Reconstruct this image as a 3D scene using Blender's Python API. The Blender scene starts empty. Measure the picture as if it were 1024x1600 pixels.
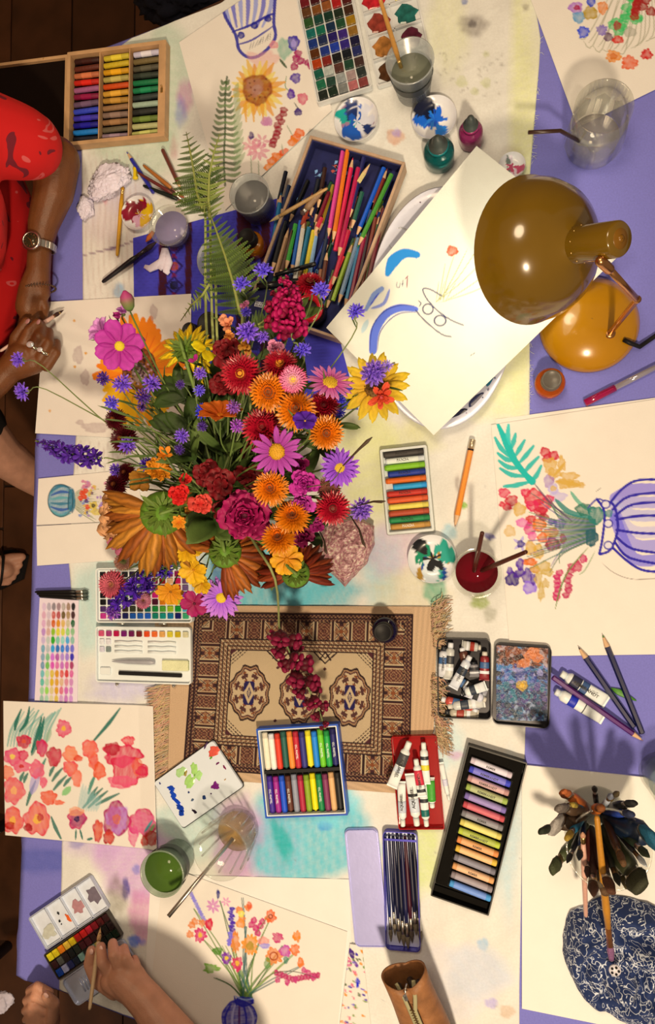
import bpy, bmesh, math, random
import numpy as np
from mathutils import Vector, Matrix, Quaternion
R = random.Random(7)
PI = math.pi
SC = bpy.context.scene
COL = SC.collection
TZ = 0.75                     # height of the table top
# ------------------------------------------------------------------ camera
FPX, CX, CY = 1140.0, 512.0, 800.0
CAMH = 1.08                   # camera above the table top
NAD = (740.0, 830.0)          # where straight down falls in the frame
_D = Vector(((NAD[0]-CX)/FPX, -(NAD[1]-CY)/FPX, -1)).normalized()
_Z = -_D
_Y = (Vector((0, 1, 0)) - _Z*_Z.y).normalized()
_X = _Y.cross(_Z)
M3 = Matrix((_X, _Y, _Z))     # camera space -> world
camd = bpy.data.cameras.new('camera'); cam = bpy.data.objects.new('camera', camd); COL.objects.link(cam)
camd.sensor_fit = 'HORIZONTAL'; camd.sensor_width = 36; camd.lens = 36*FPX/1024
camd.clip_start = .02
CAMP = Vector((0, 0, TZ+CAMH))
cam.matrix_world = Matrix.Translation(CAMP) @ M3.to_4x4()
SC.camera = cam
# ------------------------------------------------------------------ exposure, world, lights
SC.view_settings.view_transform = 'Standard'; SC.view_settings.look = 'None'
SC.view_settings.exposure = 0.0; SC.view_settings.gamma = 1; SC.view_settings.use_curve_mapping = False
w = bpy.data.worlds.new('world'); SC.world = w; w.use_nodes = True
w.node_tree.nodes['Background'].inputs[0].default_value = (1.0, .76, .55, 1)
w.node_tree.nodes['Background'].inputs[1].default_value = 0.22
def P(x, y, h=0.0):
    d = M3 @ Vector(((x-CX)/FPX, -(y-CY)/FPX, -1))
    return CAMP + d*((h-CAMH)/d.z)
def PX(v):
    q = M3.transposed() @ (Vector(v)-CAMP)
    return (CX+FPX*q.x/-q.z, CY-FPX*q.y/-q.z)
def mpp(x, y, h=0.0):
    return (P(x+1, y, h)-P(x, y, h)).length
def lamp_light(name, kind, loc, energy, color, size=.1, target=None):
    l = bpy.data.lights.new(name, kind); l.energy = energy; l.color = color
    if kind == 'AREA': l.shape = 'DISK'; l.size = size
    elif kind != 'SUN': l.shadow_soft_size = size
    o = bpy.data.objects.new(name, l); COL.objects.link(o); o.location = loc
    if target is not None: o.rotation_euler = (Vector(target)-Vector(loc)).to_track_quat('-Z', 'Y').to_euler()
    return o
WARM = (1.0, .76, .49)
lamp_light('ceiling_light', 'AREA', Vector((0.22, -1.0, TZ+1.75)), 36, WARM, .15, (-.1, .0, TZ))
lamp_light('ceiling_fill_light', 'AREA', Vector((-.2, .6, TZ+1.7)), 12, WARM, .5, (-.2, .1, TZ))
# ------------------------------------------------------------------ helpers
def lin(c):
    c = c/255.0
    return c/12.92 if c <= .04045 else ((c+.055)/1.055)**2.4
TINT = (1.10, .93, .66)
def ph(r, g, b, k=1.0):       # colour read under the warm lamps -> the thing's own colour
    return tuple(min(.93, max(.004, k*lin(c)/t)) for c, t in zip((r, g, b), TINT))
WHITE = ph(243, 228, 200)
_mats = {}
def mat(rgb=None, rough=.5, metal=0., noise=.10, nsc=60., bump=0., bsc=200., trans=0., coat=0., ior=1.45, alpha=1., emit=None, spec=.5, name=None):
    key = (rgb, rough, metal, noise, nsc, bump, bsc, trans, coat, ior, alpha, emit, spec)
    if key in _mats: return _mats[key]
    m = bpy.data.materials.new(name or 'surface'); m.use_nodes = True
    nt = m.node_tree; b = nt.nodes['Principled BSDF']
    b.inputs['Roughness'].default_value = rough; b.inputs['Metallic'].default_value = metal
    b.inputs['IOR'].default_value = ior; b.inputs['Specular IOR Level'].default_value = spec
    if trans: b.inputs['Transmission Weight'].default_value = trans
    if coat: b.inputs['Coat Weight'].default_value = coat; b.inputs['Coat Roughness'].default_value = .08
    if alpha < 1: b.inputs['Alpha'].default_value = alpha
    if emit: b.inputs['Emission Color'].default_value = (*rgb, 1) if rgb else (1, 1, 1, 1); b.inputs['Emission Strength'].default_value = emit
    tc = nt.nodes.new('ShaderNodeTexCoord')
    if noise:
        n = nt.nodes.new('ShaderNodeTexNoise'); n.inputs['Scale'].default_value = nsc; n.inputs['Detail'].default_value = 4
        nt.links.new(tc.outputs['Object'], n.inputs['Vector'])
        mr = nt.nodes.new('ShaderNodeMapRange'); mr.inputs[1].default_value = .25; mr.inputs[2].default_value = .75
        mr.inputs[3].default_value = 1-noise; mr.inputs[4].default_value = 1+noise
        nt.links.new(n.outputs[0], mr.inputs[0])
        mx = nt.nodes.new('ShaderNodeVectorMath'); mx.operation = 'SCALE'
        nt.links.new(mr.outputs[0], mx.inputs['Scale'])
        if rgb is None:
            at = nt.nodes.new('ShaderNodeAttribute'); at.attribute_name = 'Col'
            nt.links.new(at.outputs['Color'], mx.inputs[0])
        else: mx.inputs[0].default_value = rgb
        nt.links.new(mx.outputs[0], b.inputs['Base Color'])
    elif rgb is None:
        at = nt.nodes.new('ShaderNodeAttribute'); at.attribute_name = 'Col'
        nt.links.new(at.outputs['Color'], b.inputs['Base Color'])
    else: b.inputs['Base Color'].default_value = (*rgb, 1)
    if bump:
        n2 = nt.nodes.new('ShaderNodeTexNoise'); n2.inputs['Scale'].default_value = bsc; n2.inputs['Detail'].default_value = 5
        nt.links.new(tc.outputs['Object'], n2.inputs['Vector'])
        bp = nt.nodes.new('ShaderNodeBump'); bp.inputs['Strength'].default_value = bump; bp.inputs['Distance'].default_value = .002
        nt.links.new(n2.outputs[0], bp.inputs['Height']); nt.links.new(bp.outputs[0], b.inputs['Normal'])
    _mats[key] = m
    return m
def thin_glass(tint=(.96, .97, .95), body=.0, bcol=(.8, .8, .76), rough=.03, ior=1.45, bump=0.):
    m = bpy.data.materials.new('thin_glass'); m.use_nodes = True; nt = m.node_tree; N = nt.nodes.new; out = nt.nodes['Material Output']; pb = nt.nodes['Principled BSDF']
    tr = N('ShaderNodeBsdfTransparent'); tr.inputs[0].default_value = (*tint, 1); gl = N('ShaderNodeBsdfGlossy'); gl.inputs['Roughness'].default_value = rough
    fr = N('ShaderNodeLayerWeight'); fr.inputs[0].default_value = .28; mr = N('ShaderNodeMapRange'); mr.inputs[3].default_value = .06; mr.inputs[4].default_value = .90
    pw = N('ShaderNodeMath'); pw.operation = 'POWER'; pw.inputs[1].default_value = 1.7
    nt.links.new(fr.outputs['Facing'], pw.inputs[0]); nt.links.new(pw.outputs[0], mr.inputs[0])
    pb.inputs['Base Color'].default_value = (*bcol, 1); pb.inputs['Roughness'].default_value = .3
    nz = N('ShaderNodeTexNoise'); nz.inputs['Scale'].default_value = 60; mr2 = N('ShaderNodeMapRange'); mr2.inputs[3].default_value = body*.8; mr2.inputs[4].default_value = body*1.2; nt.links.new(nz.outputs[0], mr2.inputs[0])
    m0 = N('ShaderNodeMixShader'); nt.links.new(mr2.outputs[0], m0.inputs[0]); nt.links.new(tr.outputs[0], m0.inputs[1]); nt.links.new(pb.outputs[0], m0.inputs[2])
    m1 = N('ShaderNodeMixShader'); nt.links.new(mr.outputs[0], m1.inputs[0]); nt.links.new(m0.outputs[0], m1.inputs[1]); nt.links.new(gl.outputs[0], m1.inputs[2])
    nt.links.new(m1.outputs[0], out.inputs[0]); return m
def glassmat(tint=(1, 1, 1), rough=.0, ior=1.45):
    return mat(tint, rough=rough, noise=0, trans=1.0, ior=ior)
VC = lambda rough=.6, **k: mat(None, rough=rough, **k)

def obj(name, me, m=None, parent=None, M=None):
    if isinstance(me, MB): me = me.mesh(m)
    elif m is not None and not me.materials: me.materials.append(m)
    o = bpy.data.objects.new(name, me); COL.objects.link(o)
    if parent is not None: o.parent = parent
    if M is not None: o.matrix_basis = M
    return o
def tag(o, label=None, cat=None, group=None, kind=None):
    if label: o['label'] = label
    if cat: o['category'] = cat
    if group: o['group'] = group
    if kind: o['kind'] = kind
    return o
def empty(name, label, cat, loc=(0, 0, 0), rotz=0., group=None, q=None):
    o = bpy.data.objects.new(name, None); COL.objects.link(o); o.empty_display_size = .02
    o.location = loc
    if q is not None: o.rotation_mode = 'QUATERNION'; o.rotation_quaternion = q
    else: o.rotation_euler = (0, 0, rotz)
    return tag(o, label, cat, group)
def TM(x=0, y=0, z=0): return Matrix.Translation((x, y, z))
def RZ(a): return Matrix.Rotation(a, 4, 'Z')
def RX(a): return Matrix.Rotation(a, 4, 'X')
def RY(a): return Matrix.Rotation(a, 4, 'Y')
def SM(x, y=None, z=None):
    y = x if y is None else y; z = x if z is None else z
    return Matrix.Diagonal((x, y, z, 1))

class MB:                      # collects shapes into one mesh, with a colour per vertex
    def __init__(s): s.v = []; s.f = []; s.c = []; s.col = (1, 1, 1); s.smooth = True; s.flat = set()
    def add(s, vs, fs, cols=None, flat=False, M=None):
        b = len(s.v)
        if M is not None: vs = [M @ Vector(v) for v in vs]
        s.v.extend(tuple(v) for v in vs)
        if flat: s.flat.update(range(len(s.f), len(s.f)+len(fs)))
        s.f.extend(tuple(b+i for i in f) for f in fs)
        s.c.extend(cols if cols is not None else [s.col]*len(vs))
        return s
    def mesh(s, m=None):
        me = bpy.data.meshes.new('mesh'); me.from_pydata(s.v, [], s.f)
        a = me.color_attributes.new('Col', 'FLOAT_COLOR', 'POINT')
        arr = np.ones((len(s.v), 4), 'f'); arr[:, :3] = np.array(s.c, 'f').reshape(-1, 3)
        a.data.foreach_set('color', arr.ravel())
        sm = np.ones(len(s.f), bool)
        if s.flat: sm[list(s.flat)] = False
        if not s.smooth: sm[:] = False
        me.polygons.foreach_set('use_smooth', sm)
        if m is not None: me.materials.append(m)
        me.update()
        return me
    def box(s, c, d, M=None, bev=0.0, flat=True):
        x, y, z = d[0]/2, d[1]/2, d[2]/2
        if bev <= 0:
            vs = [(c[0]+i*x, c[1]+j*y, c[2]+k*z) for k in (-1, 1) for j in (-1, 1) for i in (-1, 1)]
            fs = [(0, 2, 3, 1), (4, 5, 7, 6), (0, 1, 5, 4), (2, 6, 7, 3), (0, 4, 6, 2), (1, 3, 7, 5)]
            return s.add(vs, fs, flat=True, M=M)
        b = bev
        pts = [(-x+b, -y), (x-b, -y), (x, -y+b), (x, y-b), (x-b, y), (-x+b, y), (-x, y-b), (-x, -y+b)]
        b2 = min(b*.5, z*.8)
        ins = [(p[0]*(1-b2/x), p[1]*(1-b2/y)) for p in pts]
        vs = []
        for zz, pp in ((-z, ins), (-z+b2, pts), (z-b2, pts), (z, ins)):
            vs += [(c[0]+p[0], c[1]+p[1], c[2]+zz) for p in pp]
        fs = [tuple(range(7, -1, -1)), tuple(range(24, 32))]
        for k in range(3):
            for i in range(8): fs.append((k*8+i, k*8+(i+1) % 8, k*8+8+(i+1) % 8, k*8+8+i))
        return s.add(vs, fs, flat=flat, M=M)
    def lathe(s, prof, n=16, axis='z', c=(0, 0, 0), M=None, cap=True, sx=1., sy=1., flat=False, cols=None, ph0=0.):
        vs = []; cc = []
        for k, (t, r) in enumerate(prof):
            for i in range(n):
                a = 2*PI*i/n+ph0; u, v = r*math.cos(a)*sx, r*math.sin(a)*sy
                vs.append((c[0]+u, c[1]+v, c[2]+t) if axis == 'z' else (c[0]+t, c[1]+u, c[2]+v))
                cc.append(cols[k] if cols else s.col)
        fs = []
        for k in range(len(prof)-1):
            for i in range(n): fs.append((k*n+i, k*n+(i+1) % n, k*n+n+(i+1) % n, k*n+n+i))
        if cap: fs.append(tuple(range(n-1, -1, -1))); fs.append(tuple((len(prof)-1)*n+i for i in range(n)))
        return s.add(vs, fs, cc, flat=flat, M=M)
    def tube(s, pts, r, n=6, cap=True, cols=None, M=None, flatten=1.0):
        pts = [Vector(p) for p in pts]; m = len(pts)
        rr = r if isinstance(r, (list, tuple)) else [r]*m
        vs = []; cc = []; up = None
        for k in range(m):
            t = (pts[min(k+1, m-1)]-pts[max(k-1, 0)])
            t = t.normalized() if t.length > 1e-9 else Vector((0, 0, 1))
            if up is None: up = Vector((0, 0, 1)) if abs(t.z) < .9 else Vector((1, 0, 0))
            a = t.cross(up); a = a.normalized() if a.length > 1e-6 else Vector((1, 0, 0)).cross(t).normalized()
            b = a.cross(t); up = b
            for i in range(n):
                an = 2*PI*i/n
                vs.append(pts[k]+(a*math.cos(an)+b*math.sin(an)*flatten)*rr[k]); cc.append(cols[k] if cols else s.col)
        fs = []
        for k in range(m-1):
            for i in range(n): fs.append((k*n+i, k*n+(i+1) % n, k*n+n+(i+1) % n, k*n+n+i))
        if cap: fs.append(tuple(range(n-1, -1, -1))); fs.append(tuple((m-1)*n+i for i in range(n)))
        return s.add(vs, fs, cc, M=M)
    def ball(s, c, r, n=10, m=6, sc=(1, 1, 1), M=None):
        prof = [(-math.cos(PI*k/m)*r, max(1e-5, math.sin(PI*k/m)*r)) for k in range(m+1)]
        T = TM(*c) @ SM(*sc)
        return s.lathe(prof, n, M=(M @ T) if M is not None else T, cap=False)
    def capsule(s, a, b, ra, rb, n=14):
        a, b = Vector(a), Vector(b); d = b-a; L = d.length
        q = d.to_track_quat('Z', 'Y').to_matrix().to_4x4() if L > 1e-6 else Matrix.Identity(4)
        prof = [(-ra*math.cos(PI/2*k/4), max(1e-5, ra*math.sin(PI/2*k/4))) for k in range(5)]
        prof += [(L+rb*math.sin(PI/2*k/4), max(1e-5, rb*math.cos(PI/2*k/4))) for k in range(5)]
        return s.lathe(prof, n, M=Matrix.Translation(a) @ q, cap=False)
    def prism(s, pts, z0, z1, M=None, inset=0.):   # outline extruded
        n = len(pts); cx = sum(p[0] for p in pts)/n; cy = sum(p[1] for p in pts)/n
        top = [(cx+(p[0]-cx)*(1-inset), cy+(p[1]-cy)*(1-inset), z1) for p in pts]
        vs = [(p[0], p[1], z0) for p in pts]+top
        fs = [tuple(range(n-1, -1, -1)), tuple(range(n, 2*n))]+[(i, (i+1) % n, n+(i+1) % n, n+i) for i in range(n)]
        return s.add(vs, fs, flat=True, M=M)
def rrect(w, h, r, n=5):
    out = []
    for cx, cy, a0 in ((w/2-r, h/2-r, 0), (-w/2+r, h/2-r, 90), (-w/2+r, -h/2+r, 180), (w/2-r, -h/2+r, 270)):
        for k in range(n+1):
            a = math.radians(a0+90*k/n); out.append((cx+r*math.cos(a), cy+r*math.sin(a)))
    return out
def tray(mb, w, h, r, z0, z1, t, floor=.001, lip=0.):  # rounded open tin
    o = rrect(w, h, r); i = rrect(w-2*t, h-2*t, max(r-t, .0005)); n = len(o)
    vs = [(x, y, z0) for x, y in o]+[(x, y, z1) for x, y in o]+[(x, y, z1) for x, y in i]+[(x, y, z0+floor) for x, y in i]
    fs = [tuple(range(n-1, -1, -1)), tuple(range(3*n, 4*n))]
    for k in range(3):
        for j in range(n): fs.append((k*n+j, k*n+(j+1) % n, k*n+n+(j+1) % n, k*n+n+j))
    return mb.add(vs, fs, flat=True)
def qf(tl, tr, bl, h=0.):      # frame of a rectangular thing lying at height h
    a, b, c = P(*tl, h), P(*tr, h), P(*bl, h)
    cen = (b+c)/2; ang = math.atan2((b-a).y, (b-a).x)
    return cen, ang, (b-a).length, (c-a).length
def inv(root, x, y, h):        # local coordinates, in root, of the point seen at x, y and height h
    M = Matrix.Translation(root.location) @ root.rotation_euler.to_matrix().to_4x4()
    return M.inverted() @ P(x, y, h)
def axroot(name, label, cat, p0, p1, h0, h1, group=None):   # Empty at one end, local X along the thing
    a, b = P(*p0, h0), P(*p1, h1); d = b-a
    x = d.normalized(); y = Vector((0, 0, 1)).cross(x).normalized(); z = x.cross(y)
    q = Matrix((x, y, z)).transposed().to_quaternion()
    return empty(name, label, cat, a, group=group, q=q), d.length
_txt = {}
def text_mesh(s, size, m, wrap=0.0, bold=0.0, spacing=1.0):
    key = (s, round(size, 5), m.name, round(wrap, 5), bold, spacing)
    if key in _txt: return _txt[key]
    cu = bpy.data.curves.new('lettering', 'FONT'); cu.body = s; cu.size = size; cu.align_x = 'CENTER'; cu.align_y = 'CENTER'
    cu.offset = bold*size; cu.resolution_u = 2; cu.space_character = spacing
    o = bpy.data.objects.new('lettering', cu); COL.objects.link(o)
    dg = bpy.context.evaluated_depsgraph_get()
    me = bpy.data.meshes.new_from_object(o.evaluated_get(dg)); bpy.data.objects.remove(o); bpy.data.curves.remove(cu)
    if wrap:
        for v in me.vertices:
            a = v.co.y/wrap; v.co = (v.co.x, wrap*math.sin(a), wrap*math.cos(a))
    me.materials.clear(); me.materials.append(m)
    _txt[key] = me
    return me
def remesh(o, vox, smooth=4):
    m = o.modifiers.new('remesh', 'REMESH'); m.mode = 'VOXEL'; m.voxel_size = vox; m.use_smooth_shade = True
    if smooth: s = o.modifiers.new('smooth', 'SMOOTH'); s.iterations = smooth; s.factor = .5
    return o
def bake(o):                   # apply modifiers without operators
    dg = bpy.context.evaluated_depsgraph_get(); me = bpy.data.meshes.new_from_object(o.evaluated_get(dg))
    o.modifiers.clear(); o.data = me
    return me
# ------------------------------------------------------------------ a painter on mesh points
def sines(x, y, seed, f=1.0):
    r = random.Random(seed); t = 0
    for k in range(5):
        a = r.uniform(0, 2*PI); w_ = f*r.uniform(.6, 1.6)*(1.5**k); t = t+np.sin((x*math.cos(a)+y*math.sin(a))*w_+r.uniform(0, 6))/(1.25**k)
    return t/3.0
class Paint:
    def __init__(s, X, Y, base):
        s.X, s.Y = X, Y; s.C = np.ones((len(X), 3))*np.array(base); s.k = 0
    def mix(s, m, col, idx=None):
        c = np.array(col)**1.3; m = np.clip(m*1.12, 0, 1)
        if idx is None: s.C = s.C*(1-m[:, None])+c*m[:, None]
        else: s.C[idx] = s.C[idx]*(1-m[:, None])+c*m[:, None]
    def win(s, x, y, r):
        return np.nonzero((abs(s.X-x) < r) & (abs(s.Y-y) < r))[0]
    def blob(s, x, y, rx, ry, col, a=.85, rot=0., rag=.18, soft=1.2, lobes=0, depth=.25, edge=.25):
        s.k += 1; i = s.win(x, y, max(rx, ry)*1.5+3)
        if not len(i): return
        dx, dy = s.X[i]-x, s.Y[i]-y; c, n = math.cos(rot), math.sin(rot)
        u, v = (dx*c+dy*n)/rx, (-dx*n+dy*c)/ry
        th = np.arctan2(v, u); r = np.hypot(u, v); rr = random.Random(s.k*7+1)
        b = 1+rag*(np.sin(th*3+rr.uniform(0, 6))*.5+np.sin(th*5+rr.uniform(0, 6))*.35+np.sin(th*9+rr.uniform(0, 6))*.25)
        if lobes: b = b*(1-depth+depth*abs(np.cos(th*lobes/2+rr.uniform(0, 6))))
        d = (b-r)*min(rx, ry)
        m = np.clip(d/soft+.5, 0, 1)*a*(1+.22*sines(dx, dy, s.k, .35))
        m = np.clip(m*(1-edge+edge*np.exp(-np.clip(d, 0, 99)/2.2)*1.6), 0, 1)
        s.mix(m, col, i)
    def stroke(s, pts, w_, col, a=.85, soft=.8, taper=True, sharp=False):
        pts = [np.array(p, float) for p in pts]
        if len(pts) > 2 and not sharp:
            q = []
            for i in range(len(pts)-1):
                p0, p1, p2, p3 = pts[max(i-1, 0)], pts[i], pts[i+1], pts[min(i+2, len(pts)-1)]
                for k in range(4):
                    t = k/4; q.append(.5*((2*p1)+(p2-p0)*t+(2*p0-5*p1+4*p2-p3)*t*t+(3*p1-p0-3*p2+p3)*t**3))
            pts = q+[pts[-1]]
        xs = [p[0] for p in pts]; ys = [p[1] for p in pts]; pad = (max(w_) if isinstance(w_, (list, tuple)) else w_)+3
        i = np.nonzero((s.X > min(xs)-pad) & (s.X < max(xs)+pad) & (s.Y > min(ys)-pad) & (s.Y < max(ys)+pad))[0]
        if not len(i): return
        X, Y = s.X[i], s.Y[i]; best = np.full(len(i), 1e9)
        n = len(pts)-1
        for k in range(n):
            p, q = pts[k], pts[k+1]; d = q-p; L = max(1e-9, d@d)
            t = np.clip(((X-p[0])*d[0]+(Y-p[1])*d[1])/L, 0, 1)
            dist = np.hypot(X-p[0]-t*d[0], Y-p[1]-t*d[1])
            g = (k+t)/n
            ww = np.interp(g, np.linspace(0, 1, len(w_)), w_) if isinstance(w_, (list, tuple)) else (w_*(1-.75*abs(2*g-1)**3) if taper else w_)
            best = np.minimum(best, dist-ww/2)
        s.mix(np.clip(.5-best/soft, 0, 1)*a, col, i)
    def ring(s, x, y, rx, ry, w_, col, a=.9, rot=0.):
        i = s.win(x, y, max(rx, ry)+w_+3); dx, dy = s.X[i]-x, s.Y[i]-y; c, n = math.cos(rot), math.sin(rot)
        u, v = (dx*c+dy*n)/rx, (-dx*n+dy*c)/ry
        d = abs(np.hypot(u, v)-1)*min(rx, ry)
        s.mix(np.clip((w_/2-d)+.5, 0, 1)*a, col, i)
    def petals(s, x, y, r, n, col, a=.85, w_=.4, r0=.25, rot=0., sq=1.):
        for k in range(n):
            t = rot+2*PI*k/n+R.uniform(-.1, .1); e = R.uniform(.85, 1.1)
            s.stroke([(x+r*r0*math.cos(t), y+sq*r*r0*math.sin(t)), (x+r*.65*e*math.cos(t), y+sq*r*.65*e*math.sin(t)), (x+r*e*math.cos(t), y+sq*r*e*math.sin(t))], [r*w_*.5, r*w_, r*w_*.3], col, a)
def sheet(name, quad, h, thick, base, paint, m, label=None, cat=None, step=1.5, curl=None, parent=None, group=None):
    """a sheet: quad = 4 points TL TR BR BL; colour per point from paint(Paint)"""
    A, B, C_, D = [np.array(PXW(*q, h)) for q in quad]
    cen = (A+B+C_+D)/4
    px = np.array(quad, float)
    nu = int(max(2, np.linalg.norm(px[1]-px[0])/step)); nv = int(max(2, np.linalg.norm(px[3]-px[0])/step))
    U, V = np.meshgrid(np.linspace(0, 1, nu+1), np.linspace(0, 1, nv+1)); U, V = U.ravel(), V.ravel()
    W_ = (np.outer((1-U)*(1-V), A)+np.outer(U*(1-V), B)+np.outer(U*V, C_)+np.outer((1-U)*V, D))
    pr = np.array([PX(q) for q in W_])
    p = Paint(pr[:, 0], pr[:, 1], base)
    if paint: paint(p)
    if curl is not None: W_[:, 2] += curl(U, V)
    n = len(U)
    v = np.vstack([W_-cen, W_-cen-np.array([0, 0, thick])])
    g = np.arange(n).reshape(nv+1, nu+1)
    f = np.stack([g[:-1, :-1], g[1:, :-1], g[1:, 1:], g[:-1, 1:]], -1).reshape(-1, 4)
    loop = list(g[0, :])+list(g[1:, -1])+list(g[-1, -2::-1])+list(g[-2:0:-1, 0])
    side = [(a, b, b+n, a+n) for a, b in zip(loop, loop[1:]+loop[:1])]
    me = bpy.data.meshes.new('mesh')
    faces = f.tolist()+side+([tuple(n+i for i in reversed(loop))] if curl is None else (f[:, ::-1]+n).tolist())
    me.from_pydata(v.tolist(), [], faces)
    at = me.color_attributes.new('Col', 'FLOAT_COLOR', 'POINT')
    cc = np.ones((2*n, 4), 'f'); cc[:n, :3] = np.clip(p.C, .003, .93); cc[n:, :3] = base
    at.data.foreach_set('color', cc.ravel()); me.polygons.foreach_set('use_smooth', np.ones(len(me.polygons), bool) if curl is not None else np.zeros(len(me.polygons), bool))
    me.materials.append(m); me.update()
    o = obj(name, me, None, parent); o.location = Vector(cen) - (parent.location if parent else Vector((0, 0, 0)))
    if label: tag(o, label, cat, group)
    return o
def PXW(x, y, h): return tuple(P(x, y, h))
# ------------------------------------------------------------------ the room floor and the table
wood_dark = mat((.060, .022, .010), rough=.45, noise=.5, nsc=9, bump=.2, bsc=40)
mb = MB(); mb.box((0, 0, -.03), (3.4, 3.4, .05))
floor = tag(obj('floor', mb, mat((.02, .008, .005), rough=.7)), kind='structure')
pm = {}
for i in range(17):
    x0 = -1.58+i*.19
    for j in range(2):
        y0 = -.85+j*1.7+(i % 3)*.12-.12
        key = (i*3+j) % 5
        if key not in pm:
            b = MB(); b.box((0, 0, 0), (.186, 1.694, .02), bev=.003)
            k = .8+.12*key
            pm[key] = b.mesh(mat((.085*k, .032*k, .014*k), rough=.38, noise=.45, nsc=7+key, bump=.15, bsc=30))
        o = obj('plank', pm[key], None, floor); o.location = (x0, y0, -.01+.0008*((i*7+j*3) % 3))
wm = mat((.35, .24, .15), rough=.9, noise=.08, nsc=3, bump=.2, bsc=20)
for nm_, c_, d_ in (('wall_left', (-1.75, 0, 1.3), (.1, 3.4, 2.6)), ('wall_back', (0, 1.75, 1.3), (3.4, .1, 2.6))): mb = MB(); mb.box(c_, d_); tag(obj(nm_, mb, wm), kind='structure')
table = empty('dining_table', 'long table hidden under the blue cloth, its corner at the upper left', 'table', (P(560, 800)-Vector((0, 0, TZ))))
edge = [(352, -3), (118, 104), (86, 470), (66, 700), (55, 1080), (37, 1518), (208, 1580), (620, 1722), (1150, 1760), (1150, -60)]
mb = MB(); T0 = table.location
mb.prism([((P(*p)-T0).x, (P(*p)-T0).y) for p in edge][::-1], TZ-.032, TZ-.0005)
obj('tabletop', mb, wood_dark, table)
for x, y in ((230, 180), (150, 1420), (1040, 80), (1040, 1640)):
    q = P(x, y)-T0; mb = MB(); mb.lathe([(.001, .022), (.05, .03), (.4, .026), (.60, .038), (TZ-.033, .04)], 12, c=(q.x, q.y, 0)); obj('leg', mb, wood_dark, table)

def rowsheet(name, rows, h, thick, base, paint, m, step, label, cat, skirt=0., relief=None):
    rows = sorted(rows); ys = np.arange(rows[0][0], rows[-1][0]+step*.5, step)
    xl = np.interp(ys, [r[0] for r in rows], [r[1] for r in rows]); xr = np.interp(ys, [r[0] for r in rows], [r[2] for r in rows])
    nu = int((xr.max()-xl.min())/step); u = np.linspace(0, 1, nu+1)
    X = (xl[:, None]*(1-u)+xr[:, None]*u); Y = np.repeat(ys[:, None], nu+1, 1)
    d0 = np.stack([(X-CX)/FPX, -(Y-CY)/FPX, -np.ones_like(X)], -1) @ np.array([list(r) for r in M3]).T
    t = (h-CAMH)/d0[..., 2]; W_ = np.array(CAMP)+d0*t[..., None]
    p = Paint(X.ravel(), Y.ravel(), base)
    if paint: paint(p)
    W_ = W_.reshape(-1, 3)
    if relief is not None: W_[:, 2] += relief(X.ravel(), Y.ravel())
    cen = W_.mean(0); n = len(W_); nv = len(ys)-1
    v = np.vstack([W_, W_-np.array([0, 0, thick])]); g = np.arange(n).reshape(nv+1, nu+1)
    f = np.stack([g[:-1, :-1], g[1:, :-1], g[1:, 1:], g[:-1, 1:]], -1).reshape(-1, 4).tolist()
    loop = list(g[0, :])+list(g[1:, -1])+list(g[-1, -2::-1])+list(g[-2:0:-1, 0])
    f += [(a, b, b+n, a+n) for a, b in zip(loop, loop[1:]+loop[:1])]
    cols = np.vstack([p.C, np.ones((n, 1))*np.array(base)])
    if skirt:
        b0 = len(v); ed = g[:, 0]; ext = []; nd = 8
        nor = np.gradient(W_[ed], axis=0)[:, :2]; nor /= np.linalg.norm(nor, axis=1)[:, None]; nor = np.stack([nor[:, 1], -nor[:, 0]], -1)
        if nor[len(nor)//2, 0] > 0: nor = -nor
        s_ = np.cumsum(np.linalg.norm(np.gradient(W_[ed], axis=0), axis=1))
        for k in range(1, nd+1):
            q = W_[ed].copy(); tt = k/nd
            out = .006*min(1, tt*3)+tt*.022*(1+np.sin(s_*38)+.5*np.sin(s_*71+1))
            q[:, :2] += nor*out[:, None]; q[:, 2] -= skirt*tt**1.3; ext.append(q)
        v = np.vstack([v]+ext); m_ = len(ed)
        for k in range(nd):
            a = ed if k == 0 else np.arange(b0+(k-1)*m_, b0+k*m_); b = np.arange(b0+k*m_, b0+(k+1)*m_)
            f += [(int(a[i]), int(b[i]), int(b[i+1]), int(a[i+1])) for i in range(m_-1)]
        cols = np.vstack([cols, np.ones((nd*m_, 1))*np.array(base)])
    me = bpy.data.meshes.new('mesh'); me.from_pydata((v-cen).tolist(), [], f)
    at = me.color_attributes.new('Col', 'FLOAT_COLOR', 'POINT'); cc = np.ones((len(v), 4), 'f'); cc[:, :3] = np.clip(cols, .003, .93)
    at.data.foreach_set('color', cc.ravel()); me.polygons.foreach_set('use_smooth', np.ones(len(me.polygons), bool)); me.materials.append(m); me.update()
    o = obj(name, me); o.location = cen
    return tag(o, label, cat)

BLUE = ph(124, 117, 176)
rowsheet('tablecloth', [(-60, 470, 1150), (8, 340, 1150), (95, 110, 1150), (470, 75, 1150), (700, 55, 1150), (1080, 45, 1150), (1528, 25, 1150), (1550, 100, 1150), (1590, 200, 1150), (1720, 560, 1150)],
         .0010, .0008, BLUE, lambda p: (p.blob(150, 250, 30, 70, ph(150, 130, 60), .3, soft=20), p.blob(60, 1345, 60, 18, ph(70, 95, 160), .5, soft=8)),
         VC(.85, noise=.08, nsc=400, bump=.35, bsc=60), 8, 'violet-blue cloth covering the whole table, its edge showing at left and right', 'tablecloth', skirt=.16)

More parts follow.
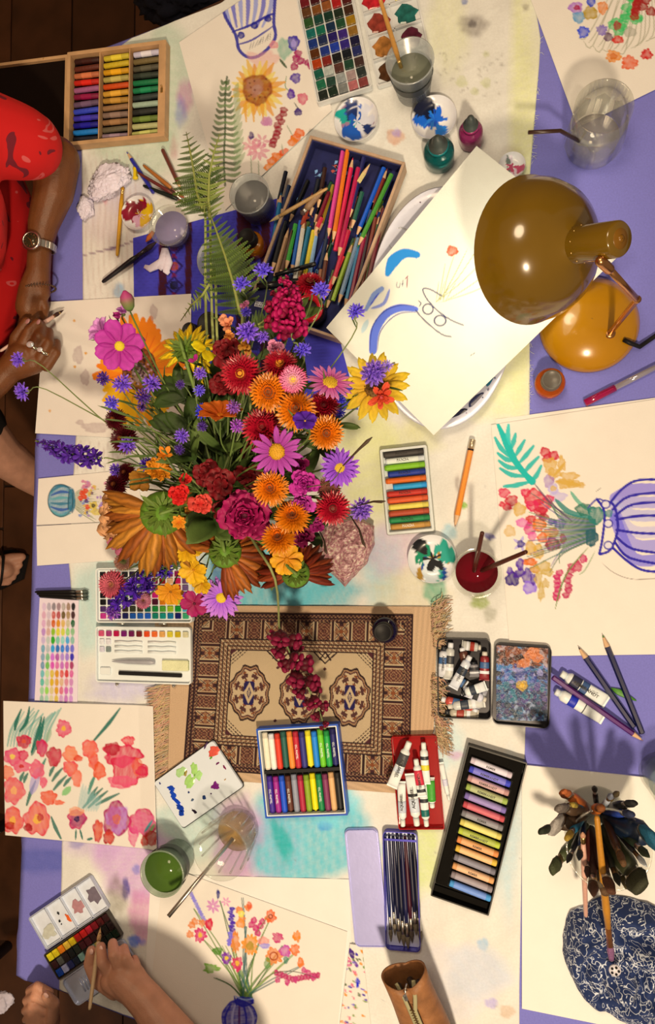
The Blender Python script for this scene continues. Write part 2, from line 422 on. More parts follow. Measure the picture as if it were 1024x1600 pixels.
def cloth_paint(p):
    Y_, TQ, PK, LV, GN = ph(240, 230, 158), ph(130, 205, 195), ph(226, 170, 180), ph(170, 150, 195), ph(110, 180, 130)
    B = lambda x, y, rx, ry, c, a=.5, rot=0, soft=18: p.blob(x, y, rx, ry, c, a*.78, rot, soft=soft, edge=0)
    # raw cotton bands and dye clouds
    B(820, 300, 26, 330, Y_, .75); B(700, 30, 30, 90, Y_, .4); B(780, 460, 60, 180, Y_, .4); B(575, 720, 45, 90, Y_, .75); B(620, 690, 60, 30, Y_, .5)
    B(770, 610, 50, 50, Y_, .45)
    B(740, 40, 22, 16, ph(130, 110, 95), .55, soft=9); B(738, 38, 7, 6, ph(90, 75, 70), .7, soft=4); B(822, 12, 5, 5, ph(130, 110, 90), .5, soft=4); B(726, 3, 5, 5, ph(70, 110, 170), .7, soft=3)
    for k in range(34): B(R.uniform(680, 800), R.uniform(80, 150), R.uniform(1, 4), 1.5, ph(120, 105, 85), .4, rot=-.5, soft=2)
    for x, y, r in ((722, 128, 9), (760, 130, 8), (742, 143, 6), (760, 85, 5)): B(x, y, r, r, ph(205, 200, 120), .45, soft=2)
    B(618, 214, 14, 12, ph(225, 165, 120), .7, soft=3); B(620, 208, 7, 6, ph(170, 150, 200), .6, soft=3)
    B(245, 130, 60, 90, ph(190, 205, 165), .6); B(290, 150, 12, 26, ph(215, 130, 165), .6, soft=8); B(283, 175, 9, 22, ph(120, 125, 185), .5, soft=6); B(272, 232, 6, 16, ph(225, 140, 140), .5, soft=5)
    B(215, 240, 60, 40, ph(185, 205, 160), .5); B(200, 300, 35, 40, ph(215, 200, 195), .5); B(165, 330, 40, 50, ph(222, 195, 180), .5)
    for x, y in ((165, 312), (168, 302), (150, 290)): B(x, y, 4, 7, ph(225, 130, 130), .6, soft=3)
    p.stroke([(128, 400), (160, 392), (190, 384), (232, 368)], 3, ph(130, 60, 110), .6); B(178, 388, 9, 3, ph(110, 50, 120), .8, rot=-.3, soft=2)
    B(187, 455, 9, 12, ph(165, 200, 225), .7, soft=5)
    # stripes woven into the left towel
    for k in range(22): p.stroke([(132+k*4, 235), (128+k*4, 300), (131+k*4, 390), (129+k*4, 470)], 1.1, ph(205, 175, 150), .30)
    for k in range(10): p.stroke([(120+k*7, 690), (122+k*7, 740)], 1.6, ph(190, 160, 140), .35)
    # lower left wash
    B(150, 950, 40, 70, ph(190, 220, 195), .6); B(190, 1075, 50, 22, ph(205, 190, 215), .6); B(230, 870, 60, 30, ph(150, 215, 185), .6)
    B(420, 900, 110, 60, TQ, .95, soft=14); B(500, 920, 60, 34, TQ, .85); B(345, 900, 14, 50, ph(90, 90, 150), .6, soft=6); B(505, 912, 9, 4, ph(20, 140, 130), .9, soft=2, rot=.2)
    B(470, 880, 40, 30, ph(190, 220, 215), .5); B(595, 890, 30, 60, ph(150, 215, 205), .45); B(620, 860, 50, 40, ph(222, 175, 185), .45); B(640, 930, 60, 40, ph(225, 205, 150), .5)
    B(680, 925, 18, 20, ph(90, 175, 130), .75, soft=7); B(750, 940, 14, 12, ph(165, 175, 60), .8, soft=5); B(766, 960, 10, 12, ph(130, 125, 70), .4, soft=5)
    B(725, 790, 6, 5, ph(150, 190, 40), .9, soft=1.5); B(702, 832, 12, 12, ph(150, 200, 195), .6, soft=6); B(765, 838, 9, 5, ph(70, 60, 150), .8, soft=2, rot=.3); B(715, 755, 4, 12, ph(140, 110, 95), .5, soft=3)
    B(660, 640, 30, 50, ph(235, 220, 150), .5)
    # turquoise and rose cloth between the rug and the lower papers
    B(400, 1330, 70, 60, ph(226, 175, 190), .8, soft=16); B(480, 1305, 100, 80, TQ, .95, soft=18); B(440, 1310, 12, 30, ph(40, 185, 165), .85, rot=-.4, soft=7); B(447, 1330, 8, 18, ph(60, 190, 170), .7, rot=-.2)
    B(508, 1290, 12, 8, ph(90, 165, 200), .8, soft=3); B(370, 1300, 40, 60, ph(215, 170, 190), .7); B(300, 1290, 50, 50, ph(190, 215, 190), .6); B(520, 1250, 40, 40, ph(150, 220, 220), .8)
    B(150, 1320, 50, 20, ph(220, 185, 200), .6); B(210, 1345, 60, 60, ph(225, 175, 200), .75); B(197, 1388, 6, 17, ph(75, 70, 150), .85, soft=3); B(183, 1400, 16, 30, ph(140, 125, 90), .55, soft=8)
    B(213, 1358, 6, 8, ph(150, 145, 195), .7, soft=3); B(225, 1430, 24, 40, ph(225, 145, 175), .7, soft=8); B(210, 1470, 9, 10, ph(60, 130, 205), .85, soft=3); B(222, 1472, 6, 5, ph(130, 140, 210), .6, soft=3); B(120, 1318, 12, 8, ph(120, 120, 170), .5, soft=4)
    B(660, 1330, 30, 60, ph(225, 228, 130), .7); B(620, 1190, 30, 30, ph(190, 215, 215), .5); B(700, 1165, 26, 40, ph(205, 225, 225), .6); B(712, 1180, 12, 7, ph(225, 165, 185), .6, soft=5)
    B(790, 1300, 26, 110, ph(200, 220, 225), .6); B(755, 1475, 9, 10, ph(170, 200, 225), .7, soft=4); B(745, 1520, 50, 40, ph(205, 215, 225), .5)
    B(768, 1567, 10, 8, ph(200, 180, 225), .8, soft=3); B(793, 1580, 12, 10, ph(228, 195, 155), .8, soft=3); B(720, 1530, 70, 60, ph(228, 215, 220), .4)
    for k in range(90): B(R.uniform(110, 820), R.uniform(100, 1590), R.uniform(.8, 2.5), R.uniform(.8, 1.8), ph(120, 110, 110), .35, soft=1.5)
    p.C *= (1+.05*sines(p.X, p.Y, 5, .05))[:, None]
def cl_relief(X, Y):           # soft creases pressed into the cloth
    d = np.abs(sines(X, Y, 11, .018)); e = np.abs(sines(X, Y, 23, .035))
    g = np.abs(sines(X*1.0, Y*.35, 31, .075)); left = np.clip((330-X)/150, 0, 1)
    return np.minimum(.0010*np.exp(-d*8)+.0007*np.exp(-e*8)+.0006*left*np.exp(-g*3), .0010)
rowsheet('painted_cloth', [(-60, 430, 826), (5, 345, 836), (60, 206, 845), (100, 150, 843), (232, 128, 832), (280, 128, 828), (470, 130, 828), (640, 122, 828), (740, 115, 824), (880, 108, 822), (925, 112, 822), (1120, 104, 822), (1320, 97, 816), (1546, 93, 812), (1589, 205, 812), (1612, 290, 812), (1720, 600, 812)],
         .0018, .0006, ph(233, 220, 190), cloth_paint, VC(.85, noise=.05, nsc=300, bump=.9, bsc=38), 3.0,
         'off-white cotton cloth stained with yellow, turquoise and rose dye down the middle of the table', 'cloth', relief=cl_relief)
# frayed threads along its right edge
mb = MB(); mb.col = ph(238, 228, 190)
for k in range(110):
    y = R.uniform(60, 640); x = np.interp(y, [60, 100, 232, 640], [845, 843, 832, 827]); a = P(x-1, y, .0025)
    q = a+Vector((R.uniform(.002, .008), R.uniform(-.006, .006), 0)); mb.tube([a, (a+q)/2+Vector((0, R.uniform(-.002, .002), .0008)), q], .00025, 3)
fr = obj('frayed_threads', mb, VC(.9)); tag(fr, 'loose cream threads fraying along the right edge of the stained cloth', 'threads', kind='stuff')

# blue woven runner with maroon bands below the ferns
def runner_paint(p):
    mar = ph(95, 20, 55); p.X0 = p.X
    for x, w_ in ((252, 13), (292, 10), (378, 22), (412, 14)):
        p.stroke([(x+4, 270), (x, 700)], w_, mar, .95, taper=False)
    for k in range(9):
        y = 386+k*30
        p.stroke([(272, y-13), (285, y), (272, y+13), (259, y), (272, y-13)], 3, ph(60, 35, 110), .9, taper=False, sharp=True)
        p.blob(272, y, 7, 7, [ph(110, 25, 60), ph(190, 90, 40), ph(30, 30, 50)][k % 3], .9, rag=0)
        p.blob(272, y+15, 4, 4, ph(150, 30, 70), .9); p.blob(398, 330+k*30, 8, 8, ph(45, 25, 60), .8, rag=0); p.blob(398, 345+k*30, 4, 4, ph(120, 60, 130), .8, rag=0)
    for k in range(80): p.stroke([(205, 300+k*5), (560, 296+k*5)], 1.2, ph(50, 45, 120), .25)
sheet('woven_runner', [(208, 372), (470, 300), (560, 640), (212, 640)], .0036, .0008, ph(70, 66, 175), runner_paint, VC(.85, bump=.4, bsc=900),
      'bright blue woven runner with maroon diamond bands under the ferns and cups', 'runner', step=2)
# ------------------------------------------------------------------ papers and paintings
PAPER = ph(240, 222, 190)
PM = VC(.75, noise=.02, nsc=30, bump=.12, bsc=500)
def p_sunfern(p):
    U = ph(60, 60, 160)
    # blue jar, upside down at the top edge
    for k in range(7): p.stroke([(350+k*12, -30), (352+k*12, 8), (362+k*8, 42)], [5, 7, 3], ph(90, 95, 190) if k % 2 else ph(160, 165, 205), .7)
    p.stroke([(347, -20), (350, 20), (368, 54), (374, 78), (390, 90), (410, 84), (430, 60), (428, 35), (430, 0), (432, -20)], 5, U, .85, taper=False)
    p.stroke([(362, 50), (390, 40), (420, 24), (430, 22)], 4, U, .85); p.stroke([(370, 70), (395, 62), (428, 40)], 3, U, .8)
    for x, y in ((377, 55), (398, 40), (419, 29)): p.blob(x, y, 5.5, 5.5, ph(40, 45, 150), .9, rag=.08)
    for k in range(9): p.stroke([(390+k*4, 78-k*2), (394+k*4+R.uniform(-3, 3), 66-k*2)], 1, ph(110, 110, 110), .7)
    # washes
    p.blob(412, 95, 22, 16, ph(238, 170, 150), .5, soft=5, rag=.4); p.blob(445, 76, 11, 16, ph(165, 195, 160), .8, soft=3); p.stroke([(437, 92), (448, 106)], 4, ph(90, 110, 70))
    p.blob(428, 70, 7, 6, ph(235, 160, 150), .8)
    p.blob(459, 67, 9, 12, ph(95, 75, 165), .9); p.blob(459, 68, 4, 6, ph(190, 170, 210), .8)
    for x, y in ((466, 84), (470, 95), (482, 98), (460, 104), (486, 102), (463, 92)): p.blob(x, y, 6, 6, ph(190, 50, 110), .85)
    p.blob(462, 122, 8, 8, ph(110, 70, 160), .9); p.blob(455, 147, 6, 8, ph(120, 60, 160), .9); p.blob(473, 154, 8, 9, ph(225, 120, 130), .85); p.blob(466, 175, 6, 6, ph(95, 60, 130), .9)
    p.stroke([(448, 118), (446, 135), (452, 142)], 1.5, ph(140, 165, 110)); p.stroke([(466, 170), (460, 160)], 1.5, ph(80, 90, 80))
    # sunflower
    for k in range(26):
        t = 2*PI*k/26; r = R.uniform(38, 50); x, y = 402+math.cos(t)*r*.9, 140+math.sin(t)*r
        p.stroke([(402+math.cos(t)*14, 140+math.sin(t)*14), (x, y)], [12, 10, 3], [ph(242, 195, 75), ph(238, 170, 50), ph(245, 215, 110)][k % 3], .75)
    p.blob(402, 140, 23, 24, ph(170, 90, 50), .85, rag=.1, soft=3); p.blob(398, 136, 13, 14, ph(195, 140, 110), .7, soft=4)
    for k in range(12): p.blob(402+R.uniform(-18, 18), 140+R.uniform(-18, 18), 1.5, 1.5, ph(120, 60, 30), .6)
    for x in (383, 395, 410): p.stroke([(x, 165), (x+2, 190)], [7, 4, 2], ph(240, 180, 70), .8)
    # crimson spike, blooms
    for k in range(10): p.blob(443-k*1.8+R.uniform(-3, 3), 172+k*6, 6, 5, ph(175, 30, 60), .8)
    for k in range(3): p.blob(420-k*3, 190, 6, 7, ph(215, 150, 170), .7)
    for x, y, c in ((463, 215, ph(240, 130, 40)), (458, 222, ph(240, 140, 40)), (468, 208, ph(240, 125, 40)), (432, 245, ph(240, 140, 40)), (426, 252, ph(235, 130, 40)), (445, 239, ph(235, 110, 40)), (421, 262, ph(242, 150, 50))): p.blob(x, y, 8, 7, c, .85)
    p.petals(404, 235, 18, 9, ph(225, 140, 150), .6, .35); p.petals(392, 228, 14, 7, ph(230, 150, 150), .55); p.blob(393, 212, 4, 6, ph(100, 60, 120), .8); p.petals(410, 220, 12, 6, ph(220, 130, 145), .55)
    for a, b in (((404, 250), (405, 285)), ((392, 240), (394, 290)), ((448, 195), (458, 213)), ((440, 225), (443, 240))): p.stroke([a, b], 1.6, ph(150, 160, 120), .7)
    # fern frond
    st = [(355, 120), (352, 150), (352, 200), (350, 250), (352, 290)]; p.stroke(st, 3, ph(95, 110, 70), .8, taper=False)
    for k in range(18):
        y = 128+k*9; w_ = 6+k*1.6 if k < 12 else 24
        for s_ in (-1, 1): p.stroke([(352, y), (352+s_*w_*.6, y+2), (352+s_*w_, y-3)], [3, 6, 2], [ph(95, 120, 60), ph(140, 160, 100), ph(85, 105, 60)][k % 3], .75)
    for k in range(10): p.stroke([(372+k*1.2, 130+k*12), (366, 150+k*13)], 7, ph(165, 180, 125), .5)
def p_tr(p):
    for k in range(16):
        t = k/15; p.stroke([(960+60*t, -20), (950+80*t-30*(1-t), 40+R.uniform(0, 40)), (905+110*t, 60+20*math.sin(t*3))], 1.6, ph(140, 140, 90), .5)
    for k in range(14): p.blob(975+R.uniform(-18, 22), R.uniform(-10, 50), 9, 7, ph(60, 200, 110), .7)
    p.blob(900, 12, 11, 9, ph(190, 120, 190), .8); p.blob(902, 12, 5, 4, ph(190, 30, 90)); p.blob(905, 27, 10, 9, ph(110, 170, 190), .8); p.blob(923, 20, 11, 11, ph(200, 165, 50), .85); p.blob(942, 12, 8, 10, ph(240, 150, 60), .8)
    p.blob(924, 3, 7, 7, ph(50, 90, 190)); p.blob(912, 50, 10, 10, ph(45, 90, 200), lobes=9); p.blob(941, 47, 9, 9, ph(150, 120, 180), .8, lobes=9); p.blob(951, 58, 7, 7, ph(130, 90, 110), .8)
    p.blob(965, 40, 6, 7, ph(190, 60, 70)); p.blob(966, 62, 9, 6, ph(225, 60, 40)); p.blob(985, 50, 10, 8, ph(190, 180, 150), .6)
    for k in range(7): p.blob(992+k*1.2, 25-k*6, 7, 7, ph(190, 20, 35), .85)
    for x, y in ((1005, 10), (1018, 18), (1010, 0)): p.blob(x, y, 8, 7, ph(180, 35, 35), .85)
    p.blob(959, 88, 13, 10, ph(242, 160, 60), .85, lobes=9); p.blob(959, 88, 6, 5, ph(225, 130, 30), .8); p.blob(984, 98, 14, 12, ph(238, 110, 40), .85, lobes=9); p.blob(1011, 85, 10, 9, ph(220, 40, 40), .9, lobes=9)
def p_sunflower(p):
    OR, YE = ph(250, 150, 15), ph(252, 195, 10)
    for k in range(46):
        t = 2*PI*k/46+R.uniform(-.05, .05); c = YE if math.sin(t) > .1 else OR
        if R.random() < .25: c = ph(252, 170, 10)
        r = R.uniform(58, 80)
        p.stroke([(218+math.cos(t)*18, 582+math.sin(t)*22), (218+math.cos(t)*r*.6, 582+math.sin(t)*r*.72), (218+math.cos(t)*r*.95, 582+math.sin(t)*r*1.15)], [12, 20, 7], c, .92)
    for k in range(24): t = 2*PI*k/24; p.stroke([(218+math.cos(t)*24, 576+math.sin(t)*28), (218+math.cos(t)*50, 576+math.sin(t)*60)], 1.6, ph(225, 95, 10), .55)
    p.blob(218, 576, 27, 34, ph(120, 60, 40), .9, rag=.08)
    for k in range(150):
        t = R.uniform(0, 2*PI); r = R.uniform(.1, 1); p.blob(218+math.cos(t)*r*25, 576+math.sin(t)*r*31, 1.6, 1.4, R.choice([ph(60, 20, 30), ph(205, 170, 170), ph(150, 110, 60), ph(90, 30, 60)]), .9)
    for x, y, rx, ry in ((122, 555, 8, 14), (133, 590, 7, 12), (150, 668, 22, 8), (125, 660, 6, 4), (240, 488, 6, 12)): p.blob(x, y, rx, ry, ph(205, 180, 160), .6, soft=1.5)
    for x, y in ((116, 501), (78, 642), (134, 552), (117, 573)): p.blob(x, y, 2, 2, ph(235, 170, 60), .8)
def p_booklet(p):
    tl = ph(70, 140, 150)
    p.blob(95, 782, 20, 25, ph(110, 165, 170), .85, rag=.05)
    for k in range(6): p.stroke([(110, 762+k*8), (95, 759+k*9.4), (80, 768+k*6)], [2, 5, 2], [tl, ph(60, 110, 165), ph(120, 180, 170)][k % 3], .8)
    p.ring(95, 782, 20, 25, 1.4, ph(60, 100, 100), .8); p.blob(112, 782, 6, 19, tl, .85, rag=.05); p.stroke([(108, 764), (106, 800)], 1.2, ph(50, 90, 90)); p.stroke([(114, 764), (113, 802)], 1.2, ph(50, 90, 90))
    for k in range(16): p.stroke([(117, 770+k*1.6), (128, 764+k*2.6), (140+R.uniform(0, 15), 756+k*4)], 1.1, ph(120, 145, 80), .8)
    for k in range(50):
        x, y = R.uniform(124, 166), R.uniform(752, 806)
        p.blob(x, y, R.uniform(1.5, 3.2), R.uniform(1.5, 3), R.choice([ph(190, 150, 190), ph(225, 150, 160), ph(120, 110, 150), ph(235, 195, 90), ph(150, 160, 190), ph(130, 70, 100)]), .85)
    for x, y in ((128, 770), (132, 776), (126, 778), (134, 767), (137, 792)): p.blob(x, y, 4, 4, ph(235, 95, 50), .9)
    p.blob(146, 790, 7, 7, ph(235, 205, 90), .9, lobes=8); p.blob(146, 790, 3, 3, ph(60, 40, 30)); p.blob(150, 800, 8, 5, ph(238, 210, 110), .8)
    p.stroke([(50, 821), (260, 812)], 1.3, ph(205, 190, 165), .9, taper=False)
def p_swatch(p):
    cols = [['e8c8c8', 'c8b8b0', 'a89890', 'b89890', 'c8b8a0', 'b8987a', '333333'], ['e8b8b8', 'e0c8c0', 'd87868', 'c86860', '887040', 'c0a070', '603c3c'], ['e8b8c0', 'd8b8a8', 'e07830', 'e8a030', 'e8c070', 'd8c898', '307848'],
            ['d0a0c0', 'e0b8a0', 'a8c838', 'e8d848', 'e0d858', 'b0d880', 'a8c890'], ['d8c0c8', 'd0d0b8', '48b838', '98d0a8', 'a8dcc0', '68b8d0', 'a0c8a8'], ['90b8b8', 'c8c8b8', '48b0d0', '4888b8', '4898d0', '6890d0', '9088c8'],
            ['a0b8b8', '98c890', 'e088c8', 'c870a8', 'c8a0c8', 'b890c8', '5848b0'], ['88a8b0', '90c868', 'e868b0', 'e888a8', 'd888b8', 'e080a8', 'c05878'], ['90c8b8', 'd0e0a0', 'e8c848', 'e8a838', 'e87868', 'e05050', 'e878a0'],
            ['80c8a8', 'c8d8a8', 'e8c038', 'e8b048', 'e8c090', 'e8a0a0', 'e0a0b8'], ['b8d8a0', 'b0dc68', 'e8d090', 'e8b030', 'e88890', 'e080b0', 'e098c0'], ['b0c8a8', 'c0d8b0', 'e8d8a0', 'e8c860', 'e0b0c0', 'd890b8', 'e0a8c8']]
    for r, row in enumerate(cols):
        for c, hx in enumerate(row):
            x, y = 69+c*7.6-r*.35, 948+r*13.1; rgb = [int(hx[i:i+2], 16) for i in (0, 2, 4)]
            p.blob(x, y, 3.1, 6.2, ph(*rgb), .95, rag=.06, soft=1, edge=.1)
def p_red(p):
    RD, PK, OR, G1, G2 = ph(225, 40, 90), ph(240, 110, 130), ph(245, 130, 90), ph(20, 130, 105), ph(90, 175, 150)
    S = p.stroke
    for k in range(13): x = 14+k*5; S([(x+16+R.uniform(0, 14), 1106+R.uniform(0, 10)), (x+4, 1140), (x-2, 1166)], [2, 4, 2], [G2, ph(150, 195, 165), ph(120, 180, 160)][k % 3], .6)
    for a, b, c in (((34, 1108), (26, 1128), (24, 1140)), ((47, 1104), (42, 1128), (32, 1142)), ((66, 1120), (60, 1145), (50, 1175)), ((70, 1120), (64, 1150), (58, 1170)), ((187, 1107), (170, 1130), (146, 1158))): S([a, b, c], [2, 6, 3], G1, .85)
    S([(80, 1140), (72, 1160)], 8, ph(170, 190, 150), .6); S([(58, 1160), (50, 1180)], 6, G1, .7)
    for a, b in (((86, 1196), (78, 1212)), ((98, 1200), (82, 1220)), ((104, 1212), (84, 1234)), ((112, 1214), (100, 1228)), ((38, 1206), (32, 1222)), ((44, 1208), (38, 1222)), ((56, 1220), (42, 1258)), ((80, 1276), (95, 1310)), ((72, 1185), (60, 1215)), ((150, 1208), (138, 1240)), ((152, 1230), (136, 1255)), ((168, 1236), (138, 1262)), ((186, 1240), (150, 1258)), ((160, 1232), (130, 1262))): S([a, ((a[0]+b[0])/2-1, (a[1]+b[1])/2), b], [2, 6, 3], R.choice([G1, ph(40, 150, 120)]), .8)
    for k in range(8): S([(130+k*4, 1225+k*3), (122+k*4, 1268)], 5, ph(170, 200, 180), .45)
    S([(60, 1200), (50, 1240)], 14, ph(190, 170, 200), .6); S([(110, 1230), (98, 1242)], 10, ph(130, 200, 110), .7)
    def fl(x, y, rx, ry, c, e, ctr=None, lb=6):
        p.blob(x, y, rx, ry, c, .85, rag=.16, lobes=lb, depth=.12); p.blob(x+1, y, rx*.75, ry*.75, e, .55, rag=.25, soft=3)
        if ctr: p.blob(x, y, rx*.28, ry*.28, ctr, .9)
    fl(100, 1138, 12, 14, ph(232, 90, 115), ph(238, 130, 140), ph(245, 190, 80), 10)
    fl(38, 1158, 12, 11, RD, ph(200, 30, 70), ph(235, 110, 70)); fl(66, 1168, 9, 14, RD, ph(215, 50, 120)); fl(85, 1182, 12, 16, ph(200, 30, 60), RD); fl(20, 1182, 14, 14, ph(235, 80, 120), PK, ph(250, 215, 100)); fl(37, 1180, 8, 9, RD, PK)
    fl(110, 1178, 12, 13, OR, ph(248, 165, 110)); fl(122, 1185, 7, 5, ph(230, 80, 50), OR); fl(110, 1200, 12, 12, ph(238, 95, 100), OR); fl(120, 1216, 8, 14, OR, ph(245, 160, 130)); fl(34, 1197, 14, 10, PK, ph(240, 130, 140), ph(220, 60, 60)); fl(58, 1202, 12, 15, PK, ph(240, 120, 130)); fl(68, 1222, 6, 9, PK, PK)
    fl(12, 1207, 10, 12, OR, ph(248, 170, 130)); fl(22, 1235, 17, 22, ph(240, 100, 110), ph(242, 130, 110), ph(250, 190, 120)); fl(76, 1246, 13, 12, ph(240, 100, 60), OR); fl(92, 1254, 8, 4, OR, OR)
    fl(20, 1282, 17, 22, ph(238, 90, 90), OR, ph(250, 190, 90)); fl(58, 1280, 21, 27, ph(236, 80, 90), ph(245, 150, 110), ph(250, 195, 90)); p.blob(15, 1290, 8, 6, ph(200, 30, 30)); p.blob(44, 1293, 7, 6, ph(190, 25, 40)); p.blob(63, 1277, 5, 6, ph(200, 40, 60), .8)
    fl(140, 1170, 13, 15, ph(240, 95, 85), OR); fl(146, 1190, 8, 14, OR, ph(235, 80, 80)); fl(155, 1205, 10, 14, ph(238, 100, 50), OR)
    p.blob(200, 1158, 10, 8, ph(236, 70, 90)); p.blob(190, 1180, 30, 17, RD, .9, rag=.25); p.blob(200, 1205, 28, 24, ph(225, 40, 85), .9, rag=.25); p.blob(175, 1170, 12, 10, ph(200, 25, 60)); p.blob(190, 1222, 22, 10, PK, .8); p.blob(214, 1198, 8, 14, ph(238, 110, 60), .6); p.blob(193, 1190, 14, 10, PK, .5, soft=4); p.blob(222, 1205, 10, 8, ph(230, 50, 90))
    fl(120, 1280, 15, 16, ph(215, 40, 110), ph(160, 30, 110), ph(50, 20, 90)); p.blob(119, 1268, 12, 7, ph(245, 170, 120), .7); S([(119, 1296), (118, 1312)], 3, G1); S([(125, 1296), (129, 1312)], 3, G1); S([(136, 1312), (145, 1310)], 4, G1)
    fl(182, 1280, 22, 28, ph(190, 40, 110), ph(205, 150, 210), ph(235, 150, 80)); p.blob(178, 1275, 10, 18, ph(200, 60, 130), .5, soft=3); fl(153, 1298, 8, 18, ph(215, 60, 70), ph(240, 130, 80)); fl(170, 1308, 9, 12, ph(190, 30, 40), ph(235, 90, 60))
    fl(224, 1285, 24, 22, ph(220, 50, 110), ph(235, 120, 150)); S([(240, 1280), (226, 1300)], 4, ph(60, 160, 150)); S([(243, 1286), (232, 1305)], 4, ph(150, 190, 120)); p.blob(238, 1308, 10, 12, ph(200, 35, 30)); p.blob(226, 1314, 6, 8, ph(215, 60, 40)); p.blob(208, 1305, 8, 16, ph(235, 90, 140), .7)
def p_bottom(p):
    S = p.stroke; G = [ph(120, 150, 60), ph(80, 120, 60), ph(150, 170, 80), ph(70, 120, 110)]
    fl = [(305, 1412), (345, 1400), (360, 1440), (386, 1440), (420, 1428), (440, 1470), (465, 1478), (475, 1500), (430, 1495), (400, 1480), (350, 1470), (370, 1500), (318, 1460), (335, 1520), (390, 1540), (378, 1395)]
    for k, (x, y) in enumerate(fl*2): S([(x+R.uniform(-3, 3), y+8), ((x+385)/2+R.uniform(-6, 6), (y+1560)/2), (385+R.uniform(-10, 10), 1562)], [1.2, 2, 2.6], G[k % 4], .75)
    for k in range(12): p.blob(298+k*2.1, 1395+k*4.2, 3.2, 2.6, ph(165, 150, 210), .85)
    p.petals(333, 1416, 11, 8, ph(225, 150, 180), .8); p.blob(341, 1397, 2.5, 7, ph(50, 50, 130)); p.petals(353, 1409, 8, 6, ph(235, 160, 180), .8)
    for k in range(11): p.blob(361+R.uniform(-3, 3), 1420+k*5.5, 4.5, 3, ph(100, 50, 170) if k < 7 else ph(150, 130, 210), .9)
    for x, y in ((300, 1445), (297, 1460), (304, 1440), (316, 1442), (378, 1436), (388, 1418), (374, 1422)): p.blob(x, y, 6, 6, ph(240, 150, 80), .85, lobes=6)
    p.blob(327, 1444, 6, 9, ph(225, 40, 80), .9); p.blob(313, 1461, 10, 12, ph(225, 50, 120), .9, lobes=9); p.blob(313, 1461, 3, 4, ph(240, 200, 60))
    p.blob(376, 1443, 7, 7, ph(245, 160, 60)); p.blob(377, 1428, 5, 5, ph(245, 225, 100)); p.blob(390, 1415, 4, 6, ph(235, 110, 60))
    for x, y in ((393, 1445), (400, 1450), (407, 1447), (397, 1438), (403, 1458), (410, 1440)): p.blob(x, y, 5, 5, ph(215, 40, 120), .85)
    p.blob(423, 1432, 9, 11, ph(242, 120, 50), .9, lobes=7); p.ring(423, 1432, 3, 3, 1.5, ph(150, 60, 20)); p.blob(368, 1472, 7, 18, ph(238, 150, 60), .85, lobes=10); p.blob(391, 1476, 13, 17, ph(245, 165, 60), .9, lobes=12); p.blob(391, 1478, 6, 7, ph(195, 160, 60))
    p.blob(428, 1494, 14, 14, ph(240, 150, 70), .9, lobes=10); p.ring(428, 1494, 6, 6, 2, ph(190, 90, 30)); p.blob(434, 1465, 9, 9, ph(215, 50, 120), .85, lobes=7); p.blob(446, 1486, 10, 10, ph(210, 70, 160), .85, lobes=9); p.blob(464, 1463, 7, 9, ph(240, 150, 40), .9, lobes=7)
    p.blob(461, 1484, 8, 10, ph(245, 130, 50), .9, lobes=7); p.blob(470, 1504, 5, 8, ph(240, 140, 60), .9); p.blob(412, 1470, 9, 6, ph(240, 150, 130), .7); p.blob(414, 1478, 8, 4, ph(180, 160, 210), .8)
    p.blob(354, 1497, 8, 10, ph(150, 60, 160), .9, lobes=8); p.blob(354, 1497, 3, 3, ph(245, 210, 60)); p.blob(371, 1506, 9, 12, ph(225, 60, 110), .9, lobes=8); p.blob(371, 1505, 3, 4, ph(245, 200, 60))
    p.blob(340, 1486, 8, 6, ph(100, 150, 40), .85); p.blob(330, 1513, 12, 7, ph(150, 185, 80), .85, rag=.4); p.blob(418, 1505, 5, 9, ph(110, 160, 70), .7); p.blob(447, 1500, 4, 6, ph(60, 140, 110), .8)
    for k in range(14): p.blob(432+k*5, 1527-abs(k-5)*1.4+k*.6, 3.6, 5, ph(205, 50, 110), .85)
    for x, y in ((434, 1531), (449, 1535), (462, 1531), (475, 1516), (482, 1520), (490, 1528)): p.blob(x, y, 4, 5, ph(215, 80, 130), .85)
    S([(395, 1545), (425, 1522), (460, 1518), (500, 1530)], 1.3, ph(110, 90, 70)); S([(420, 1430), (400, 1460)], 1.2, G[0])
    V = ph(50, 50, 165)
    p.blob(374, 1590, 28, 28, ph(80, 75, 170), .95, rag=.04)
    for k in range(5): S([(362+k*6, 1568), (352+k*11, 1590), (356+k*9, 1615)], 3.4, [V, ph(190, 180, 200), ph(110, 60, 120)][k % 3], .85)
    p.blob(382, 1565, 15, 8, V, .95, rag=.1); S([(367, 1556), (382, 1562), (397, 1560)], 2.5, ph(170, 180, 225)); S([(366, 1556), (370, 1572)], 3, V)
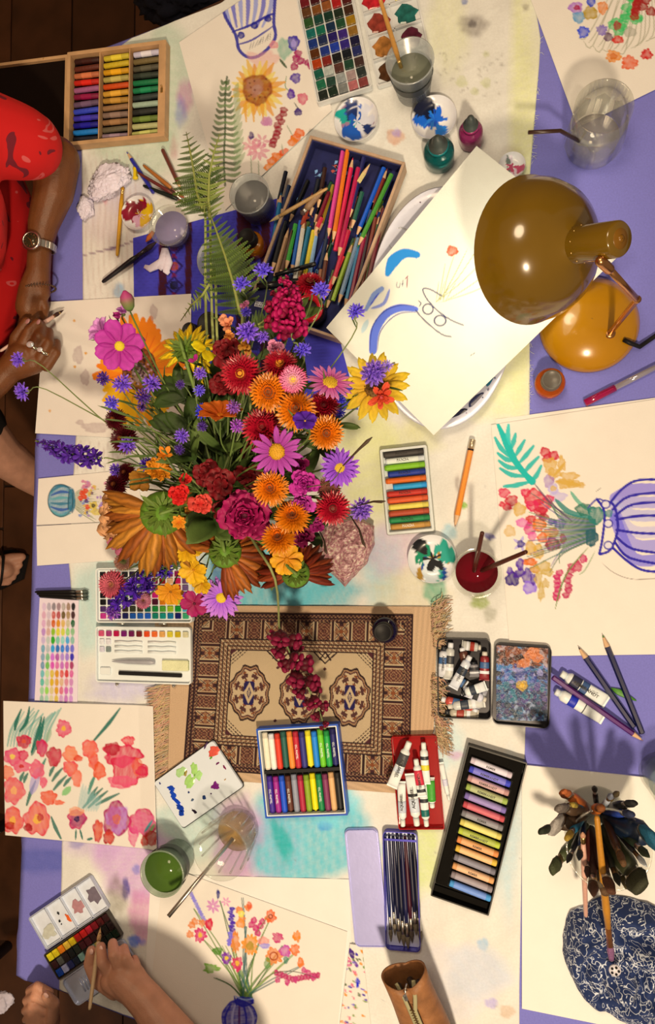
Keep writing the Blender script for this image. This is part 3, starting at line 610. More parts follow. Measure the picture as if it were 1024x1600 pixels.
def p_right(p):
    S = p.stroke; T = ph(30, 195, 170); U = ph(60, 45, 160)
    S([(777, 660), (793, 695), (805, 720), (822, 742), (832, 752)], [4, 12, 10, 9, 12], T, .9)
    for a, b, c in (((795, 664), (794, 680), (797, 694)), ((806, 678), (803, 690), (800, 700)), ((774, 684), (783, 700), (796, 713)), ((820, 688), (812, 702), (806, 712)), ((834, 697), (822, 712), (813, 722)), ((778, 708), (792, 718), (806, 719)), ((780, 720), (795, 730), (812, 731)), ((782, 732), (800, 742), (822, 744)), ((842, 714), (828, 728), (820, 738)), ((846, 728), (838, 744), (828, 752)), ((788, 760), (808, 758), (830, 752))): S([a, b, c], [4, 8, 4], [T, ph(60, 205, 180)][int(a[0]) % 2], .85)
    def f(x, y, rx, ry, c, a=.85, **k): p.blob(x, y, rx, ry, c, a, **k)
    RD, GO, MG, VI = ph(225, 30, 75), ph(225, 180, 80), ph(225, 60, 130), ph(110, 50, 160)
    for x, y, r in ((852, 706, 8), (866, 712, 8), (856, 716, 8)): f(x, y, r, r*.9, ph(215, 30, 70))
    for a in ((860, 728, 10, 14), (866, 740, 10, 9), (878, 725, 6, 12), (890, 745, 14, 8), (900, 757, 14, 6), (882, 755, 12, 8)): f(*a, GO, .75, rag=.3)
    S([(865, 745), (884, 722)], 5, GO, .8); S([(870, 752), (908, 758)], 7, GO, .8)
    f(858, 752, 8, 10, ph(170, 120, 180), .6); f(865, 764, 8, 8, ph(210, 190, 220), .8); f(865, 763, 5, 4, ph(225, 190, 120)); f(872, 776, 14, 8, ph(200, 180, 210), .6)
    for x, y, r in ((788, 770, 9), (800, 782, 10), (793, 792, 7), (822, 770, 8), (835, 778, 16), (848, 790, 14), (832, 790, 10), (858, 780, 8), (845, 800, 10), (785, 788, 5)): f(x, y, r, r*.85, R.choice([RD, ph(215, 20, 70), ph(230, 50, 100)]), .85)
    f(812, 796, 10, 10, GO, .8); f(797, 830, 9, 9, GO, .6); f(818, 818, 12, 7, ph(235, 130, 170), .8, rot=.4); f(828, 826, 9, 10, MG, .8); f(832, 838, 7, 7, ph(235, 110, 160), .8)
    f(843, 820, 11, 10, ph(240, 140, 50), .9); f(830, 811, 8, 6, ph(220, 60, 70)); f(850, 808, 8, 6, ph(190, 40, 60), .8); f(862, 832, 12, 8, ph(225, 150, 50), .8); f(880, 842, 5, 8, RD); f(864, 850, 12, 10, ph(190, 30, 80), .9); f(848, 840, 8, 8, ph(238, 130, 50)); f(875, 818, 10, 8, ph(140, 100, 180), .7); f(863, 815, 7, 5, ph(120, 70, 160), .8)
    p.petals(814, 850, 12, 5, ph(190, 170, 220), .7); f(814, 850, 6, 6, ph(80, 45, 140)); f(829, 856, 8, 12, GO, .8); f(842, 862, 8, 12, ph(225, 180, 70), .8); f(828, 878, 12, 6, ph(235, 130, 40), .9); f(836, 890, 9, 6, ph(220, 160, 50), .8)
    f(801, 905, 11, 11, ph(75, 30, 130), .95); f(797, 892, 5, 6, VI); f(812, 896, 10, 6, ph(100, 40, 150), rot=-.4); f(813, 882, 6, 10, VI); f(824, 900, 8, 12, VI, .8); f(828, 918, 11, 10, ph(170, 130, 210), .85); f(834, 905, 5, 9, VI, .8)
    for a in ((850, 885, 12, 8), (856, 894, 10, 6), (842, 905, 6, 12), (846, 925, 5, 14), (853, 912, 6, 7)): f(*a, ph(215, 180, 90), .75, rag=.3)
    # stems
    for k in range(26): S([(835+R.uniform(-15, 40), 770+k*5), (880, 800+k*2.6), (930, 812+k*1.2)], [1, 2.4, 3], [ph(40, 130, 110), ph(50, 110, 90), ph(90, 140, 80), ph(120, 110, 150)][k % 4], .7)
    S([(868, 780), (890, 800), (925, 808)], 8, ph(30, 150, 130), .8); S([(892, 768), (905, 785), (925, 800)], 6, ph(60, 180, 140), .7); f(912, 796, 12, 10, ph(30, 130, 100), .8); f(932, 805, 14, 14, ph(30, 140, 120), .9); f(925, 840, 10, 14, ph(40, 110, 110), .9)
    S([(835, 755), (860, 785), (895, 815)], 3, ph(110, 80, 110), .7)
    for k in range(7): f(873-k*.6+R.uniform(-2, 2), 895+k*6.5, 6, 5, ph(215, 40, 110), .85); f(893-k*1.2+R.uniform(-2, 2), 885+k*7.5, 6, 5, ph(205, 30, 100), .85)
    f(912, 873, 6, 7, ph(215, 40, 110)); f(903, 885, 7, 9, ph(210, 40, 100)); S([(920, 855), (890, 890), (876, 920), (868, 952)], 2.4, ph(120, 150, 70), .85); S([(930, 862), (915, 890), (905, 898)], 2, ph(150, 175, 120), .7)
    # vase
    for y0, c in ((765, ph(150, 130, 205)), (785, ph(185, 170, 215)), (805, ph(200, 190, 215)), (830, ph(215, 200, 205)), (850, ph(170, 155, 215)), (872, ph(140, 125, 205))): S([(962, 795+(y0-820)*.3), (990, y0), (1040, y0)], 18, c, .7, taper=False)
    for a in (((955, 784), (975, 762), (1000, 750), (1050, 750)), ((958, 796), (985, 775), (1050, 768)), ((962, 806), (990, 788), (1050, 784)), ((964, 812), (1000, 806), (1050, 806)), ((964, 828), (1000, 833), (1050, 834)), ((963, 838), (990, 858), (1050, 866)), ((962, 848), (985, 872), (1050, 884)), ((958, 856), (985, 880), (1010, 892), (1050, 893))): S(list(a), 4, U, .9, taper=False)
    S([(933, 780), (945, 800), (942, 840), (937, 865)], 4, U, .9, taper=False); S([(945, 783), (960, 790), (966, 825), (955, 858), (938, 866)], 4, U, .9, taper=False); S([(918, 795), (933, 780), (945, 783)], 3, U, .8)
    for x, y in ((947, 788), (951, 818), (951, 852)): f(x, y, 6.5, 6, ph(235, 220, 205), .95, rag=.03); p.ring(x, y, 6.5, 6, 2, U)
    f(952, 802, 6, 6, ph(30, 140, 130), .7)
    S([(941, 879), (960, 895), (990, 905), (1040, 903)], 1, ph(120, 100, 90), .7); S([(932, 768), (940, 762)], 1, ph(110, 100, 90), .8)
def p_sketch(p):
    S = p.stroke; C = ph(60, 160, 212)
    S([(606, 428), (615, 408), (632, 396), (652, 398)], [8, 19, 15, 10], C, .92); S([(650, 398), (651, 404)], 3, C)
    S([(572, 484), (585, 462), (597, 451)], [5, 10, 7], ph(130, 160, 225), .75); S([(580, 482), (600, 474), (609, 452)], 5, ph(110, 135, 215), .7); S([(578, 478), (592, 458)], 2, ph(70, 90, 200))
    S([(583, 548), (586, 518), (602, 492), (625, 481), (650, 483)], [12, 14, 13, 12, 8], ph(105, 130, 218), .85); S([(578, 548), (582, 512), (600, 487), (625, 477), (648, 478)], 1.5, ph(40, 60, 150)); S([(590, 548), (594, 520), (610, 499), (628, 489), (652, 488)], 1.5, ph(40, 60, 150))
    S([(566, 520), (575, 500)], 8, ph(190, 215, 205), .6); S([(600, 640), (612, 628)], 14, ph(20, 140, 180), .8)
    p.blob(707, 392, 9, 8, ph(245, 120, 80), .9)
    for x, y in ((690, 418), (740, 395), (760, 400), (775, 420), (790, 435), (725, 395), (705, 402)): S([(680+R.uniform(0, 18), 472), ((x+690)/2, (y+470)/2+3), (x+6, y-6)], 1.1, ph(185, 180, 90), .75)
    for k in range(4): S([(682+k*5, 470), (686+k*9, 440)], 1, ph(160, 165, 70), .7)
    dk = ph(80, 80, 115)
    S([(690, 462), (672, 452), (661, 452), (668, 468), (685, 486), (705, 500), (724, 508)], 1.8, dk, .9, taper=False); S([(650, 485), (665, 502), (690, 522), (705, 526)], 1.8, dk, .9, taper=False)
    p.ring(669, 483, 8, 8, 2, dk); p.ring(688, 501, 9, 8, 2, dk); S([(654, 469), (658, 474), (655, 479)], 1.6, dk)
    S([(621, 440), (620, 447), (624, 449), (626, 441)], 1.1, dk, .8); S([(630, 437), (629, 448)], 1.1, dk, .8); S([(633, 436), (638, 431)], 1.4, ph(170, 30, 90)); S([(636, 450), (637, 432)], 1.6, ph(170, 30, 90)); S([(627, 444), (631, 443)], 1, dk)
    S([(735, 556), (743, 551)], 1, dk)
def p_dabs(p):
    for k in range(60):
        p.blob(R.uniform(532, 572), R.uniform(1486, 1610), R.uniform(2, 4.5), R.uniform(1, 2.2), R.choice([ph(130, 160, 60), ph(160, 140, 190), ph(90, 60, 160), ph(235, 160, 50), ph(120, 130, 90), ph(235, 130, 140)]), .85, rot=R.uniform(.2, 1.2), soft=.8)
    p.blob(549, 1489, 4, 9, ph(90, 30, 130), .95, rot=-.5); p.blob(557, 1507, 2.5, 5, ph(120, 60, 160), rot=-.4); p.blob(559, 1535, 3, 8, ph(30, 50, 190), .95); p.blob(544, 1502, 5, 2, ph(225, 120, 150)); p.blob(545, 1508, 5, 2, ph(225, 120, 150))

PZ = .0042
sheet('painting', [(280, 66), (458, -55), (519, 172), (352, 328)], PZ+.0012, .0006, PAPER, p_sunfern, PM, 'painting of a yellow sunflower, a green fern and an upturned blue jar', 'painting', 1.4)
sheet('painting', [(812, -50), (1060, -150), (1110, 98), (903, 199)], PZ, .0006, PAPER, p_tr, PM, 'painting of bright small flowers around a green stem bunch in the top right corner', 'painting', 1.5)
sheet('painting', [(71, 472), (299, 459), (297, 690), (55, 677)], PZ+.0012, .0006, PAPER, p_sunflower, PM, 'painting of one large orange and yellow sunflower with a brown centre', 'painting', 1.3)
bk = empty('sketchbook', 'small open sketchbook with a painted turquoise jar of tiny flowers', 'sketchbook', P(150, 808, .0030))
sheet('page', [(60, 748), (212, 733), (226, 812), (57, 821)], PZ, .0012, PAPER, p_booklet, PM, step=1.0, parent=bk)
sheet('page', [(57, 822), (226, 813), (240, 871), (58, 884)], PZ, .0012, PAPER, None, PM, step=6, parent=bk)
sheet('colour_chart', [(62, 934), (123, 938), (121, 1098), (54, 1095)], PZ, .0005, ph(240, 215, 205), p_swatch, PM, 'narrow white chart of rows of small painted colour ovals', 'colour chart', 1.0)
sheet('painting', [(5, 1095), (240, 1103), (247, 1328), (8, 1305)], .0075, .0006, PAPER, p_red, PM, 'painting of many red and pink blooms with loose green strokes', 'painting', 1.2,
      curl=lambda u, v: .0018*np.sin(u*5+v*2)*(1-v)+.004*(u > .9)*(u-.9)*10)
sheet('blank_paper', [(236, 1366), (546, 1374), (556, 1640), (220, 1640)], PZ-.0008, .0006, ph(243, 228, 198), None, PM, 'plain cream sheet lying under the painting of the blue vase bouquet', 'paper', 20)
sheet('painting', [(256, 1352), (543, 1456), (524, 1640), (225, 1640)], PZ+.0006, .0006, PAPER, p_bottom, PM, 'painting of a mixed bouquet in a round blue vase near the bottom edge', 'painting', 1.3)
sheet('test_strip', [(547, 1475), (566, 1478), (584, 1640), (526, 1640)], PZ+.0020, .0005, PAPER, p_dabs, PM, 'narrow paper strip of small leaf-like colour dabs below the lilac brush tin', 'test strip', 1.2)
sheet('blank_paper', [(775, 655), (1080, 614), (1100, 1015), (806, 1022)], PZ-.0010, .0006, PAPER, None, PM, 'plain sheet showing just above the painting of the striped purple vase', 'paper', 20)
sheet('painting', [(768, 664), (1075, 616), (1120, 1021), (798, 1026)], PZ+.0004, .0006, PAPER, p_right, PM, 'large painting of a striped purple vase lying sideways with bright flowers and a turquoise fern', 'painting', 1.4)
sheet('drawing_board', [(816, 1195), (1120, 1226), (1130, 1640), (816, 1576)], PZ+.0010, .003, ph(244, 228, 196), lambda p: (p.stroke([(816, 1228), (1100, 1248)], 1.2, ph(200, 180, 150), .7, taper=False)), PM, 'big cream board carrying the pot of brushes and the navy cloth bundle', 'board', 6)
# ------------------------------------------------------------------ builders for the art things
def hx(s, k=1.): return ph(int(s[0:2], 16), int(s[2:4], 16), int(s[4:6], 16), k)
STEEL = mat((.62, .60, .56), rough=.28, metal=1, noise=.05)
GOLD = mat((.75, .52, .20), rough=.3, metal=1, noise=.05)
WOODTIP = mat(ph(225, 175, 120), rough=.7)
WPLASTIC = mat(ph(240, 232, 225), rough=.35, noise=.03)
BLACKP = mat((.010, .010, .012), rough=.5, noise=.1, spec=.3)
def pm_(c, rough=.4, **k): return mat(c, rough=rough, noise=.08, nsc=300, **k)
_pc = {}
def pencil(label, p0, p1, h0, h1, c, r=.0036, group=None, lead=None, gold=False, cat='pencil', name='coloured_pencil'):
    """p0 blunt end, p1 sharpened tip"""
    o, L = axroot(name, label, cat, p0, p1, h0+r, h1+r, group)
    k = ('b', round(L, 3), c, r)
    m = MB(); m.lathe([(0, r*.9), (.001, r), (L-.017, r)], 6, 'x', flat=True); obj('barrel', m, pm_(c, .3), o)
    if 'cone' not in _pc:
        m = MB(); m.lathe([(0, 1), (.012/.0036, .38)], 8, 'x', cap=False); _pc['cone'] = m.mesh(WOODTIP)
    obj('sharpened_wood', _pc['cone'], None, o, TM(L-.017) @ SM(r))
    lc = lead or c
    if ('l', lc) not in _pc:
        m = MB(); m.lathe([(0, .38), (.005/.0036, .05)], 8, 'x'); _pc[('l', lc)] = m.mesh(pm_(lc, .6))
    obj('lead', _pc[('l', lc)], None, o, TM(L-.0055) @ SM(r))
    if gold:
        m = MB(); m.lathe([(-.0005, r*.8), (0, r*1.06), (.013, r*1.06), (.013, r*.9)], 12, 'x'); obj('end_cap', m, mat((.6, .5, .35), rough=.35, metal=.8), o)
        m = MB(); m.lathe([(.0135, r*1.05), (.016, r*1.05)], 12, 'x'); obj('ring', m, BLACKP, o)
    return o
def brush(label, p0, p1, h0, h1, hc, bc, r=.0035, fl=.28, bl=.14, flat=1.0, group=None, ferr=None, wide=1.0, name='paintbrush'):
    """p0 handle end, p1 hair tip"""
    o, L = axroot(name, label, 'brush', p0, p1, h0+r, h1+r, group)
    a = L*(1-fl-bl*.2)
    m = MB(); m.lathe([(0, r*.45), (.003, r*.72), (a*.4, r*.90), (a*.82, r*1.05), (a, r*.75)], 10, 'x'); obj('handle', m, pm_(hc, .42), o)
    m = MB(); m.lathe([(a-.002, r*.78), (a+.002, r*.82), (a+.006, r*.78), (L*(1-bl), r*.9*wide)], 12, 'x', sy=1/flat if flat > 1 else 1); obj('ferrule', m, ferr or STEEL, o)
    m = MB(); b0 = L*(1-bl)-.001
    m.lathe([(b0, r*.82*wide), (b0+(L-b0)*.35, r*1.0*wide), (b0+(L-b0)*.75, r*(.8 if flat > 1 else .5)*wide), (L, r*(.7*wide if flat > 1 else .06))], 12, 'x', sy=1/flat if flat > 1 else 1)
    obj('bristles', m, mat(bc, rough=.7, noise=.35, nsc=500, bump=.5, bsc=900), o)
    return o
def stick(label, p0, p1, h, c, r, name='pastel_stick', wrap=None, text=None, tcol=None, group=None, cat='pastel', wl=(.12, .92), ts=1.15, tip=False, bold=.02):
    o, L = axroot(name, label, cat, p0, p1, h+r, h+r, group)
    m = MB(); m.lathe([(0, r*.86), (r*.25, r), (L-r*(1.6 if tip else .25), r), (L, r*(.35 if tip else .86))], 12, 'x'); obj('stick', m, mat(c, rough=.6, noise=.10, nsc=150, bump=.3, bsc=300), o)
    if wrap is not None:
        m = MB(); m.lathe([(L*wl[0], r*1.04), (L*wl[1], r*1.04)], 14, 'x', cap=False); obj('paper_wrapper', m, mat(wrap, rough=.55, noise=.06, nsc=200), o)
    if text:
        tm = text_mesh(text, r*ts, mat(tcol, rough=.6, noise=0), wrap=r*1.07, bold=bold)
        obj('lettering', tm, None, o, TM(L*(wl[0]+wl[1])/2))
    return o
def pan_tin(root, w, h, r, z1, t, m, name='tray'):
    mb = MB(); tray(mb, w, h, r, 0, z1, t); return obj(name, mb, m, root)
_pan = {}
def pan(root, x, y, z, sx, sy, c, name='paint_pan', rot=0., wet=.25):
    key = (round(sx, 4), round(sy, 4), c)
    if key not in _pan:
        m = MB(); m.box((0, 0, 0), (sx, sy, .004), bev=.0008)
        m.smooth = True; _pan[key] = m.mesh(mat(c, rough=wet, noise=.25, nsc=250, bump=.4, bsc=250))
    return obj(name, _pan[key], None, root, TM(x, y, z) @ RZ(rot))
def vessel(name, label, cat, base, h0, H, rb, rt, m, wall=.0012, liquid=None, lz=.5, lip=.0, prof=None, n=40, group=None, thick_base=.002, lrough=.05):
    """open cup standing on its base; radii in px at their own heights"""
    q = P(*base, h0); top = PX(q+Vector((0, 0, H)))
    rbm = rb*mpp(*base, h0); rtm = rt*mpp(*top, h0+H)
    o = empty(name, label, cat, q, group=group)
    P_ = prof or [(0, rbm), (H, rtm)]
    if prof: P_ = [(z*H, rbm+(rtm-rbm)*0+k*rtm) for z, k in prof]
    out = [(0, max(P_[0][1]-.001, .001))]+[(z+.0006 if i == 0 else z, r) for i, (z, r) in enumerate(P_)]
    if lip: out += [(H-lip*1.2, rtm), (H-lip, rtm+lip*.6), (H, rtm+lip*.6)]; out = [p for i, p in enumerate(out) if not (i > 0 and p[0] < out[i-1][0])]
    inn = [(z, r-wall) for z, r in reversed(P_)]; inn[0] = (H, inn[0][1]); inn[-1] = (thick_base, inn[-1][1])
    mb = MB(); mb.lathe(out+inn, n); obj('body', mb, m, o)
    zs = [p[0] for p in P_]; rs = [p[1] for p in P_]
    if liquid:
        rl = lambda z: np.interp(z, zs, rs)-wall-.0003
        mb = MB(); zz = [thick_base+.0003]+[thick_base+(lz*H-thick_base)*k/4 for k in range(1, 5)]
        mb.lathe([(z, max(.001, rl(z))) for z in zz], n); obj('water', mb, liquid if not isinstance(liquid, tuple) else mat(liquid, rough=lrough, noise=.05, trans=.35, ior=1.33), o)
    return o, rbm, rtm
CLEARP = thin_glass(body=.11, rough=.08)
FROST = thin_glass(body=.42, bcol=ph(190, 188, 170), rough=.2)
GLASS = thin_glass(body=.07, rough=.03)
def dish(name, label, c, h, rpx, cols, seed, rim=.008, cat='palette', base=None):
    """small round mixing dish: shallow bowl with dabs of paint"""
    q = P(*c, h); rm = rpx*mpp(*c, h+rim); o = empty(name, label, cat, q)
    base = base or ph(240, 228, 215); nr, na = 16, 48; rr = random.Random(seed); mb = MB(); vs = []; cs = []
    prof = lambda t: .0015+rim*(max(0, t-.55)/.45)**2
    sp = [(rr.uniform(-.6, .6), rr.uniform(-.6, .6), rr.uniform(.22, .42), hx(k)) for k in cols for _ in range(2)]
    for i in range(nr+1):
        t = i/nr
        for j in range(na):
            a = 2*PI*j/na; x, y = t*math.cos(a), t*math.sin(a); col = base
            for sx_, sy_, sr, sc_ in sp:
                d = math.hypot(x-sx_, y-sy_)+.13*math.sin(a*5+sx_*30)+.07*math.sin(x*17+sy_*9)
                if d < sr: col = sc_
            vs.append((x*rm, y*rm, prof(t)+(.0006 if col is not base else 0))); cs.append(col)
    fs = [(i*na+j, i*na+(j+1) % na, (i+1)*na+(j+1) % na, (i+1)*na+j) for i in range(nr) for j in range(na)]
    mb.add(vs, fs, cs); mb.col = base
    mb.lathe([(prof(1), rm), (prof(1)-.0012, rm*1.015), (0.0002, rm*.7), (0, rm*.3), (0, .0005)], na, cap=False)
    obj('bowl', mb, VC(.25, noise=.05, coat=.4), o)
    return o
def ink_bottle(name, label, c, h, rpx, H, glass, cap, capr=.62, caph=.6, rubber=False, inkc=None, collar=None):
    q = P(*c, h); r = rpx*mpp(*c, h+H*.4); o = empty(name, label, 'bottle', q)
    m = MB(); m.lathe([(0, r*.9), (.0015, r), (H*.45, r), (H*.55, r*.85), (H*.6, r*.5), (H*.66, r*.5)], 28); obj('bottle_body', m, glass, o)
    m = MB(); z = H*.6
    if collar: m2 = MB(); m2.lathe([(z-.001, r*.66), (z+H*.08, r*.68), (z+H*.1, r*.6)], 28); obj('collar', m2, collar, o)
    if rubber:
        m.lathe([(z, r*capr), (z+H*.14, r*capr), (z+H*.16, r*capr*.7), (z+H*.3, r*capr*.62), (z+H*.42, r*capr*.4), (z+H*.46, r*.06)], 24)
    else:
        m.lathe([(z, r*capr), (z+.001, r*capr*1.03), (z+H*caph*.55, r*capr), (z+H*caph*.6, r*capr*.9), (z+H*caph*.6-.0012, r*capr*.8), (z+H*caph*.6-.0014, .0004)], 28, cap=False)
    obj('cap', m, cap, o)
    return o
def tube(label, p0, p1, h, r, bands, capc=None, group=None, bodyc=None, h1=None, name='paint_tube', text=None, tcol=None, capl=.13):
    """paint tube; p0 cap end, p1 crimped end; bands = [(from, to, colour)] along the body"""
    o, L = axroot(name, label, 'paint tube', p0, p1, h+r*.75, (h if h1 is None else h1)+r*.75, group)
    c0 = L*capl
    m = MB(); m.lathe([(0, r*.5), (.0008, r*.62), (c0, r*.66), (c0, r*.4)], 12, 'x'); obj('cap', m, pm_(capc or ph(240, 235, 230), .35), o)
    def body(x0, x1, grow, n=5):
        vs = []; N = 16
        for k in range(n+1):
            t = x0+(x1-x0)*k/n; u = (t-c0)/(L-c0)
            ry = r*(1+.14*u)*(min(1, .5+u*9) if u < .06 else 1)+grow; rz = r*.75*(min(1, .5+u*9) if u < .06 else 1)*(1-u)**.55*(1-.0)+.0006+grow
            for j in range(N):
                a = 2*PI*j/N; vs.append((t, ry*math.cos(a), rz*math.sin(a)-(r*.75-rz)*.8))
        fs = [(k*N+j, k*N+(j+1) % N, (k+1)*N+(j+1) % N, (k+1)*N+j) for k in range(n) for j in range(N)]
        fs += [tuple(range(N-1, -1, -1)), tuple(n*N+j for j in range(N))]
        return MB().add(vs, fs)
    obj('tube_body', body(c0, L*.965, 0, 12), mat(bodyc or ph(238, 232, 225), rough=.35, noise=.04, bump=.15, bsc=120), o)
    for a, b, c in bands: obj('label_band', body(c0+(L-c0)*a, c0+(L-c0)*b, .00015, 6), pm_(c, .45), o)
    m = MB(); m.box((L*.98, 0, -r*.6), (L*.05, r*2.3, .0022)); obj('crimp', m, pm_(bodyc or ph(238, 232, 225), .35), o)
    if text:
        tm = text_mesh(text, r*(.95 if len(text) < 8 else .75), mat(tcol or (.02, .02, .02), rough=.6, noise=0), bold=.015)
        obj('lettering', tm, None, o, TM((c0+L)*.48, 0, r*.78))
    return o
# ------------------------------------------------------------------ the rug
def rug_paint_uv(u, v):        # u 0..340, v 0..262 in rug units
    n = len(u); cream, tan = np.array(ph(222, 188, 135)), np.array(ph(175, 130, 85)); dk, wine, navy, rust = [np.array(c) for c in (ph(52, 28, 28), ph(88, 38, 42), ph(35, 25, 80), ph(150, 80, 40))]
    C = np.ones((n, 3))*cream
    d = np.minimum.reduce([u, 340-u, v, 262-v])
    horiz = np.minimum(v, 262-v) < np.minimum(u, 340-u); s = np.where(horiz, u, v)
    def setc(m, c): C[m] = c
    # outer twill, beaded band
    setc(d < 3, dk); b = (d >= 3) & (d < 13); setc(b, tan); setc(b & (((s+d*1.2) % 6) < 3), wine); setc(b & (abs(d-8) < .9), dk); setc(b & (((s-d) % 6) < 1.6), dk)
    # square motif border 13..43
    b = (d >= 13) & (d < 43); setc(b, tan)
    w = d-28.0; cell = np.floor(s/27.); t = (s % 27.)-13.5; alt = (cell % 2) == 0
    setc(b & alt, np.array(ph(165, 112, 70))); setc(b & ~alt, np.array(ph(120, 62, 48)))
    X = abs(t); Y = abs(w); setc(b & ((X > 12) | (Y > 13.2)), dk); setc(b & (abs(X-10.5) < .8), cream)
    setc(b & alt & (abs(X-Y*.8) < 2.2) & (X < 10), cream); setc(b & alt & (abs(X-Y*.8) < .9) & (X < 10), dk); setc(b & alt & ((X+Y) < 4.5), rust); setc(b & alt & (Y > 8) & (X < 3), dk)
    setc(b & ~alt & (((X+Y) % 5) < 1.8) & (X < 10), tan); setc(b & ~alt & (((X-Y) % 6) < 1.4) & (X < 10), dk); setc(b & alt & (abs(X+Y-11) < .9) & (X < 10), wine)
    # inner guard bands 43..62
    b = (d >= 43) & (d < 61); setc(b, tan); setc(b & (((s+d*1.5) % 7) < 3), np.array(ph(110, 62, 50))); setc(b & (((s-d) % 7) < 2), cream)
    for k in (43.5, 49, 55, 60.5): setc(abs(d-k) < 1.0, dk)
    b = (d >= 61); F = b.copy()
    # corner and edge scrolls in the cream field
    for cx, cy in ((61, 61), (279, 61), (61, 201), (279, 201)):
        x, y = abs(u-cx), abs(v-cy)
        m = F & (x+y < 26) & (((x+y) % 6) < 2.4) & (((x-y) % 7) < 5); setc(m, dk); setc(F & (x+y < 9), wine)
    for cx in (134, 206):
        for cy, sg in ((61, 1), (201, -1)):
            x, y = abs(u-cx), (v-cy)*sg
            m = F & (x+y < 22) & (y > 0) & ((abs(x-y*.7) < 1.4) | (abs(x+y-18) < 1.6) | (abs(x+y-10) < 1.3)); setc(m, dk); setc(F & (abs(x)+abs(y-27) < 3), wine)
    for gx in (92, 170, 246):
        x, y = (u-gx)/31., (v-131)/45.; ax, ay = abs(x), abs(y)
        rr = np.maximum.reduce([ax, ay, (ax+ay)*.74])+.03*np.cos(np.arctan2(y, x)*12)
        g = F & (rr < 1)
        setc(g, dk); setc(g & (rr < .93), tan); setc(g & (rr < .87), wine); setc(g & (rr < .82), cream)
        q = np.hypot(x, y); th = np.arctan2(y, x)
        hooks = g & (rr < .80) & (((abs(np.sin(th*4)) > .55) & (((q*31) % 9) < 4.2)) | ((abs(np.sin(th*4+1.5)) < .22) & (q > .40)))
        setc(hooks, np.array(ph(92, 52, 45))); setc(g & (rr < .80) & (abs(np.sin(th*4)) > .8) & (((q*31+4) % 9) < 1.8), rust)
        m = np.maximum(ax*1.9, ay*1.15); setc(g & (m < .50) & (ax+ay < .62), navy); st = g & (ax*1.5+ay < .40); setc(st, cream)
        st2 = g & (np.minimum(ax*2.6+ay*.8, ax*.9+ay*1.5) < .28); setc(st2, cream); setc(g & (ax*2+ay < .22), navy); setc(g & (ax*2+ay < .13), cream); setc(g & (ax*2+ay < .05), navy)
    kn = .86+.14*np.sin(u*2.2)*np.sin(v*2.2)
    return C*kn[:, None]
RQ = [(304, 957), (646, 960), (640, 1228), (286, 1200)]
def inv_bilin(px, py, Q):
    A, B, C_, D = [np.array(q, float) for q in Q]; u = np.full(len(px), .5); v = u.copy()
    for _ in range(8):
        x = (1-u)*(1-v)*A[0]+u*(1-v)*B[0]+u*v*C_[0]+(1-u)*v*D[0]-px; y = (1-u)*(1-v)*A[1]+u*(1-v)*B[1]+u*v*C_[1]+(1-u)*v*D[1]-py
        xu = (1-v)*(B[0]-A[0])+v*(C_[0]-D[0]); xv = (1-u)*(D[0]-A[0])+u*(C_[0]-B[0]); yu = (1-v)*(B[1]-A[1])+v*(C_[1]-D[1]); yv = (1-u)*(D[1]-A[1])+u*(C_[1]-B[1])
        det = xu*yv-xv*yu; u = u-(x*yv-y*xv)/det; v = v-(xu*y-yu*x)/det
    return u, v
rug = empty('miniature_rug', 'small patterned oriental rug with three octagon medallions and long tan fringes', 'rug', P(460, 1090, .003))
def rugpile(p):
    u, v = inv_bilin(p.X, p.Y, RQ); p.C = rug_paint_uv(u*340, v*262)
sheet('pile', RQ, .0075, .0028, ph(160, 110, 80), rugpile, VC(.9, noise=.12, nsc=900, bump=.8, bsc=1500), step=.95, parent=rug)
def kil(p):
    s = (p.X if abs(p.Y.max()-p.Y.min()) > 150 else p.Y)
    p.C *= (1+.10*np.sin(s*2.4))[:, None]
KM = VC(.9, noise=.12, nsc=700, bump=.6, bsc=900); KC = ph(205, 165, 118)
for iq, q in enumerate(([(240, 950), (306, 948), (288, 1212), (262, 1212)], [(644, 949), (684, 948), (678, 1140), (640, 1230)], [(300, 946), (690, 948), (646, 962), (304, 959)], [(286, 1199), (641, 1227), (640, 1241), (284, 1214)])):
    sheet('woven_edge', q, .0062-.0004*iq, .0020, KC, kil, KM, step=2, parent=rug)
mb = MB(); T0 = rug.location
def strand(a, b, wv, r=.0007, z=.0065):
    p0, p1 = P(*a, z)-T0, P(*b, z-.001)-T0; d = p1-p0; s_ = Vector((-d.y, d.x, 0)).normalized()*wv; k = R.uniform(0, 6)
    mb.col = tuple(c*R.uniform(.8, 1.1) for c in KC)
    mb.tube([p0+d*t/6+s_*math.sin(k+t*1.1)+Vector((0, 0, R.uniform(0, .0015))) for t in range(7)], [r]*6+[r*.6], 4)
for k in range(150):
    t = k/149; strand((262+4*(1-t), 1066+t*146 if True else 0), (238-R.uniform(0, 14)+6*t, 1075+t*152), .0009)
for k in range(60): t = R.random(); strand((258, 1060+t*100), (246-R.uniform(0, 8), 1080+t*100), .001)
for cx, y0, y1, ox, oy in ((676, 948, 992, 26, -14), (676, 1056, 1118, 22, 14), (682, 1118, 1160, 20, 22), (678, 990, 1010, 12, 0)):
    for k in range(80):
        t = R.random(); y = y0+(y1-y0)*t; strand((cx, y), (cx+8+R.uniform(0, ox), y+oy*R.uniform(.2, 1.3)+R.uniform(-8, 8)), .0028, z=R.uniform(.007, .013))
tag(obj('fringe', mb, VC(.9)), kind='stuff').parent = rug
RUGH = .0078
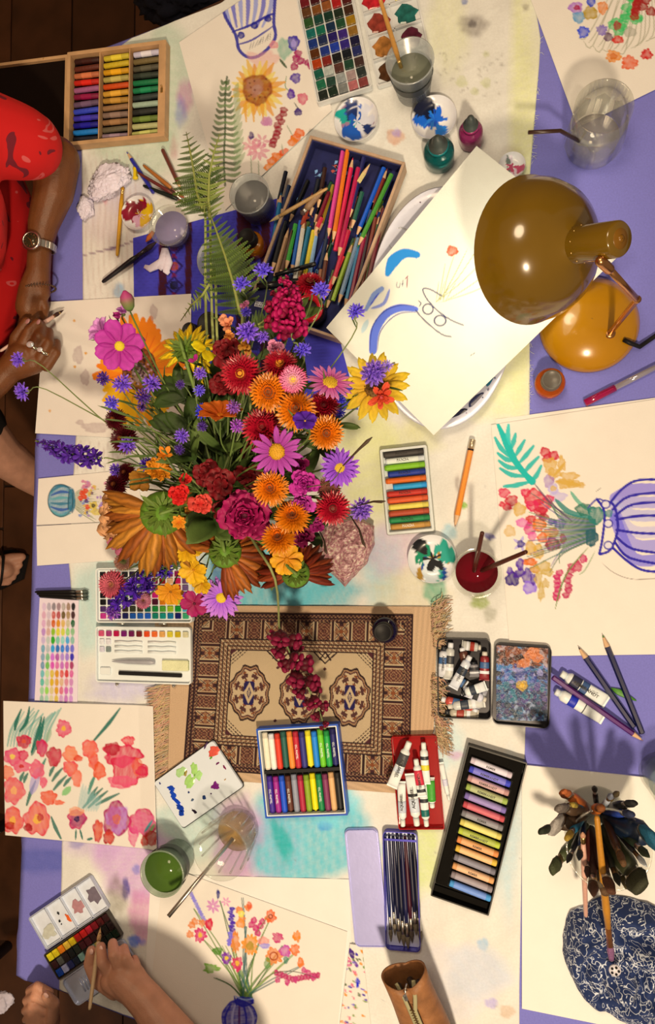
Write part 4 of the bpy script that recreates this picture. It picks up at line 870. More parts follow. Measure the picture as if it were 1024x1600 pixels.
# ------------------------------------------------------------------ wooden case of soft pastels
PLY = mat(ph(200, 150, 95), rough=.5, noise=.18, nsc=40, bump=.1, bsc=80)
HB = .020
cen, ang, w_, h_ = qf((114, 81), (269, 61), (93, 228), HB)
B0 = .0032; case = empty('pastel_case', 'open light wood case of soft pastels at the table corner', 'pastel case', (cen.x, cen.y, TZ+B0), ang)
hh = HB-B0
t = .006
mb = MB()
for a in ((0, h_/2-t/2, w_, t), (0, -h_/2+t/2, w_, t), (-w_/2+t/2, 0, t, h_-2*t), (w_/2-t, 0, 2*t, h_-2*t)): mb.box((a[0], a[1], hh/2), (a[2], a[3], hh), bev=.0008)
obj('wooden_rim', mb, PLY, case)
mb = MB(); mb.box((0, 0, .0015), (w_-.01, h_-.01, .003)); obj('foam_bed', mb, mat((.012, .007, .006), rough=.95, spec=.1), case)
cols3 = ['3a1008 6b2a18 d07040 d82010 b06080 900838 705060 3848b8 4030a0 181080 1880c0 202028', 'e0c030 e0b820 e8a010 c0a850 e05010 e0a030 c08830 a87848 907058 a07040 706040 a08080', 'e0d0d0 806838 585038 303828 107840 188048 303830 b0c098 282820 708030 c8c078 c8c060']
cw = (w_-3*t-.004)/3; x0 = -w_/2+t
for j in (1, 2):
    mb = MB(); mb.box((x0+j*(cw+.002)-.001, 0, hh/2-.001), (.0016, h_-2*t, hh-.003)); obj('divider', mb, PLY, case)
cnames = ['dark brown', 'russet', 'peach orange', 'scarlet', 'dusty pink', 'crimson', 'mauve', 'blue', 'violet', 'navy', 'sky blue', 'charcoal', 'lemon', 'yellow', 'golden yellow', 'straw', 'red-orange', 'apricot', 'ochre', 'light brown', 'taupe', 'tan', 'olive brown', 'pale mauve', 'white', 'umber', 'olive grey', 'dark green-grey', 'emerald', 'bright green', 'slate green', 'pale green', 'near black', 'moss green', 'cream yellow', 'pale lemon']
Mc = Matrix.Translation(case.location) @ RZ(ang)
def wpx(M, x, y, z):
    q = M @ Vector((x, y, z)); return PX(q)
for j in range(3):
    for i, c in enumerate(cols3[j].split()):
        y = h_/2-t-(i+.55)*(h_-2*t)/12.1; xa = x0+j*(cw+.002)+.0035; z = TZ+B0+.0032
        nm = cnames[j*12+i]; k = R.uniform(-.0008, .0008)
        a = Mc @ Vector((xa, y+k, 0)); b = Mc @ Vector((xa+cw-.006, y-k, 0)); r = .0042
        pa, pb = PX((a.x, a.y, z+r)), PX((b.x, b.y, z+r))
        stick(f'{nm} pastel, {["first","second","third","fourth","fifth","sixth","seventh","eighth","ninth","tenth","eleventh","twelfth"][i]} from the top in the {["left","middle","right"][j]} column of the wooden case', pa, pb, z-TZ, hx(c, .8), r, name='soft_pastel', group='soft pastels in the wooden case', wrap=hx(c, 1.15) if i % 3 != 1 else None, wl=(.3, .7))
# its lid, opened flat to the left
lid = empty('case_lid', 'dark lid of the wooden pastel case lying open to the left', 'lid', Mc @ Vector((-w_/2-.075, 0, 0)), ang)
mb = MB(); mb.box((0, 0, .003), (.148, h_-.002, .006)); obj('lid_panel', mb, mat((.008, .004, .003), rough=.9, spec=.1), lid)
mb = MB()
for a in ((0, h_/2-.003, .148, .005), (0, -h_/2+.003, .148, .005), (-.072, 0, .004, h_-.01), (.0715, 0, .005, h_-.01)): mb.box((a[0], a[1], .0095), (a[2], a[3], .0065), bev=.0006)
obj('lid_rim', mb, PLY, lid)
for x in (-.05, .03): mb = MB(); mb.lathe([(0, .0012), (.0008, .001)], 8, c=(x, h_/2-.003, .0127)); obj('pin', mb, GOLD, lid)
mb = MB(); mb.box((w_/2-.0055, -.004, hh+.0006), (.004, .008, .0012), bev=.0004); mb.lathe([(0, .0014), (.0018, .0011)], 8, c=(w_/2-.0055, .002, hh+.001)); obj('latch', mb, GOLD, case)

# ------------------------------------------------------------------ oil pastels in the blue and white box
HP = .017+RUGH
cen, ang, w_, h_ = qf((401, 1139), (529, 1131), (414, 1279), HP)
bx = empty('oil_pastel_box', 'blue and white card box of oil pastels standing over the rug edge', 'pastel box', (cen.x, cen.y, TZ+RUGH+.0004), ang)
mb = MB(); tray(mb, w_, h_, .001, 0, .0166, .0022); obj('outer_tray', mb, mat(ph(35, 85, 170), rough=.4), bx)
mb = MB(); tray(mb, w_-.0052, h_-.0052, .001, .0012, .0160, .0016); obj('inner_tray', mb, mat(ph(240, 232, 225), rough=.4), bx)
mb = MB(); mb.box((0, 0, .004), (w_-.0085, h_-.0085, .003)); mb.box((0, 0, .0085), (w_-.0085, .005, .007)); obj('black_insert', mb, BLACKP, bx)
Mb = Matrix.Translation(bx.location) @ RZ(ang)
o1 = 'f0dcb0 f4ecd8 e03a20 1f5a48 f08830 c02030 303070 f0d820 1880d0 70c020 20a040 202058'.split(); o2 = '402080 a0207a 1850b8 603020 909090 b02038 88a020 f0d800 108040 803050 e0a868 181818'.split()
n1 = ['ivory', 'white', 'vermilion', 'pine green', 'orange', 'carmine', 'indigo', 'yellow', 'azure', 'lime green', 'green', 'midnight blue']; n2 = ['purple', 'magenta', 'royal blue', 'brown', 'grey', 'crimson', 'olive green', 'canary yellow', 'emerald', 'plum', 'flesh-toned', 'black']
pit = (w_-.012)/12
for row, (cs, ns) in enumerate(((o1, n1), (o2, n2))):
    for i, c in enumerate(cs):
        x = -w_/2+.006+pit*(i+.5); ya, yb = ((h_/2-.0075, .004) if row == 0 else (-.004, -h_/2+.0065)); r = pit*.455; z = TZ+RUGH+.0062
        a = Mb @ Vector((x, ya-R.uniform(0, .003), 0)); b = Mb @ Vector((x, yb, 0))
        tx = 'OIL PASTEL' if (row, i) in ((0, 9), (0, 10), (0, 11), (1, 1), (1, 8), (1, 3), (0, 5), (1, 0)) else None
        stick(f'{ns[i]} oil pastel in the {["upper", "lower"][row]} row of the blue and white box', PX((a.x, a.y, z+r)), PX((b.x, b.y, z+r)), z-TZ, hx(c, .85), r, name='oil_pastel', group='oil pastels in the blue and white box', wrap=hx(c, 1.1), wl=(.14, .95), text=tx, tcol=ph(240, 235, 225), tip=(i % 4 == 3), ts=1.0)
# ------------------------------------------------------------------ twelve oil pastels in the cream tray
HP = .010
cen, ang, w_, h_ = qf((597, 703), (670, 695), (603, 836), HP)
bx = empty('crayon_tray', 'cream plastic tray of twelve oil pastels beside the orange pencil', 'crayon tray', (cen.x, cen.y, TZ+.0040), ang)
mb = MB(); tray(mb, w_, h_, .003, 0, .0085, .0034, floor=.0015); obj('tray', mb, mat(ph(228, 222, 195), rough=.35), bx)
mb = MB(); tray(mb, w_+.003, h_+.003, .004, -.0006, .0062, .0011, floor=.0004); obj('clear_sleeve', mb, CLEARP, bx)
Mb = Matrix.Translation(bx.location) @ RZ(ang)
pc = '403830 e8e4d0 88c020 203888 e86818 28a0d8 c83020 e05828 e8d050 b84828 188040 c08838'.split(); pn = ['charcoal', 'white', 'lime green', 'navy blue', 'orange', 'sky blue', 'red', 'coral', 'yellow', 'rust', 'green', 'ochre']
for i, c in enumerate(pc):
    y = h_/2-.0065-(i+.2)*(h_-.0135)/11.6; r = .0041; z = TZ+.0057; ind = [0, .002, 0, .004, 0, .010, 0, 0, .001, 0, 0, .001][i]
    a = Mb @ Vector((-w_/2+.0045+ind, y, 0)); b = Mb @ Vector((w_/2-.005, y+R.uniform(-.0003, .0003), 0))
    stick(f'{pn[i]} oil pastel in the cream tray beside the orange pencil', PX((a.x, a.y, z+r)), PX((b.x, b.y, z+r)), z-TZ, hx(c, .9), r, name='oil_pastel', group='oil pastels in the cream tray', wrap=hx(c, 1.1), wl=(.05, .85), text=('PANDA' if i in (0, 1, 3, 6, 10, 11) else None), tcol=(ph(240, 235, 225) if i == 11 else (.02, .02, .02)), ts=1.3, bold=.03)
# ------------------------------------------------------------------ fifteen wrapped pastels in the black foam box
HP = .016
cen, ang, w_, h_ = qf((723, 1161), (815, 1189), (682, 1401), HP)
bx = empty('pastel_box', 'tilted black box holding a ladder of fifteen paper-wrapped pastels', 'pastel box', (cen.x, cen.y, TZ+.0040), ang)
mb = MB(); tray(mb, w_, h_, .0015, 0, .0145, .0018); obj('box_tray', mb, mat((.006, .006, .006), rough=.4, spec=.3), bx)
mb = MB(); mb.box((0, .006, .004), (w_-.006, h_-.020, .0055), bev=.001); mb.box((0, -h_/2+.008, .0035), (w_-.006, .009, .002)); obj('foam_bed', mb, mat((.007, .0065, .006), rough=.95, bump=.5, spec=.1), bx)
Mb = Matrix.Translation(bx.location) @ RZ(ang)
rc = 'e0c8c0 4048b8 c89080 a8b850 8870a8 d05050 888078 e8d060 c8d040 f09048 f0c040 807878 f0a860 988880 50a0d0'.split(); rw = 'e8d8d0 8078c0 d8a898 b8b878 a088b0 d86868 989088 ecd870 b8bc50 f0a868 f0bc78 908888 f0b880 a89890 7898cc'.split()
rn = ['white', 'blue-violet', 'shell pink', 'olive yellow', 'lilac', 'coral red', 'grey', 'pale yellow', 'yellow-green', 'orange', 'amber', 'dark grey', 'apricot', 'warm grey', 'light blue']
for i, c in enumerate(rc):
    t = i/14; xa, ya = 736-(736-703)*t, 1187+(1379-1187)*t; r = .0046
    xb, yb = xa+64, ya+25
    stick(f'{rn[i]} paper-wrapped pastel, number {i+1} from the top of the black box', (xa, ya), (xb, yb), .0108, hx(c, .9), r, name='wrapped_pastel', group='paper-wrapped pastels in the black box', wrap=hx(rw[i]), wl=(.10, .88), text=('REMBRANDT' if i in (1, 2, 3, 8) else ('REMBR' if i % 3 == 0 else None)), tcol=(.03, .03, .03), ts=.95)
    mb = MB(); p_ = bx.matrix_basis; q = inv(bx, xa+32, ya+12, .012); a0 = math.atan2(*(lambda d: (d.y, d.x))(P(xb, yb, .012)-P(xa, ya, .012)))-ang
    mb.box((0, 0, 0), (.064, .0108, .0012)); obj('foam_slot', mb, mat((.004, .004, .004), rough=.9), bx, TM(q.x, q.y, .0070) @ RZ(a0))
# ------------------------------------------------------------------ lilac tin of brushes
cen, ang, w_, h_ = qf((541, 1296), (594, 1295), (551, 1481), .009)
lid = empty('brush_tin', 'open lilac metal tin with a row of fine brushes', 'brush tin', (cen.x, cen.y, TZ+.0040), ang)
LIL = mat(ph(190, 180, 225), rough=.3, metal=.25, noise=.04, bump=.05)
mb = MB(); mb.prism(rrect(w_, h_, .008), 0, .0036, inset=.01); tray(mb, w_-.003, h_-.003, .007, .0034, .0056, .0012, floor=.0008); obj('lid', mb, LIL, lid)
TA, TB, TC, TD = (596, 1297), (650, 1300), (606, 1482), (660, 1486)
c2, a2, w2, h2 = qf(TA, TB, TC, .012)
mb = MB(); tray(mb, w2, h2, .007, 0, .0115, .0012, floor=.0008); M_ = lid.matrix_basis
R0 = (Matrix.Translation(lid.location) @ RZ(ang)).inverted() @ Matrix.Translation((c2.x, c2.y, TZ+.0040)) @ RZ(a2)
obj('tray', mb, mat(ph(70, 62, 150), rough=.3, metal=.3, noise=.05), lid, R0)
mb = MB(); mb.box((0, 0, .0013), (w2-.004, h2-.004, .0006)); obj('lining', mb, mat(ph(215, 210, 235), rough=.35, metal=.2), lid, R0)
mb = MB(); mb.box((0, h2/2-.012, .0105), (w2-.004, .003, .001)); obj('brush_clip', mb, mat(ph(70, 62, 150), rough=.3, metal=.3), lid, R0)
bcol = ['202a58', '181c38', '181830', '101428', '16183a', '401020', '14162a', '101020']; brn = ['navy', 'thin black', 'black', 'long-haired black', 'gold-tipped black', 'maroon', 'short-haired black', 'rightmost black']
for i in range(8):
    x = 602+i*6.2; ln = [170, 160, 172, 178, 182, 172, 160, 172][i]
    brush(f'{brn[i]} fine brush lying in the lilac tin', (x, 1302+(i % 3)*2), (x+4+ln*.04+(i-3.5)*.4, 1302+ln), .0062 if i % 2 else .0078, .0062, hx(bcol[i]), hx('7a6a50' if i != 5 else '5a4a3c'), r=.0026 if i in (0, 1) else .0033, fl=.20, bl=.12, group='fine brushes in the lilac tin', wide=1.1)
# ------------------------------------------------------------------ enamel palette lid with dabs
cen, ang, w_, h_ = qf((242, 1220), (337, 1152), (284, 1297), .009)
pl = empty('palette_lid', 'white enamelled palette with blue, green and coral paint dabs on the rug corner', 'palette', (cen.x, cen.y, TZ+RUGH+.0004), ang)
mb = MB(); mb.prism(rrect(w_, h_, .005), 0, .0015); obj('black_underside', mb, BLACKP, pl)
mb = MB(); mb.prism(rrect(w_-.002, h_-.002, .005), .0015, .0042, inset=.015); obj('enamel_plate', mb, mat(ph(225, 222, 232), rough=.2, noise=.02, coat=.5), pl)
def dab(root, x, y, h, pts, col, thick=.0008, name='paint_dab'):
    mb = MB(); q = inv(root, x, y, h); n = 14; vs = []
    rr = random.Random(int(x*7+y)); 
    out = []
    for k in range(n):
        a = 2*PI*k/n; e = 1+rr.uniform(-.3, .3); c, s_ = math.cos(pts[2]), math.sin(pts[2]); u, v = math.cos(a)*pts[0]*e*.0009, math.sin(a)*pts[1]*e*.0009
        out.append((u*c-v*s_, u*s_+v*c))
    mb.prism(out, 0, thick, inset=.25); return obj(name, mb, mat(col, rough=.2, noise=.15, nsc=150), root, TM(q.x, q.y, q.z))
z = RUGH+.0047
for a in ((268, 1232, (7, 4, -.7), '1040a0'), (271, 1242, (5, 7, 0), '1244a8'), (276, 1252, (4, 9, .25), '1040a8'), (282, 1263, (5, 9, .2), '0c3890'), (284, 1270, (5, 5, 0), '0c3890'), (283, 1206, (10, 8, .3), 'b0d080'), (303, 1202, (6, 15, -.5), 'a8d068'), (296, 1222, (12, 7, .5), 'a8d068'), (310, 1212, (8, 7, .3), 'b0d878'), (290, 1208, (5, 3, .8), 'a89040'), (335, 1173, (12, 8, -.1), 'e05840'), (330, 1184, (3, 2, 0), '6aa030'), (337, 1228, (8, 6, .2), '7a1c70'), (319, 1246, (4, 3.5, 0), '203860'), (304, 1268, (2.5, 6, .3), '201020'), (301, 1250, (3, 2, 0), '506070'), (351, 1199, (1.8, 4, 0), '801040'), (340, 1193, (4, 1.5, 0), '701850'), (322, 1164, (7, 1.6, .5), '503050'), (250, 1224, (1.5, 2, 0), '404070'), (360, 1190, (1.8, 1.8, 0), '202030'), (295, 1238, (2, 2, 0), '203060'), (330, 1240, (1.4, 1.4, 0), '401040'), (352, 1218, (2, 1, .2), 'c09050')):
    dab(pl, a[0], a[1], z, a[2], hx(a[3]))
# ------------------------------------------------------------------ white watercolour set: pans above, compartments below
cen, ang, w_, h_ = qf((149, 888), (299, 886), (150, 973), .019)
ws = empty('watercolour_set', 'white open watercolour set with a grid of coloured pans beside the rug', 'paint set', (cen.x, cen.y, TZ+RUGH+.0006), ang)
WT = mat(ph(238, 232, 228), rough=.3, noise=.02)
def sub(root, quad, h, z):
    c, a, w, hh_ = qf(*quad, h); return (Matrix.Translation(root.location) @ RZ(root.rotation_euler.z)).inverted() @ Matrix.Translation((c.x, c.y, z)) @ RZ(a), w, hh_
mb = MB(); tray(mb, w_, h_, .005, 0, .0105, .0022); mb.box((0, 0, .004), (w_-.006, h_-.006, .006)); obj('pan_tray', mb, WT, ws)
G = ['181818 202820 10401c 202020 281838 18183c 302058 402070 601850 7a1850 982050 e8c820', '303038 282028 1c3828 203040 302840 403058 602050 801c40 901818 e8b880 d01850 785070', '504850 203028 204850 283060 281c50 382878 701838 a02040 981820 f0a040 c01020 7a5c80', '141418 30284c 183c60 4878b0 203050 281838 382038 d02070 f08020 f0a820 f06030 a030a0', '141414 281850 182070 502078 302050 501860 701850 501028 e88010 f0b010 c8d030 502860', '503060 402878 381c60 403020 383c28 443820 106050 188838 58a830 a8c820 109830 50b0c0', 'c83880 e86088 30185a 181c50 1858a0 2060a8 1c60b8 088868 109880 087898 101860 40b070']
px_, py_ = (w_-.010)/12, (h_-.010)/7
for r_, row in enumerate(G):
    for c_, c in enumerate(row.split()): pan(ws, -w_/2+.005+px_*(c_+.5), h_/2-.005-py_*(r_+.5), .0072, px_*.76, py_*.80, hx(c, .9))
M2, w2, h2 = sub(ws, ((149, 979), (298, 981), (148, 1066)), .018, TZ+RUGH+.0006)
mb = MB(); tray(mb, w2, h2, .005, 0, .0080, .0020); mb.box((0, 0, .0025), (w2-.005, h2-.005, .003)); obj('lower_tray', mb, WT, ws, M2)
for i, c in enumerate('d05068 a03868 b81040 781860 701848 702020 e04818 e86828 e0a050 d8c030 c8a818 d8c890'.split()): pan(ws, *(M2 @ Vector((-w2/2+.009+i*(w2-.018)/11, h2/2-.011, .0055))), .0086, .0086, hx(c))
for i, (x, y, c) in enumerate(((.007, .024, 'e8e0d8'), (.018, .024, 'e4d8c8'), (.007, .036, 'd8ccc4'), (.018, .036, '808878'))): pan(ws, *(M2 @ Vector((-w2/2+.003+x, h2/2-y, .0050))), .008, .008, hx(c))
for k in range(3):
    for s_ in (0, 1):
        m = MB(); m.tube([(-w2/2+.032+s_*.056+t*.0115, h2/2-.024-k*.0075+.0006*math.sin(t*2.5), .0058) for t in range(5)], .0016, 8); obj('mixing_ridge', m, WT, ws, M2)
m = MB(); m.box((w2*.34, -h2*.17, .0062), (w2*.27, h2*.18, .006), bev=.001); obj('sponge', m, mat(ph(235, 225, 160), rough=.95, bump=.8, bsc=700), ws, M2)
m = MB(); m.box((-w2*.40, -h2*.30, .0055), (w2*.11, h2*.13, .004), bev=.0015); obj('small_cap', m, WT, ws, M2)
m = MB(); m.lathe([(-.052, .0004), (-.046, .0014), (-.040, .0022), (-.026, .0034), (.012, .0042), (.020, .0030), (.021, .001)], 12, 'x', c=(0, -h2*.12, .0078)); obj('water_brush', m, mat(ph(195, 185, 170), rough=.25, trans=.3), ws, M2)
m = MB(); m.box((.012, -h2*.335, .0058), (w2*.66, .0058, .004), bev=.001, M=RZ(-.015)); obj('black_pen', m, BLACKP, ws, M2)
for x in (-.045, .05): m = MB(); m.box((x, -h2/2-.0022, .003), (.006, .004, .005), bev=.001); m.lathe([(0, .0018), (.002, .0014)], 8, c=(x, -h2/2-.004, .0045)); obj('latch', m, STEEL, ws, M2)
for x in (-.04, .03): m = MB(); m.lathe([(-.006, .0016), (.006, .0016)], 8, 'x', c=(x, -h_/2-.002, .006)); obj('hinge', m, STEEL, ws)
# ------------------------------------------------------------------ big watercolour tin, top edge
cen, ang, w_, h_ = qf((452, 2), (536, -27), (508, 160), .012)
bt = empty('watercolour_tin', 'large well-used paint tin with crowded pans open at the top edge', 'paint set', (cen.x, cen.y, TZ+.0060), ang)
CRM = mat(ph(225, 215, 190), rough=.35, noise=.12, nsc=40)
mb = MB(); tray(mb, w_, h_, .004, 0, .010, .0022); mb.box((0, 0, .003), (w_-.005, h_-.005, .003)); obj('pan_tray', mb, CRM, bt)
GA = ['7a1820 4a1018 8a3020 a02818 3a1418', '6a4020 8a5020 a05828 c02020 5a1818', '305828 184838 103828 203020 482818', '107060 087050 103048 205030 b08018', '183878 203050 281c60 402878 a07028', '603010 203880 2040a0 38287a 181838', 'c04010 902820 181818 101820 283060', '106048 c8c8b0 60382c 204830 483028', '207048 284838 a8a898 b89888 303830', '202820 183020 8a8878 c87068 904038']
for r_, row in enumerate(GA):
    for c_, c in enumerate(row.split()): pan(bt, -w_/2+.0035+(w_-.007)/5*(c_+.5), h_/2-.004-(h_-.008)/10*(r_+.5), .0055+R.uniform(0, .002), (w_-.007)/5*.88, (h_-.008)/10*.80, hx(c, .75), rot=R.uniform(-.08, .08) if r_ > 6 else 0)
M2, w2, h2 = sub(bt, ((548, -14), (634, -44), (600, 133)), .010, TZ+.0040)
mb = MB(); tray(mb, w2, h2, .004, 0, .0080, .0022); obj('mixing_lid', mb, CRM, bt, M2)
mb = MB(); mb.box((0, 0, .0045), (.0018, h2-.004, .004)); 
for k in (-1, 0, 1): mb.box((0, k*h2*.24, .0045), (w2-.004, .0016, .004))
obj('well_divider', mb, CRM, bt, M2)
for i in range(2):
    for j in range(4):
        c = [['c02028', 'c8b040'], ['903828', '206050'], ['b07030', '602030'], ['503018', 'a0a030']][j][i]
        m = MB(); out = [((.38+.08*math.sin(k*2.1+i+j))*w2*.5*math.cos(2*PI*k/14), (.10+.015*math.sin(k*1.7+j))*h2*math.sin(2*PI*k/14)) for k in range(14)]
        m.prism(out, 0, .0008, inset=.15); obj('paint_puddle', m, mat(hx(c), rough=.15, noise=.6, nsc=90), bt, M2 @ TM((i-.5)*w2*.5, (1.5-j)*h2*.24, .0012))
# ------------------------------------------------------------------ dark metal tin crammed with tubes, and its painted lid
cen, ang, w_, h_ = qf((684, 997), (768, 999), (684, 1121), .016)
tt = empty('tube_tin', 'black metal tin crammed with paint tubes, hinged to a multicoloured mixing lid', 'paint tin', (cen.x, cen.y, TZ+.0045), ang)
BTIN = mat((.02, .02, .025), rough=.3, metal=.6)
mb = MB(); tray(mb, w_, h_, .008, 0, .014, .0015); obj('tin_tray', mb, BTIN, tt)
cB, aB, wB, hB_ = qf((772, 1003), (861, 1009), (771, 1131), .010)
M2 = (Matrix.Translation(tt.location) @ RZ(ang)).inverted() @ Matrix.Translation((cB.x, cB.y, TZ+.0045)) @ RZ(aB)
mb = MB(); tray(mb, wB, hB_, .009, 0, .007, .0014); obj('lid', mb, BTIN, tt, M2)
def mixc(p):
    for k in range(900):
        t = R.random(); x = R.uniform(770, 866); y = R.uniform(1000, 1136); v = (y-1003)/130
        if v < .28: c = R.choice(['5a1c20', '702818', 'c06830', 'e0a080', '3a1018', 'a04830', 'e8c8b8'])
        elif v < .5: c = R.choice(['48a8c8', '3858a8', 'c8c0e0', '283068', '6888c8', '70b0d8'])
        elif v < .72: c = R.choice(['108098', '30a0a8', '483878', '0c5878', '78a0b8', '8068a8'])
        else: c = R.choice(['0c6880', '30889c', 'c8d0d8', '301c50', '185868', '584080', '0c4060'])
        p.blob(x, y, R.uniform(2, 7), R.uniform(1.5, 5), hx(c, .62), .8, rot=R.uniform(0, 3), soft=1)
    for x, y in ((828, 1024), (840, 1028), (834, 1018), (820, 1036)): p.blob(x, y, 9, 7, hx('e08848'), .8)
    p.blob(816, 1071, 9, 8, hx('c8a028'), .9); p.blob(816, 1071, 4, 4, hx('e8b830'), .9)
    for a in ((778, 1052), (780, 1066), (845, 1115)): p.blob(*a, 4, 4, (.01, .01, .03), .9)
o = sheet('mixed_paint', [(776, 1008), (857, 1013), (855, 1127), (776, 1125)], .0068, .0008, hx('5080a0'), mixc, VC(.22, noise=.15, nsc=200, bump=.9, bsc=220, coat=.5), step=1.0, parent=tt)
o.rotation_euler = (0, 0, -ang); o.location = RZ(-ang) @ o.location
jt = [((705, 1004), (700, 1062), .006, 'c8c0a8'), ((694, 1010), (692, 1058), .006, 'd8d0c0'), ((752, 1012), (722, 1008), .007, 'c0b8a0'), ((735, 1025), (708, 1076), .013, 'd8d4c8'), ((740, 1034), (742, 1058), .008, '888078'), ((758, 1018), (757, 1064), .008, '8a2828'), ((722, 1012), (732, 1050), .006, '5a3020'), ((722, 1084), (760, 1072), .012, 'e8e4d8'), ((760, 1094), (724, 1080), .009, 'd8d0c8'), ((690, 1092), (740, 1106), .008, 'c04838'), ((696, 1112), (748, 1118), .006, 'b8a888'), ((700, 1104), (758, 1098), .011, 'd0c8b0'), ((742, 1112), (757, 1074), .005, 'a8a098'), ((712, 1060), (735, 1075), .005, '484038')]
wh = ['near its upper left corner', 'along its left wall', 'across its top edge', 'lying slantwise on top at its centre', 'short and grey at the centre right', 'with a dark red body along its right wall', 'brown and squeezed near the top', 'white and crumpled on the right', 'pale, crossing the middle right', 'orange-red, in the lower left', 'tan, along the bottom edge', 'cream, near the lower right', 'grey, in the lower right corner', 'dark, buried at the centre']
for i, (a, b, z, c) in enumerate(jt):
    tube(f'small paint tube in the black tin, {wh[i]}', a, b, z+.001, .0062, [(.25, .5, hx(['303030', '406080', 'a03020', '303840'][i % 4])), (.6, .72, hx('e8e0d0'))] if i != 6 else [], group='tubes crammed in the black tin', bodyc=hx(c), capc=hx(['e8e0d8', '282828', 'd8c8a8'][i % 3]), text='AQUARELL' if i in (3, 1) else None)
# ------------------------------------------------------------------ red see-through tray with white tubes
cen, ang, w_, h_ = qf((612, 1149), (683, 1147), (624, 1293), .010)
rt = empty('red_tray', 'red transparent plastic tray of white paint tubes at the rug edge', 'tray', (cen.x, cen.y, TZ+RUGH+.0004), ang)
mb = MB(); tray(mb, w_, h_, .003, 0, .010, .0015, floor=.0012); obj('tray', mb, mat(ph(200, 10, 15), rough=.15, noise=.05, trans=.45), rt)
WB = ph(240, 236, 232)
for i, (a, b, z, bands, lab, tx) in enumerate((((640, 1159), (612, 1231), .020, [(.12, .42, hx('484440')), (.45, .6, hx('d8d8d8'))], 'with a dark grey band leaning over the left edge', 'AQUAREL'), ((650, 1186), (660, 1246), .020, [(.15, .62, hx('d83040')), (.75, .85, hx('303030'))], 'with a red label, upper middle', 'AQUAREL'), ((662, 1160), (666, 1226), .012, [(.2, .3, hx('303030')), (.45, .6, hx('e8d030'))], 'with a yellow band, standing highest on the right', None),
        ((652, 1290), (641, 1210), .012, [(.15, .45, hx('d8d8d0')), (.5, .56, hx('202020'))], 'cap downwards at the lower middle', 'AQUAREL'), ((630, 1291), (627, 1222), .009, [(.2, .5, hx('c8c8c0'))], 'cap downwards at the lower left', 'AQUAREL'), ((667, 1291), (660, 1226), .010, [(.12, .3, hx('106858')), (.5, .6, hx('303030'))], 'cap downwards at the lower right', None), ((676, 1262), (672, 1216), .008, [(.1, .9, hx('48a030'))], 'with a green label on the right', None))):
    tube(f'white tube {lab} of the red tray', a, b, z+RUGH-.004, .0068 if i in (0, 3) else .0056, bands, group='tubes in the red tray', text=tx, capl=.15)
tube('thin white tube lying outside the red tray', (702, 1250), (689, 1192), .008, .0035, [(.3, .5, hx('d8d0d0'))])
tube('white paint tube with a black lettered band above the violet pencil', (877, 1052), (950, 1098), .0020, .0085, [(.12, .34, hx('303040')), (.36, .52, hx('405878'))], capl=.10, text='REMBRANDT')
tube('white paint tube with a cobalt blue patch beside the violet pencil', (868, 1080), (945, 1124), .0020, .0080, [(.22, .38, hx('2030a0')), (.55, .57, hx('404040'))], capl=.08, capc=ph(230, 225, 220))
# ------------------------------------------------------------------ small metal tin by the painting hand
cen, ang, w_, h_ = qf((48, 1432), (145, 1366), (70, 1486), .009)
ht = empty('travel_tin', 'small metal watercolour tin with white wells being used by the hand', 'paint set', (cen.x, cen.y, TZ+.0042), ang)
STN = mat(ph(205, 200, 195), rough=.28, metal=.35, noise=.06)
mb = MB(); tray(mb, w_, h_, .004, 0, .0065, .0014); obj('mixing_lid', mb, STN, ht)
for k in range(4):
    m = MB(); tray(m, w_/4-.002, h_-.004, .002, .001, .0055, .0009); obj('mixing_well', m, mat(ph(225, 220, 215), rough=.2, noise=.1, nsc=60), ht, TM(-w_/2+w_/8+k*w_/4*.985+.0006, 0, 0))
for x, y, a, c in ((107, 1434, (4, 8, .3), 'e86020'), (91, 1427, (2, 3, 0), '181818'), (93, 1439, (2, 2.6, 0), '181818'), (96, 1444, (1.4, 1.4, 0), '181818'), (122, 1417, (12, 12, 0), 'b88078'), (147, 1398, (12, 14, 0), '786868'), (77, 1455, (14, 12, 0), 'c8c0a0')): dab(ht, x, y, .0070, a, hx(c), .0003)
M2, w2, h2 = sub(ht, ((70, 1490), (168, 1421), (92, 1531)), .009, TZ+.0042)
mb = MB(); tray(mb, w2, h2, .003, 0, .0075, .0015); obj('pan_tray', mb, mat((.10, .09, .085), rough=.3, metal=.6), ht, M2)
GH = ['e8d020 e8c818 f08010 f0c038 e8c018 b81810 d01c18 c82030 801018 501010 301010', '381818 606050 281818 101818 283020 501018 601820 381010 301010 181410 281818', '1048a0 b8b8d0 283060 102030 90b8a0 182018 b8c8a8 c8b050 101c18 182c20 102818']
for r_, row in enumerate(GH):
    for c_, c in enumerate(row.split()): pan(ht, *(M2 @ Vector((-w2/2+.002+(w2-.004)/11*(c_+.5), h2/2-.002-(h2-.004)/3*(r_+.5), .0048))), (w2-.004)/11*.86, (h2-.004)/3*.84, hx(c, .9), rot=0)
M3_, w3, h3 = sub(ht, ((95, 1533), (190, 1466), (120, 1574)), .009, TZ+.0044)
mb = MB(); tray(mb, w3, h3, .008, .0, .0045, .0015); obj('folding_palette', mb, STN, ht, M3_)
for k in range(5): m = MB(); m.tube([(-w3*.3+k*.006, -h3*.25, .0022), (-w3*.3+k*.006, h3*.2, .0022)], .0012, 6); obj('palette_ridge', m, STN, ht, M3_)
